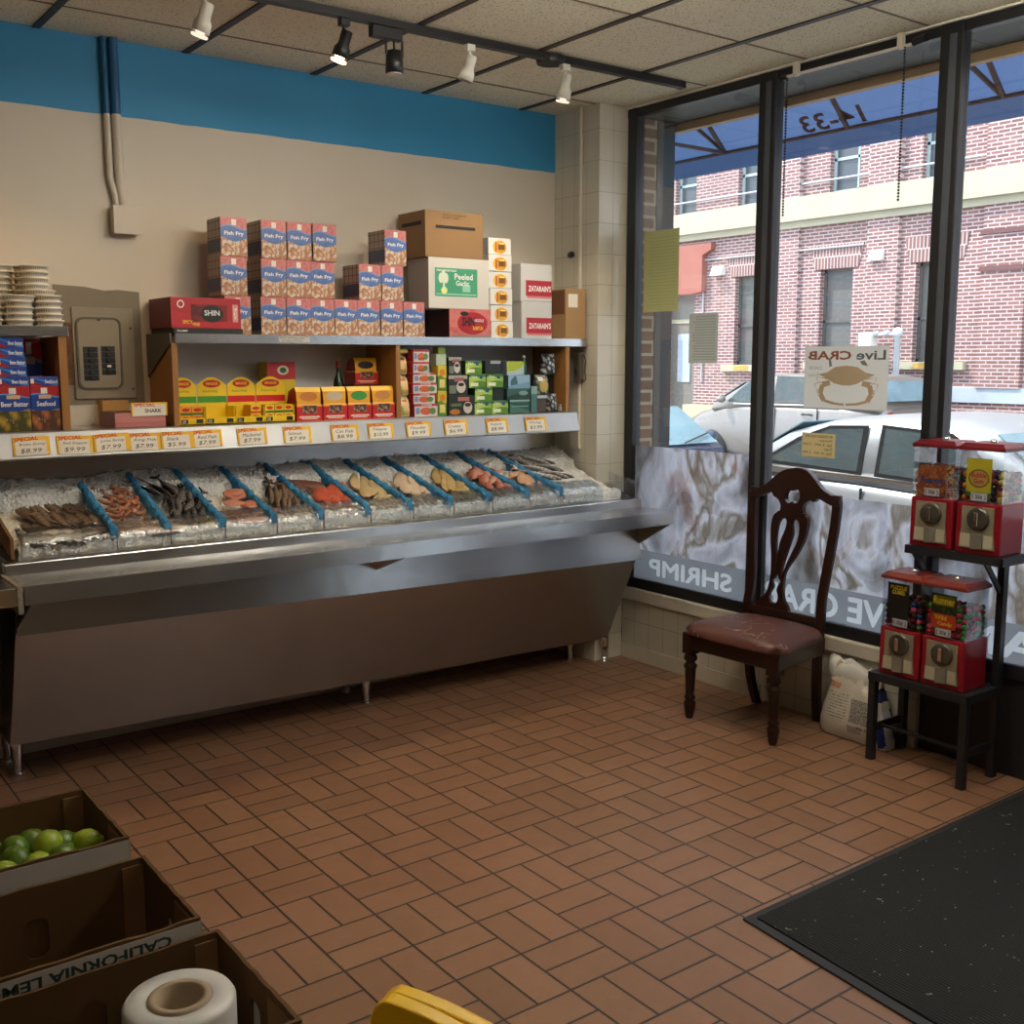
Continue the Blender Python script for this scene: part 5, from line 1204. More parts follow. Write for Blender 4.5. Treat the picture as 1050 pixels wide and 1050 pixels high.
hr = [(440, 328), (468, 335), (477, 380), (470, 440), (440, 510), (415, 570), (398, 622), (390, 600), (405, 530), (430, 440), (437, 400), (428, 345)]
hb = [(365, 618), (378, 645), (393, 662), (377, 685), (372, 710), (383, 740), (378, 775), (350, 778), (328, 765), (330, 730), (345, 700), (343, 680), (335, 660), (352, 645)]
mp = lambda L: [CZ(p) for p in smooth_loop(L, 4)]
tiltM = lambda d: Matrix(((1, 0, 0, 0), (0, .095, -1, d), (0, 1, 0, 0), (0, 0, 0, 1)))
g = shape2d(mp(crest), [mp(cart)], .026, .003); MB().add(g[0], g[1], 0, tiltM(.126)).build('crest_rail', WOODD, ch, local=True)
g = shape2d(mp(spl), [mp(hl), mp(hr), mp(hb)], .018, .003); MB().add(g[0], g[1], 0, tiltM(.126)).build('back_splat', WOODD, ch, local=True)
MB().box(-.19, .19, .158, .182, .468, .502).build('back_rail', WOODD, ch, local=True, bevel=.005)

# ------------------------------------------------------------------ gumball machines and stand
st = thing('display_stand', 'black two-tier iron stand carrying four red gumball machines', 'stand', (-.15, -2.42, 0))
Y0, Y1 = -2.195, -2.605
def ang(mb, p0, p1, w=.03): return mb.bar(p0, p1, w, w)
for y in (Y0+.0, Y1-.0):
    MB().bar((-.250, y, 0), (-.250, y, .375), .030, .030).build('front_leg', BLACKM, st)
    MB().bar((-.032, y, 0), (-.032, y, .375), .028, .034).build('rear_leg', BLACKM, st)
    yu = -2.295 if y > -2.4 else y
    MB().bar((-.032, yu, .375), (-.032, yu, .915), .028, .034).build('upright', BLACKM, st)
    MB().bar((-.25, y, .135), (-.03, y, .135), .008, .032).build('side_stretcher', BLACKM, st)
    MB().bar((-.17, yu, .895), (-.05, yu, .76), .01, .022).build('brace', BLACKM, st)
MB().bar((-.20, Y0, .14), (-.20, Y1, .14), .012, .012).build('cross_stretcher', BLACKM, st)
def shelf(x0, x1, z, y0, y1):
    MB().box(x0, x1, y1, y0, z-.004, z).box(x0, x0+.005, y1, y0, z-.034, z-.004).box(x0, x1, y1, y1+.005, z-.034, z-.004).box(x0, x1, y0-.005, y0, z-.034, z-.004).build('shelf', BLACKM, st)
shelf(-.268, -.018, .378, Y0+.017, Y1-.017)
shelf(-.190, -.016, .918, -2.268, -2.685)
REDM = simple('red_enamel', rgb(134, 18, 30), .3); REDL = simple('red_plastic_lid', rgb(122, 46, 36), .3); CREAMP = simple('cream_plate', rgb(140, 132, 110), .35, .2)
MECH = simple('grey_mechanism', rgb(96, 90, 78), .35, .6); MECHD = simple('grey_chute_door', rgb(130, 126, 112), .4, .3)
def machine(label, group, loc, lidm, card, cardtexts, cardbox):
    w, d = .092, .165
    t = thing('gumball_machine', label, 'gumball machine', loc, math.radians(-90), group)
    MB().prism([(0, 0), (0, .20), (d, .20), (d, 0)], 'x', -w, w).build('body', REDM, t, local=True, bevel=.006)
    MB().prism([(-w*.72, .185), (w*.72, .185), (w*.72, .09), (w*.80, .022), (-w*.80, .022), (-w*.72, .09)], 'y', -.006, -.0005).build('front_plate', CREAMP, t, local=True, bevel=.002)
    MB().lathe([(.046, 0), (.044, .008), (.038, .010)], (0, 0, 0), 28, T=Matrix.Translation((.004, -.006, .138)) @ Matrix.Rotation(PI/2, 4, 'X')).build('coin_mechanism', MECH, t, local=True)
    MB().box(-.005, .013, -.030, -.016, .112, .166).lathe([(.01, 0), (.01, .014)], (0, 0, 0), 12, T=Matrix.Translation((.004, -.014, .138)) @ Matrix.Rotation(PI/2, 4, 'X')).build('handle', CHROME, t, local=True, bevel=.003)
    MB().prism([(-.020, .082), (.026, .082), (.026, .024), (-.020, .018)], 'y', -.014, -.006).build('chute_door', MECHD, t, local=True, bevel=.002)
    for a_, b_ in ((-w*.72, -.024), (.030, w*.72)): MB().box(a_, b_, -.0085, -.006, .028, .078).build('instruction_label', simple('label_cream', rgb(176, 168, 142), .5) if 'label_cream' not in bpy.data.materials else bpy.data.materials['label_cream'], t, local=True)
    gl = MB().box(-w+.003, w-.003, .003, .006, .20, .40).box(-w+.003, w-.003, d-.006, d-.003, .20, .40).box(-w+.003, -w+.006, .006, d-.006, .20, .40).box(w-.006, w-.003, .006, d-.006, .20, .40)
    gl.build('clear_globe', ACRYL, t, local=True)
    MB().ring([[(-w-.004, -.006, .40), (w+.004, -.006, .40), (w+.004, d+.004, .40), (-w-.004, d+.004, .40)], [(-w-.004, -.006, .412), (w+.004, -.006, .412), (w+.004, d+.004, .412), (-w-.004, d+.004, .412)], [(-w+.014, .012, .428), (w-.014, .012, .428), (w-.014, d-.012, .428), (-w+.014, d-.012, .428)]], 0, None, False).build('lid', lidm, t, local=True, bevel=.003)
    MB().lathe([(.014, .428), (.014, .436), (.008, .44)], (0, d/2, 0), 16).build('lock', CHROME, t, local=True)
    a, b, c, e = cardbox
    cd_ = MB().box(a, b, .0068, .0082, c, e).build('display_card', card, t, local=True)
    bym = {}
    for s_, u0, u1, v0, v1, m_ in cardtexts:
        q = bym.setdefault(m_.name, (MB(), m_))[0]; put_text(q, s_, (a+(b-a)*u0, .0062, c+(e-c)*v0), (1, 0, 0), (0, 0, 1), w=(b-a)*(u1-u0), h=(e-c)*(v1-v0), bold=.03)
    for q, m_ in bym.values(): q.build('card_lettering', m_, cd_, local=True)
    pl = MB().box(-.034, .030, -.002, .0026, .208, .238).build('price_plate', simple('silver_plate', rgb(170, 168, 170), .4) if 'silver_plate' not in bpy.data.materials else bpy.data.materials['silver_plate'], t, local=True)
    q = MB(); put_text(q, '25¢', (-.016, -.0026, .214), (1, 0, 0), (0, 0, 1), w=.028, h=.017, bold=.03); put_text(q, '(', (-.030, -.0026, .212), (1, 0, 0), (0, 0, 1), w=.006, h=.022, bold=.04); put_text(q, ')', (.02, -.0026, .212), (1, 0, 0), (0, 0, 1), w=.006, h=.022, bold=.04); q.build('price_lettering', INK, pl, local=True)
    return t
PUZ = simple('black_card', (.015, .015, .014, 1), .4); WILD = pmat('wild_card', rgb(70, 110, 40), [('f', 0, 1, rgb(60, 110, 40), rgb(28, 40, 20), 5), ('b', -.1, .42, rgb(206, 66, 30)), ('r', .1, .9, .66, .95, rgb(120, 120, 20))]); ORG = pmat('orange_card', rgb(206, 120, 40), [('f', 0, 1, rgb(206, 130, 50), rgb(140, 70, 40), 7)]); YLC = pmat('yellow_card_print', rgb(206, 190, 40), [('e', .5, .48, .42, .24, rgb(120, 96, 30)), ('e', .5, .48, .36, .20, rgb(196, 160, 90)), ('b', -.1, .12, rgb(80, 110, 40))])
g_ = 'gumball machines on the iron stand'
m1 = machine('red gumball machine with a black PUZZLE CUBES card, left on the lower tier', g_, (-.243, -2.300, .3785), REDL, PUZ, [('PUZZLE', .12, .88, .82, .93, GOLDINK), ('CUBES', .2, .8, .69, .80, GOLDINK)], (-.068, .030, .238, .385))
m2 = machine('red gumball machine with a green and red candy card, right on the lower tier', g_, (-.243, -2.492, .3785), REDL, WILD, [('Runner', .06, .94, .70, .92, GOLDINK), ('Wild', .12, .62, .24, .38, GOLDINK), ('Candy', .25, .85, .06, .20, GOLDINK)], (-.060, .046, .238, .375))
m3 = machine('red candy machine with an orange peanut card, left on the upper tier', g_, (-.180, -2.372, .9185), simple('dark_red_lid', rgb(108, 20, 30), .3), ORG, [('Peanut', .12, .90, .42, .64, BLUEINK)], (-.070, .050, .206, .325))
m4 = machine('red gumball machine with a yellow Bubble Gum card, right on the upper tier', g_, (-.180, -2.572, .9185), bpy.data.materials['dark_red_lid'], YLC, [('Bubble', .2, .8, .50, .64, REDINK), ('Gum', .3, .7, .34, .48, REDINK)], (-.062, .040, .222, .37))
# gumballs
BC_ = [simple('gum_%s' % n_, c, .25) for n_, c in (('red', rgb(190, 40, 60)), ('green', rgb(60, 150, 50)), ('pink', rgb(206, 70, 110)), ('blue', rgb(40, 70, 120)), ('orange', rgb(214, 120, 40)), ('yellow', rgb(216, 196, 60)), ('maroon', rgb(110, 26, 36)), ('black', rgb(36, 34, 40)))]
protos = {}
def gum(c, r, p, label, group):
    k = (c, r)
    if k not in protos:
        o = MB().ball((0, 0, r), r, 12, 8).build('gumball', BC_[c], None, local=True, loc=(0, 0, 0)); protos[k] = o
    else:
        o = protos[k].copy(); COL.objects.link(o)
    o.location = p; tag(o, label, 'gumball', group); return o
def fill(mc, r, nz, colors, label, group, seed, top=.38, sides=True):
    rg = random.Random(seed); bx, by, bz = mc.location; w = .092-.007-r; d0 = .011+r; d1 = .165-.007-r
    nx_ = int(2*w/(2*r))+1; nd = int((d1-d0)/(2*r))+1; pts = []
    for k in range(nz):
        z = .203+k*r*1.8
        if z+2*r > top: break
        for i in range(nx_):
            for j in range(nd):
                if not (j == 0 or j == nd-1 or i == 0 or i == nx_-1 or k == nz-1): continue
                lx = -w+2*w*i/(nx_-1); ly = d0+(d1-d0)*j/(nd-1)
                if rg.random() < .05 and k > nz-3: continue
                pts.append((lx, ly, z))
    for lx, ly, z in pts:
        gum(rg.choice(colors), r, (bx+ly, by-lx, bz+z+rg.uniform(0, .001)), label, group)
fill(m1, .0125, 5, [2, 3, 7, 4, 6, 1, 7], 'dark mixed gumball inside the machine with the black card', 'gumballs in the lower left machine', 1)
fill(m2, .0115, 6, [0, 1, 0, 2, 1, 6], 'red or green gumball inside the lower right machine', 'gumballs in the lower right machine', 2)
fill(m4, .0125, 5, [6, 0, 5, 3, 4, 7], 'mixed gumball inside the machine with the yellow card', 'gumballs in the upper right machine', 3)
mb = MB(); rg = random.Random(8); bx, by, bz = m3.location
mb2 = [MB(), MB(), MB()]
for k in range(900):
    f_ = rg.random()
    lx = rg.uniform(-.08, .08); ly = rg.uniform(.014, .15); z = rg.uniform(.204, .318)
    if f_ < .45: ly = .0145
    elif f_ < .65: lx = rg.choice((-.08, .08))
    else: z = .316+rg.uniform(-.006, .008)
    mb2[k % 3].ball((bx+ly, by-lx, bz+z), (.0045, .0055, .004), 6, 4)
for q, c, n_ in zip(mb2, (rgb(196, 96, 60), rgb(150, 50, 40), rgb(206, 150, 70)), ('a', 'b', 'c')): pass
full = MB()
for i, q in enumerate(mb2): full.add(q.v, q.f, i, None, True)
o = full.build('candy', [simple('candy_orange', rgb(206, 120, 60), .35), simple('candy_brown', rgb(130, 50, 40), .35), simple('candy_tan', rgb(214, 176, 110), .35)], recalc=False)
tag(o, 'loose small candies filling the upper left machine', 'candy', kind='stuff')

# ------------------------------------------------------------------ sack on the floor
sk = thing('sack', 'cream and blue printed sack slumped by the knee wall beside the iron stand', 'sack', (-.09, -2.02, 0))
rg = random.Random(5); rs = []; n = 48; front = []
LV = [(0, 1.05, .62), (.03, 1.06, .85), (.08, 1.0, 1.0), (.14, .92, .98), (.20, .80, .9), (.235, .72, .8), (.255, .70, .66), (.275, .74, .5), (.295, .76, .34), (.31, .70, .2)]
for k, (z, kw, kd) in enumerate(LV):
    r_ = []
    for q in range(n):
        a = 2*PI*q/n; cx_ = math.copysign(abs(math.cos(a))**.45, math.cos(a)); cy_ = math.copysign(abs(math.sin(a))**.5, math.sin(a))
        lean = .03*z/.4
        y = -2.015 + .165*kw*cx_ + .006*math.sin(q*1.7+k*1.3)+lean
        x = -.094 + .058*kd*cy_ + .006*math.sin(q*2.3+k*2.1)*(1 if k > 4 else .4) + .06*z/.4*(z > .1)*.5
        zz = z + (.012*math.sin(q*.9+k)*(k > 5)) + (.018*cx_ if k > 5 else 0)
        r_.append((x, y, zz))
    rs.append(r_)
SKC = pmat('sack_cream', rgb(206, 198, 178), []) 
def m_sack():
    t = NT('sack_print'); p = t.xyz(t.co('Generated')); gy, gz = p[1], p[2]
    c = t.mix(t.noise(t.co(), 14, 3), rgb(214, 206, 188), rgb(186, 178, 160))
    blk = t.m('MULTIPLY', t.inr(gy, .22, .52), t.inr(gz, .26, .56))
    fine = t.m('GREATER_THAN', t.noise(t.scl(t.pos(), (1, 240, 240)), 1.2, 2), .46)
    c = t.mix(t.m('MULTIPLY', blk, fine), c, rgb(110, 104, 104))
    ln = t.m('MULTIPLY', t.m('LESS_THAN', t.m('FRACT', t.m('MULTIPLY', gz, 26.0)), .35), t.m('MULTIPLY', t.inr(gy, .56, .86), t.inr(gz, .24, .60)))
    ln2 = t.m('MULTIPLY', ln, t.m('GREATER_THAN', t.noise(t.scl(t.pos(), (1, 120, 40)), 1.2, 2), .48)); c = t.mix(ln2, c, rgb(120, 114, 110))
    nut = t.m('MULTIPLY', t.inr(gy, .34, .54), t.inr(gz, .12, .22)); c = t.mix(nut, c, rgb(160, 152, 138))
    bl = t.m('MULTIPLY', t.inr(gy, .10, .26), t.inr(gz, .58, .74)); c = t.mix(bl, c, rgb(30, 34, 84))
    bl2 = t.m('MULTIPLY', t.inr(gy, .14, .22), t.inr(gz, .10, .2)); c = t.mix(bl2, c, rgb(70, 84, 120))
    org = t.m('MULTIPLY', t.inr(gy, .70, .92), t.inr(gz, .64, .72)); c = t.mix(t.m('MULTIPLY', org, fine), c, rgb(196, 110, 70))
    sd = t.m('LESS_THAN', gy, .13); c = t.mix(sd, c, t.mix(t.inr(p[0], .22, .70), rgb(34, 48, 120), rgb(210, 212, 216)))
    t.bsdf(c, .4, 0, t.bump(t.noise(t.co(), 22, 3), .4, .01)); return t.mat
MB().ring(rs).build('bag', m_sack(), sk)
mb = MB(); rs2 = []
for k, (z, kw, dx) in enumerate(((.25, .80, -.03), (.28, .92, -.04), (.31, .98, -.03), (.325, .9, -.005), (.32, .72, .02))):
    rs2.append([(-.065+dx*.6+.028*math.sin(2*PI*q/20)*(1-k*.12)+.008*math.sin(q*2.9+k), -1.965+.125*kw*math.cos(2*PI*q/20), z+.014*math.sin(q*1.3+k*.7)+.012*math.cos(2*PI*q/20)) for q in range(20)])
mb.ring(rs2).build('folded_top', simple('white_sack_top', rgb(206, 202, 192), .4, bump=.4, bscale=30), sk)
mb = MB()
put_text(mb, '20 lbs (9 kg)', (-.155, -2.05, .062), (0, -1, 0), (0, 0, 1), w=.075, h=.016, bold=.02); mb.build('weight_print', INK, sk)
# ------------------------------------------------------------------ floor mat
def m_mat():
    t = NT('ribbed_black_mat'); p = t.pos(); x = t.xyz(p)
    rib = t.m('SINE', t.m('MULTIPLY', x[0], 520.0)); n = t.noise(p, 220, 3)
    sp = t.m('GREATER_THAN', t.noise(p, 55, 2, .4), .735)
    c = t.mix(sp, t.mix(n, rgb(27, 26, 26), rgb(14, 14, 14)), rgb(120, 120, 118))
    t.bsdf(c, .9, 0, t.bump(t.m('ADD', t.m('MULTIPLY', rib, .5), n), .5, .004)); return t.mat
mm = thing('floor_mat', 'black ribbed floor mat at the lower right, inside the shop door', 'mat', (-.9, -3.6, 0))
MB().prism([(-1.665, -2.80), (-.08, -2.79), (-.07, -4.6), (-1.80, -4.6)], 'z', .0005, .010).build('carpet', m_mat(), mm)
MB().prism([(-1.70, -2.775), (-.06, -2.765), (-.06, -2.795), (-1.67, -2.802), (-1.805, -4.6), (-1.845, -4.6)], 'z', .0005, .007).build('rubber_edge', simple('mat_rubber', (.015, .015, .016, 1), .6), mm)
# ------------------------------------------------------------------ table and cartons in the foreground
tb = thing('table', 'low dark table under the open cartons at the lower left', 'table', (-3.75, -2.85, 0))
TW = m_wood('table_wood', rgb(80, 56, 38), rgb(58, 40, 28), (20, 3, 3))
MB().box(-4.2, -3.42, -3.45, -2.30, .355, .385).build('table_top', TW, tb, bevel=.004)
for x in (-4.15, -3.47):
    for y in (-3.40, -2.35): MB().box(x-.025, x+.025, y-.025, y+.025, 0, .355).build('leg', TW, tb)
def open_carton(label, x0, x1, y0, y1, z0, z1, white, ear=.0, dent=0):
    t = thing('open_carton', label, 'carton', ((x0+x1)/2, (y0+y1)/2, z0), 0, 'open produce cartons')
    th = .007; w = x1-x0; d = y1-y0; h = z1-z0
    MB().box(x0, x1, y0, y1, z0, z0+.006).build('bottom', CARDD, t)
    hole = lambda cx, cz: [(cx+a, cz+b) for a, b in rrect(-.022, .022, -.042, .042, .02)]
    # long walls carry a hand hole in the back one; every top edge is a little worn
    def wall(L, hole_u, seed, wav=.003):
        rg_ = random.Random(seed); top = [(L-L*k/14, h+rg_.uniform(-wav, wav*.4)*(0 < k < 14)) for k in range(15)]
        return shape2d([(0, .006), (L, .006)]+top, [hole(L*hole_u, h*.60)] if hole_u else [], th)
    def place(g, O, U):
        O = Vector(O); U = Vector(U); Vv = Vector((0, 0, 1)); N = U.cross(Vv)
        return [O+U*p[0]+Vv*p[1]+N*p[2] for p in g[0]], g[1]
    for nm, g, O, U, mt in (('back_wall', wall(w, .55, 1), (x0, y1-th/2, z0), (1, 0, 0), CARDD), ('front_wall', wall(w, 0, 2), (x0, y0+th/2, z0), (1, 0, 0), CARDD), ('right_wall', wall(d-2*th, .5, 3), (x1-th/2, y0+th, z0), (0, 1, 0), CARDD), ('left_wall', wall(d-2*th, .5, 4), (x0+th/2, y0+th, z0), (0, 1, 0), CARDD)):
        v, f = place(g, O, U); MB().add(v, f).build(nm, mt, t)
    MB().box(x0+w*.55-.04, x0+w*.55+.04, y1+.0004, y1+.0012, z0+h*.6-.06, z0+h*.6+.06).build('hand_hole_flap', CARDD, t)
    MB().box(x1-.05, x1-.008, y1-.012, y1-.0075, z0+.006, z1-.012).build('corner_flap', CARD, t)
    MB().box(x1-.011, x1-.0075, y0+.01, y0+.11, z0+.006, z1-.012).build('side_flap', CARD, t)
    f_ = MB().box(x0+.001, x1-.001, y0-.0016, y0-.0004, z0+.01, z1-.006).build('printed_face', CARDW, t)
    MB().box(x1+.0004, x1+.0016, y0+.001, y1-.001, z0+.01, z1-.006).build('printed_face', CARDW, t)
    return t, f_
b1, _ = open_carton('open carton of limes, farthest of the three cartons at the lower left', -3.90, -3.447, -2.655, -2.335, .386, .70, True)
b2, f2 = open_carton('empty open carton with CALIFORNIA LEMONS printed upside down, in front of the lime carton', -3.90, -3.420, -2.975, -2.663, .386, .655, True)
b3, _ = open_carton('nearest open carton at the lower left, holding the roll of bags', -3.90, -3.390, -3.330, -2.983, .386, .626, True)
mb = MB(); put_text(mb, 'CALIFORNIA LEMONS', (-3.475, -2.9772, .640), (-1, 0, 0), (0, 0, -1), w=.36, h=.022, bold=.03); mb.build('lettering', simple('dark_green_print', rgb(40, 66, 58), .8), f2)
LIME = NT('lime_skin'); _n = LIME.noise(LIME.co(), 9, 3)
LIME.bsdf(LIME.mix(_n, rgb(110, 140, 26), rgb(176, 192, 46)), .35, 0, LIME.bump(LIME.noise(LIME.co(), 160, 2), .3, .002)); LIME = LIME.mat
LIME2 = NT('lime_skin_dark'); _n = LIME2.noise(LIME2.co(), 9, 3)
LIME2.bsdf(LIME2.mix(_n, rgb(66, 98, 22), rgb(104, 132, 36)), .35, 0, LIME2.bump(LIME2.noise(LIME2.co(), 160, 2), .3, .002)); LIME2 = LIME2.mat
def lime(m): 
    pr = [(.0, -.034), (.006, -.033), (.018, -.026), (.027, -.013), (.029, 0), (.027, .013), (.018, .026), (.008, .033), (.005, .037), (.0, .038)]
    return MB().lathe(pr, (0, 0, 0), 18, caps=(False, False)).build('lime', m, None, local=True, loc=(0, 0, 0))
LP = [lime(LIME), lime(LIME2)]
spots = [(-3.569, -2.50, .660, 0), (-3.555, -2.548, .640, 1), (-3.493, -2.505, .644, 0), (-3.526, -2.512, .617, 0), (-3.600, -2.545, .638, 0), (-3.632, -2.50, .642, 1), (-3.665, -2.545, .636, 0), (-3.529, -2.452, .630, 1), (-3.622, -2.44, .640, 1), (-3.482, -2.56, .625, 1), (-3.70, -2.49, .64, 0), (-3.72, -2.55, .63, 1), (-3.54, -2.60, .615, 0), (-3.61, -2.605, .618, 1), (-3.68, -2.605, .615, 0), (-3.76, -2.50, .63, 1), (-3.78, -2.56, .62, 0), (-3.58, -2.39, .625, 1), (-3.66, -2.39, .62, 0), (-3.50, -2.40, .60, 0)]
used = {}
for i, (x, y, z, k) in enumerate(spots):
    o = LP[k] if k not in used else dup(LP[k]); used[k] = 1
    o.location = (x, y, z); o.rotation_euler = (random.uniform(0, 6), random.uniform(.8, 2.2), random.uniform(0, 6))
    tag(o, 'lime in the farthest open carton at the lower left', 'lime', 'limes in the open carton')
    if i == 0: o['label'] = 'bright lime resting on top of the lime heap in the carton'
rg = random.Random(2)
for i in range(30):   # lower layers that carry the heap
    o = dup(LP[i % 2]); o.location = (-3.48-.058*(i % 7)-rg.uniform(0, .004), -2.612+.062*((i//7) % 4), .578+.010*(i % 2)+(.0 if i < 28 else .03)); o.rotation_euler = (rg.uniform(0, 6), 1.57, rg.uniform(0, 6))
    tag(o, 'lime in the farthest open carton at the lower left', 'lime', 'limes in the open carton')
MB_ = MB().box(-3.885, -3.46, -2.642, -2.352, .393, .548); tag(MB_.build('packing_board', CARDD), 'cardboard packing under the limes in the farthest carton', 'packing')
# roll of plastic bags
rl = thing('bag_roll', 'white roll of clear plastic bags standing in the nearest open carton', 'roll', (-3.553, -3.215, .393))
t = NT('bag_roll_plastic'); n_ = t.noise(t.scl(t.co(), (1, 1, 60)), 3, 3); rad = t.noise(t.co(), 60, 2)
t.bsdf(t.mix(n_, rgb(232, 230, 224), rgb(206, 204, 198)), .3, 0, t.bump(n_, .15, .002), Subsurface_Weight=.1); ROLL = t.mat
cx, cy = -3.545, -3.215
MB().lathe([(.049, .012), (.049, .270), (.054, .272), (.082, .272), (.087, .264), (.0875, 0), (.049, 0)], (cx, cy, .393), 48, caps=(False, False)).build('film', ROLL, rl)
MB().lathe([(.037, .0), (.037, .274), (.049, .274), (.049, .0)], (cx, cy, .393), 36, caps=(False, False)).build('cardboard_core', simple('core_card', rgb(176, 156, 128), .8), rl)
# yellow floor sign
fs_ = thing('floor_sign', 'yellow plastic folding floor sign at the bottom edge', 'floor sign', (-3.18, -3.50, 0))
YS = simple('yellow_plastic', rgb(246, 196, 16), .35)
L_ = .40
panel = smooth_loop([(0, .03), (0, .50), (.004, .60), (.022, .628), (.05, .632), (.14, .618), (.24, .585), (.34, .54), (.39, .50), (.40, .03), (.36, 0), (.04, 0)], 4)
slot = [(.06+a, .548+b) for a, b in rrect(0, .11, -.014, .014, .012)]
g = shape2d(panel, [slot], .022, .004)
U = Vector((.50, -.866, 0)); Nn = Vector((-.866, -.50, 0)); O = Vector((-3.256, -3.335, .0))
for s_ in (-1, 1):
    MB().add([O+U*p[0]+Vector((0, 0, 1))*p[1]+Nn*(p[2]+s_*(.014+.10*(1-p[1]/.63))) for p in g[0]], g[1]).build('panel', YS, fs_)
MB().add([O+U*(.03+p[0]*.04)+Vector((0, 0, 1))*(.50+p[1]*.11)+Nn*(p[2]*.02-.028) for p in [(0, 0, 0), (1, 0, 0), (1, 1, 0), (0, 1, 0), (0, 0, 1), (1, 0, 1), (1, 1, 1), (0, 1, 1)]], [(3, 2, 1, 0), (4, 5, 6, 7), (0, 1, 5, 4), (1, 2, 6, 5), (2, 3, 7, 6), (3, 0, 4, 7)]).build('hinge', YS, fs_, bevel=.004)
# ------------------------------------------------------------------ outside: shop front, awning, street
GZ = -.20
struct(MB().box(.05, 1.9, -14, 20, -.5, -.06), 'ground_sidewalk', simple('concrete_walk', rgb(206, 200, 190), .85, var=.1, vscale=3, bump=.3, bscale=60))
struct(MB().box(1.9, 11.85, -30, 40, -.5, GZ), 'ground_street', simple('asphalt', rgb(140, 138, 136), .9, var=.15, vscale=4, bump=.5, bscale=90))
struct(MB().box(11.85, 12.9, -30, 40, -.5, -.06), 'ground_far_sidewalk', bpy.data.materials['concrete_walk'])
SHOPB = m_brick('shop_brick', 0, rgb(122, 88, 68), rgb(92, 66, 52), rgb(170, 158, 134), ms=.009)
SHOPBY = m_brick('shop_brick_front', 1, rgb(122, 88, 68), rgb(92, 66, 52), rgb(170, 158, 134), ms=.009)
o = MB().box(.104, .222, -.362, .30, -.06, 2.95).build('brick_pier', SHOPB); tag(o, 'brown brick pier just outside the left pane', kind='structure')
o = MB().box(.062, .1035, -.368, -.30, .41, 2.95).build('trim_4', simple('cream_caulk', rgb(206, 200, 184), .8, var=.2, vscale=40)); tag(o, kind='structure')
o = MB().box(.2225, .355, -.366, -.16, -.06, 2.95).build('post', BRONZE); tag(o, 'dark bronze post beside the brick pier outside the left pane', kind='structure')
o = MB().box(.062, .40, -14, .30, 2.955, 2.985).build('soffit', simple('grey_soffit', rgb(54, 54, 52), .6)); tag(o, 'grey soffit panel above the shop window, outside', kind='structure')
o = MB().box(.385, .43, -14, .30, 2.912, 2.9545).build('beam', simple('tan_timber_beam', rgb(172, 138, 98), .7, var=.15, vscale=9)); tag(o, 'tan timber beam along the shop front above the window', kind='structure')
o = MB().box(.05, .38, -14, 8, 2.99, 3.80).build('wall_shopfront', SHOPBY); tag(o, kind='structure')
o = MB().box(.05, .30, .30, 8, -.06, 2.99).build('wall_neighbour', SHOPBY); tag(o, kind='structure')
o = MB().box(.05, .30, -14, YF-.1, -.06, 2.99).build('wall_beyond', SHOPBY); tag(o, kind='structure')
aw = thing('awning', 'blue cloth awning over the shop window with brown frame and mirrored street number', 'awning', (.8, -3, 2.83))
AWB = m_trans('blue_awning_cloth', rgb(144, 162, 190), .66)
def sheet(name, quad, mat, par, th=.002):
    o = MB().add(quad, [(0, 1, 2, 3)]).build(name, mat, par, recalc=False); s = o.modifiers.new('t', 'SOLIDIFY'); s.thickness = th; return o
AX, AZ, AY0, AY1 = 1.22, 2.945, .55, -7.2
sheet('canopy', [(.40, AY0, 3.72), (.40, AY1, 3.72), (AX, AY1, AZ), (AX, AY0, AZ)], AWB, aw)
sheet('valance', [(AX+.004, AY0, AZ), (AX+.004, AY1, AZ), (AX+.004, AY1, AZ-.105), (AX+.004, AY0, AZ-.105)], AWB, aw)
MB().add([(.40, AY0, 3.72), (AX, AY0, AZ), (.40, AY0, AZ)], [(0, 1, 2)]).build('end_panel', AWB, aw, recalc=False).modifiers.new('t', 'SOLIDIFY').thickness = .002
FRB = simple('rusty_frame', rgb(112, 82, 70), .6)
MB().tube([(AX-.02, AY0, AZ), (AX-.02, AY1, AZ)], .011, 10).build('front_bar', FRB, aw)
for y in (.04, -.87, -1.78, -2.69, -3.66, -4.6, -5.5, -6.4):
    if y > 0: MB().bar((AX-.02, y, AZ), (.43, y, 2.95), .02, .02).build('arm', FRB, aw)
    MB().bar((AX-.02, y, AZ), (.43, y-.02, 3.64), .02, .02).build('rafter', FRB, aw)
    if y != -.87: MB().bar((AX-.02, y, AZ), (.43, y+.42, 3.62), .018, .018).build('brace', FRB, aw)
mb = MB(); upv = Vector((-.82, 0, .79)).normalized(); nv = Vector((-.79, 0, -.82)).normalized()
put_text(mb, '14-33', Vector((AX, -1.0, AZ))+upv*.028+nv*.006, (0, 1, 0), upv, w=.42, h=.115, bold=.02); mb.build('street_number', simple('brown_number', rgb(96, 60, 56), .7), aw)

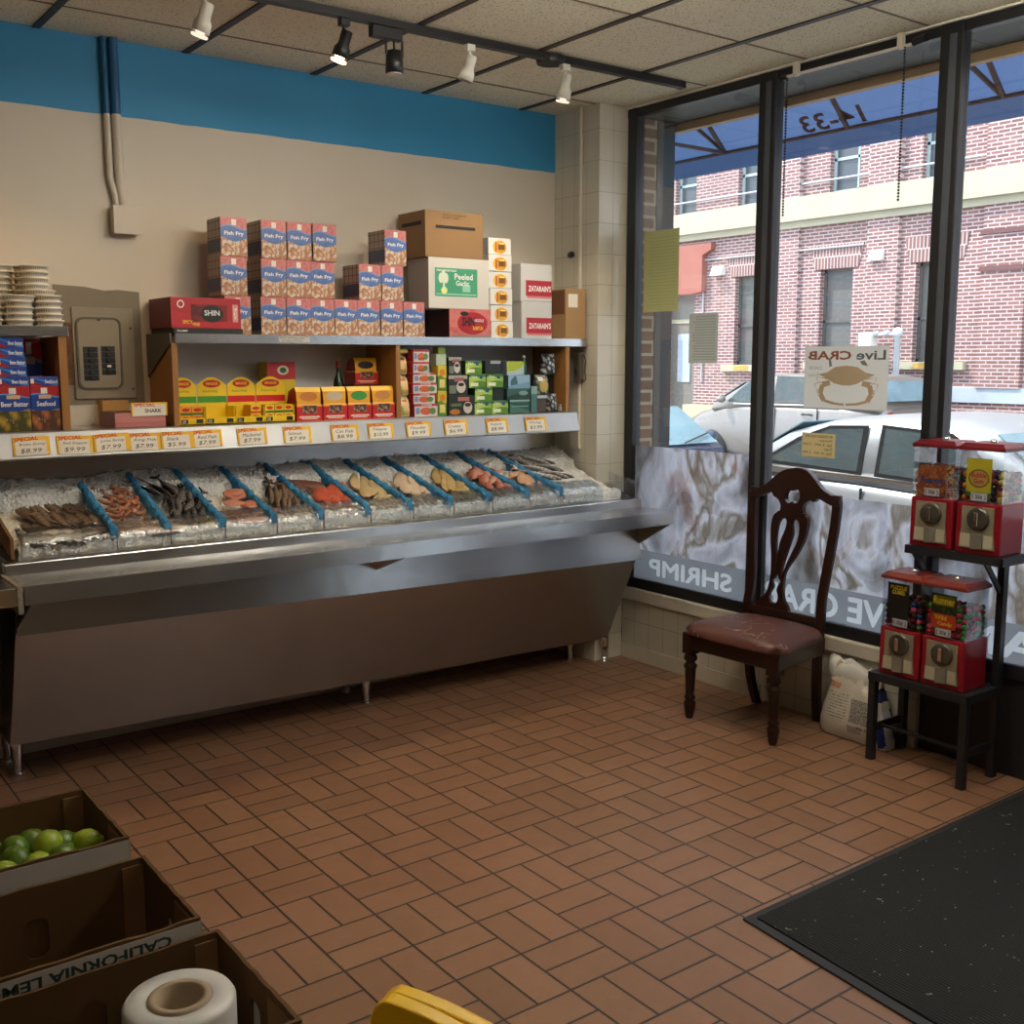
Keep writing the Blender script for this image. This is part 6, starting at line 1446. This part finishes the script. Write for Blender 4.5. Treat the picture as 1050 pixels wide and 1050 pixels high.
# ---- brick building over the road
bd = thing('brick_building', 'sunlit red brick building with pale stone ledges across the street', 'building', (12.5, 4, GZ))
BRK = m_brick('far_brick', 1, rgb(150, 106, 102), rgb(114, 80, 82), rgb(200, 186, 182), bw=.2, rh=.061, ms=.0105)
BRKX = m_brick('far_brick_side', 0, rgb(150, 106, 102), rgb(114, 80, 82), rgb(200, 186, 182), bw=.2, rh=.061, ms=.0105)
STONE = simple('pale_stone', rgb(182, 174, 150), .8, var=.1, vscale=2); STONEB = simple('blue_grey_granite', rgb(176, 186, 198), .6, var=.15, vscale=3)
wl = [(9.55, 10.075, 1.565, 3.285), (7.335, 8.033, 1.62, 3.29), (5.346, 6.082, 1.625, 3.28), (-.6, .1, 1.62, 3.28), (-2.7, -2.0, 1.62, 3.28)]
wu = [(11.18, 11.763, 4.62, 6.4), (9.50, 10.06, 4.62, 6.4), (7.267, 7.907, 4.62, 6.4), (5.282, 6.054, 4.62, 6.4), (3.1, 3.8, 4.62, 6.4), (.3, 1, 4.62, 6.4), (-2, -1.3, 4.62, 6.4), (13.4, 14.1, 4.62, 6.4)]
door_ = (11.16, 11.92, GZ, 2.99)
holes = wl+wu+[door_]
ys = sorted({-12, 24}|{h_[0] for h_ in holes}|{h_[1] for h_ in holes}); zs_ = sorted({GZ, 9.5}|{h_[2] for h_ in holes}|{h_[3] for h_ in holes})
mb = MB()
for i in range(len(ys)-1):
    for j in range(len(zs_)-1):
        cy_, cz_ = (ys[i]+ys[i+1])/2, (zs_[j]+zs_[j+1])/2
        if any(h_[0] < cy_ < h_[1] and h_[2] < cz_ < h_[3] for h_ in holes): continue
        mb.add([(12.5, ys[i], zs_[j]), (12.5, ys[i+1], zs_[j]), (12.5, ys[i+1], zs_[j+1]), (12.5, ys[i], zs_[j+1])], [(0, 3, 2, 1)])
mb.build('facade', BRK, bd, recalc=False)
mb = MB()
for a, b, c, e in holes:
    for q in ([(a, c), (a, e)], [(b, e), (b, c)]): mb.add([(12.5, q[0][0], q[0][1]), (12.5, q[1][0], q[1][1]), (12.72, q[1][0], q[1][1]), (12.72, q[0][0], q[0][1])], [(0, 1, 2, 3)])
    mb.add([(12.5, a, e), (12.5, b, e), (12.72, b, e), (12.72, a, e)], [(0, 1, 2, 3)]); mb.add([(12.5, a, c), (12.5, b, c), (12.72, b, c), (12.72, a, c)], [(0, 3, 2, 1)])
mb.build('window_reveals', BRKX, bd, recalc=False)
MB().box(12.75, 20, -12, 24, GZ, 9.5).build('building_mass', BRKX, bd)
DKG = simple('dark_pane', rgb(84, 88, 92), .25, .1); DKW = simple('screened_pane', rgb(96, 94, 92), .5); PALEW = simple('pale_window_frame', rgb(166, 182, 182), .5); GRW = simple('grey_window_frame', rgb(90, 90, 86), .6)
for k, (a, b, c, e) in enumerate(wl+wu):
    up = k >= len(wl); fm = PALEW if up else GRW; x = 12.62
    mb = MB().box(x, x+.06, a, a+.05, c, e).box(x, x+.06, b-.05, b, c, e).box(x, x+.06, a, b, c, c+.05).box(x, x+.06, a, b, e-.05, e)
    mb.box(x, x+.05, a, b, (c+e)/2-.025-(.1 if not up else .3), (c+e)/2+.025-(.1 if not up else .3))
    if up: mb.box(x, x+.05, (a+b)/2-.22, (a+b)/2-.18, c, e)
    f = mb.build('window_frame', fm, bd)
    MB().box(x+.03, x+.04, a+.03, b-.03, c+.03, e-.03).build('pane', DKG if up else DKW, f)
    if not up:
        MB().box(12.40, 12.6, a-.27, b+.25, c-.13, c).build('window_sill', STONE, bd)
        MB().prism([(a-.12, e), (b+.12, e), (b+.22, e+.42), (a-.22, e+.42)], 'x', 12.485, 12.499).build('window_arch', m_brick('arch_brick', 1, rgb(146, 104, 100), rgb(112, 80, 80), rgb(198, 186, 182), bw=.07, rh=.5) if 'arch_brick' not in bpy.data.materials else bpy.data.materials['arch_brick'], bd)
        MB().box(12.392, 12.401, a+.05, b-.1, c-.11, c-.02).build('rust_stain', simple('rusty_stone', rgb(206, 160, 84), .8, var=.3, vscale=5) if 'rusty_stone' not in bpy.data.materials else bpy.data.materials['rusty_stone'], bd)
for (z0, z1, px) in ((4.07, 4.19, .10), (4.19, 4.40, .20), (4.40, 4.62, .12)):
    MB().box(12.5-px, 12.52, -12, 24, z0, z1).build('stone_ledge', STONE, bd)
MB().box(12.46, 12.5, -12, 6.62, .97, 1.21).build('stone_belt', STONEB, bd)
MB().box(12.43, 12.5, -12, 10.9, GZ, .12).build('stone_base', STONEB, bd)
for a, b in ((4.14, 4.87), (6.40, 7.02), (2.2, 2.6), (8.5, 9.1), (-1.5, -.9)):
    MB().box(12.43, 12.5, a, b, 1.21 if b < 6.6 else .12, 4.07).build('pilaster', BRK, bd)
    MB().box(12.40, 12.5, a, b, 4.62, 9.3).build('pilaster', BRK, bd)
for z in (3.62, 3.05): MB().box(12.40, 12.5, 2.0, 4.9, z, z+.07).build('brick_course', simple('dark_course', rgb(112, 78, 78), .9), bd)
RDS = simple('red_sandstone', rgb(164, 102, 90), .85, var=.12, vscale=3)
MB().prism([(10.85, 3.03), (11.1, 3.0), (13, 3.0), (13, 3.98), (10.62, 3.98), (10.62, 3.85), (10.85, 3.75)], 'x', 12.36, 12.499).build('door_hood', RDS, bd)
MB().box(12.3, 12.499, 11.92, 12.9, GZ, 2.7).build('door_jamb', RDS, bd)
MB().box(12.2, 12.499, 10.2, 11.16, GZ, .75).build('door_plinth', STONE, bd)
dr = MB().box(12.62, 12.68, 11.16, 11.92, GZ, 2.99).build('door_leaf', simple('grey_door', rgb(120, 116, 108), .6), bd)
MB().box(12.60, 12.62, 11.36, 11.72, 1.2, 2.2).build('door_paper', STONEB, dr); MB().box(12.60, 12.62, 11.16, 11.92, 2.42, 2.50).build('door_rail', STONE, dr)
for y, z in ((10.48, 3.41), (6.80, 3.44)):
    MB().prism([(12.34, z-.08), (12.5, z-.08), (12.5, z+.10), (12.42, z+.10)], 'y', y-.14, y+.14).build('wall_lamp', simple('white_lamp_body', rgb(226, 226, 220), .5) if 'white_lamp_body' not in bpy.data.materials else bpy.data.materials['white_lamp_body'], bd)
PIPE = simple('pale_pipe', rgb(176, 176, 180), .5)
for pts in ([(12.47, 10.9, 1.2), (12.47, 10.9, 4.0)], [(12.47, 8.95, 3.5), (12.47, 8.95, 4.05)], [(12.46, 24, 3.66), (12.46, 7.1, 3.66)], [(12.46, 24, 4.85), (12.46, -12, 4.85)]): MB().tube(pts, .018, 8).build('service_pipe', PIPE, bd)
vp = thing('vent_post', 'pale post with a ball-topped arm and white box on the far sidewalk', 'post', (12.1, 6.1, -.06))
MB().lathe([(.05, -.06), (.05, 2.05), (.08, 2.06), (.08, 2.16), (.02, 2.2)], (12.1, 6.1, 0), 14).build('pole', simple('white_post', rgb(214, 220, 226), .5), vp)
MB().tube([(12.1, 6.1, 2.08), (12.1, 6.4, 2.08), (12.1, 6.72, 2.06)], .03, 8).ball((12.1, 6.3, 2.1), .06).ball((12.1, 6.5, 2.1), .05).build('arm', PIPE, vp)
MB().box(12.0, 12.2, 6.56, 6.80, 1.90, 2.12).build('white_box', WHITE, vp)

# ---- cars
def car(name, label, loc, rot, L, Wd, Hh, paint, kind):
    t = thing(name, label, 'car', loc, rot)
    hw = Wd/2; f = L/4.6
    if kind == 'sedan':
        ST = [(-2.30, .72, .72), (-2.26, .93, .80), (-1.95, 1.02, .90), (-1.3, 1.03, .97), (-.4, 1.0, 1), (.5, .965, 1), (1.0, .95, .99), (1.6, .87, .95), (2.1, .74, .86), (2.28, .58, .74)]
        GH = [(-1.62, 1.03, .80), (-1.15, 1.30, .82), (-.75, 1.40, .82), (-.2, Hh, .82), (.35, 1.43, .82), (.62, 1.36, .82), (1.25, .96, .84)]
    else:
        ST = [(-2.30, .80, .80), (-2.27, 1.12, .92), (-1.6, 1.16, .98), (-.4, 1.15, 1), (.6, 1.13, 1), (1.15, 1.10, .99), (1.75, .98, .95), (2.15, .84, .86), (2.29, .62, .76)]
        GH = [(-2.24, 1.12, .84), (-2.05, 1.56, .84), (-1.5, Hh-.02, .84), (-.3, Hh, .84), (.3, Hh-.03, .84), (.7, 1.5, .84), (1.45, 1.10, .86)]
    rs = []
    for x, z, k in ST:
        h2 = hw*k; half = [(0, .22), (h2*.86, .22), (h2*.96, .34), (h2, .58), (h2*.985, z-.12), (h2*.93, z-.02), (h2*.6, z+.01), (0, z+.025)]
        rs.append([(x*f, y, zz) for y, zz in half]+[(x*f, -y, zz) for y, zz in half[-2:0:-1]])
    MB().ring(rs).build('body', paint, t, local=True, bevel=0)
    bz = lambda x: [ST[i][1]+(ST[i+1][1]-ST[i][1])*(x-ST[i][0])/(ST[i+1][0]-ST[i][0]) for i in range(len(ST)-1) if ST[i][0] <= x <= ST[i+1][0]][0]
    rs = []
    for x, z, k in GH:
        b = bz(x)-.04; hb = hw*.955; ht = hw*(.84 if kind == 'sedan' else .84); z = max(z, b+.03); q = min(1, (z-b)/(Hh-b))
        htt = hb+(ht-hb)*q
        half = [(0, b), (hb, b), (hb+(htt-hb)*.5, b+(z-b)*.5), (htt, z-.05*q), (htt-.10*q, z-.004), (htt*.5, z+.012*q), (0, z+.018*q)]
        rs.append([(x*f, y, zz) for y, zz in half]+[(x*f, -y, zz) for y, zz in half[-2:0:-1]])
    gho = MB().ring(rs).build('greenhouse', paint, t, local=True)
    def gy(x, z):
        b = bz(x)-.04; hb = hw*.955; ht = hw*(.84 if kind == 'sedan' else .84); return hb+(ht-hb)*max(0, min(1, (z-b)/(Hh-b)))
    GLS = bpy.data.materials.get('car_glass') or simple('car_glass', rgb(74, 84, 86), .06, .0, var=.25, vscale=3)
    def side(poly, name, mat, off=.006):
        for s in (-1, 1):
            o = MB().add([(x*f, s*(gy(x, z)+off), z) for x, z in poly], [list(range(len(poly)))]).build(name, mat, t, local=True, recalc=False)
            sd = o.modifiers.new('t', 'SOLIDIFY'); sd.thickness = .006; sd.offset = 0
    TR = bpy.data.materials.get('window_trim') or simple('window_trim', (.02, .02, .022, 1), .3)
    if kind == 'sedan':
        side([(-1.40, 1.05), (-.36, 1.02), (-.36, 1.375), (-.72, 1.36), (-1.02, 1.26)], 'window_trim', TR, .003); side([(-.24, 1.02), (.86, .985), (.60, 1.22), (.36, 1.355), (-.24, 1.385)], 'window_trim', TR, .003)
        side([(-1.30, 1.075), (-.40, 1.045), (-.40, 1.35), (-.72, 1.335), (-.98, 1.24)], 'side_window', GLS); side([(-.20, 1.045), (.76, 1.01), (.56, 1.21), (.34, 1.33), (-.20, 1.36)], 'side_window', GLS)
        wsb, wst, rwb, rwt = (1.20, .985), (.66, 1.335), (-1.55, 1.065), (-1.02, 1.345); hs = (-1.35, -.32, .78)
    else:
        side([(-1.95, 1.2), (-1.0, 1.2), (-1.0, 1.58), (-1.85, 1.55)], 'side_window', GLS); side([(-.9, 1.2), (-.02, 1.19), (-.02, 1.6), (-.9, 1.59)], 'side_window', GLS); side([(.10, 1.19), (1.08, 1.16), (.82, 1.36), (.50, 1.56), (.10, 1.6)], 'side_window', GLS)
        wsb, wst, rwb, rwt = (1.40, 1.14), (.78, 1.46), (-2.30, 1.22), (-2.12, 1.52); hs = (-1.02, -.1)
    WS = bpy.data.materials.get('windshield_glass') or simple('windshield_glass', rgb(120, 150, 160), .05, .0, var=.3, vscale=2.5)
    for (b, tp, nm) in ((wsb, wst, 'windshield'), (rwb, rwt, 'rear_window')):
        def wid(p): return gy(max(-2.2, p[0]), p[1])-.05
        n = Vector((tp[1]-b[1], 0, -(tp[0]-b[0]))).normalized()*(.03 if b[0] > 0 else -.03)
        if nm == 'rear_window': n = Vector((-(abs(tp[1]-b[1])), 0, abs(tp[0]-b[0]))).normalized()*.03
        else: n = Vector((abs(tp[1]-b[1]), 0, abs(tp[0]-b[0]))).normalized()*.03
        P = [(b[0]*f+n.x, -wid(b), b[1]+n.z), (b[0]*f+n.x, wid(b), b[1]+n.z), (tp[0]*f+n.x, wid(tp), tp[1]+n.z), (tp[0]*f+n.x, -wid(tp), tp[1]+n.z)]
        o = MB().add(P, [(0, 1, 2, 3)]).build(nm, WS, t, local=True, recalc=False); sd = o.modifiers.new('t', 'SOLIDIFY'); sd.thickness = .008
        if nm == 'windshield':
            for y0 in (-.25, .3): MB().bar((P[0][0]+.02, y0, P[0][2]+.012), (P[0][0]-.10, y0+.45, P[0][2]+.09), .012, .012).build('wiper', TR, t, local=True)
    CHR = CHROME
    for s in (-1, 1):
        for hx in ((-1.05, .02) if kind == 'sedan' else (-.80, .22)):
            z = bz(hx)-.16
            MB().tube([(hx*f-.10, s*hw*.985, z), (hx*f-.06, s*(hw+.022), z+.01), (hx*f+.06, s*(hw+.022), z+.012), (hx*f+.10, s*hw*.985, z+.004)], .014, 8).build('door_handle', paint if kind == 'sedan' else TR, t, local=True)
        for hx in hs: MB().box(hx*f-.004, hx*f+.004, s*hw*.99-.012, s*hw*.99+.012, .36, bz(hx)-.06).build('door_seam', TR, t, local=True)
        MB().ball((wsb[0]*f-.28, s*(hw+.09), wsb[1]+.06), (.07, .10, .065), 12, 8).build('wing_mirror', paint, t, local=True)
        MB().bar((-1.4*f, s*(gy(-.4, 1.04)+.012), bz(-1.3)-.005), (.9*f, s*(gy(.9, .97)+.012), bz(.9)+.015), .012, .02).build('belt_trim', CHR, t, local=True)
        for wx in (-1.40, 1.42):
            T = Matrix.Translation((wx*f, s*(hw-.10), .33)) @ Matrix.Rotation(PI/2, 4, 'X')
            w_ = MB().lathe([(.20, -.10), (.31, -.11), (.33, -.07), (.33, .07), (.31, .11), (.20, .10)], (0, 0, 0), 28, T=T).build('tyre', simple('tyre_rubber', (.02, .02, .02, 1), .8) if 'tyre_rubber' not in bpy.data.materials else bpy.data.materials['tyre_rubber'], t, local=True)
            MB().lathe([(.02, -.112), (.20, -.105), (.20, .105), (.02, .112)], (0, 0, 0), 20, T=T).build('rim', GALV, w_, local=True)
        xf = 2.20*f
        MB().ball((xf-.06, s*hw*.62, .68 if kind == 'sedan' else .78), (.10, .16, .08), 12, 8).build('headlamp', simple('headlamp_lens', (.7, .72, .74, 1), .1) if 'headlamp_lens' not in bpy.data.materials else bpy.data.materials['headlamp_lens'], t, local=True)
        MB().ball((-2.24*f, s*hw*.70, .86 if kind == 'sedan' else 1.0), (.06, .14, .09), 12, 8).build('tail_lamp', simple('tail_lamp_lens', rgb(150, 20, 24), .2) if 'tail_lamp_lens' not in bpy.data.materials else bpy.data.materials['tail_lamp_lens'], t, local=True)
    MB().box(2.18*f, 2.30*f, -.5, .5, .40, .52).build('grille', TR, t, local=True)
    return t
SILV = simple('silver_paint', rgb(156, 158, 162), .28, .35); DKBL = simple('dark_blue_paint', rgb(76, 84, 104), .25, .3); SILV2 = simple('warm_silver_paint', rgb(142, 136, 132), .3, .4)
car('sedan', 'silver sedan parked at the kerb right outside the window', (3.4, -.42, -.18), math.radians(-90), 4.2, 1.80, 1.44, SILV, 'sedan')
car('car', 'dark blue car with its windshield showing behind the left pane, parked behind the silver sedan', (3.45, 4.02, -.18), math.radians(-90), 4.45, 1.80, 1.50, DKBL, 'sedan')
car('minivan', 'warm silver minivan parked on the far side of the street', (10.9, 7.0, -.2), math.radians(90), 4.2, 1.80, 1.64, SILV2, 'van')
# ------------------------------------------------------------------ light and camera
w = bpy.data.worlds.new('world'); scene.world = w; w.use_nodes = True
bg = w.node_tree.nodes['Background']; bg.inputs[0].default_value = (.74, .85, 1.0, 1); bg.inputs[1].default_value = 1.6
s = bpy.data.lights.new('sun', 'SUN'); s.energy = 3.0; s.angle = .009; s.color = (1, .95, .86)
so = bpy.data.objects.new('sun', s); COL.objects.link(so)
d = Vector((.36, -.42, -.83)); so.rotation_euler = d.to_track_quat('-Z', 'Y').to_euler()
# strip lamps added out of view, above and behind the viewer, to brighten the shop
LD = m_emit('lamp_tube', (1, .95, .86, 1), 23.0); LD2 = m_emit('lamp_tube_dim', (1, .9, .78, 1), 7.0)
for i, (x, y, al) in enumerate(((-1.88, -2.30, 0), (-4.6, -5.9, 0), (-.95, -3.35, 1))):
    t = thing('strip_lamp', 'ceiling strip lamp with two bare tubes, %s' % ('over the middle of the floor', 'far behind the viewer', 'running beside the window')[i], 'strip lamp', (x, y, 2.84), 0, 'ceiling strip lamps')
    if al: t.rotation_euler.z = PI/2
    MB().box(-.62, .62, -.05, .05, .03, .07).build('lamp_body', WHITEP, t, local=True, bevel=.004)
    for dx in (-.45, .45): MB().tube([(dx, 0, .07), (dx, 0, H-2.841)], .004, 6).build('rod', WHITEP, t, local=True)
    for dy in (-.09, .09): MB().tube([(-.60, dy, .02), (.60, dy, .02)], .019, 12).build('tube', LD2 if i == 1 else LD, t, local=True)
cam = bpy.data.cameras.new('camera'); co = bpy.data.objects.new('camera', cam); COL.objects.link(co)
cam.sensor_width = 36; cam.lens = 1111.98/1050*36; cam.clip_start = .05; cam.clip_end = 200
r_, d_, f_ = ((0.8022738487524319, -0.5969552981698358, -0.001021564937946473), (-0.08369175661650985, -0.11078222645670066, -0.9903145905093691), (0.5910603704211632, 0.7945889945677949, -0.1388379207181467))
co.matrix_world = Matrix(((r_[0], -d_[0], -f_[0], -4.073), (r_[1], -d_[1], -f_[1], -4.808), (r_[2], -d_[2], -f_[2], 1.663), (0, 0, 0, 1)))
scene.camera = co
vs_ = scene.view_settings; vs_.view_transform = 'Standard'; vs_.look = 'None'; vs_.gamma = 1; vs_.use_curve_mapping = False; vs_.exposure = 1.25
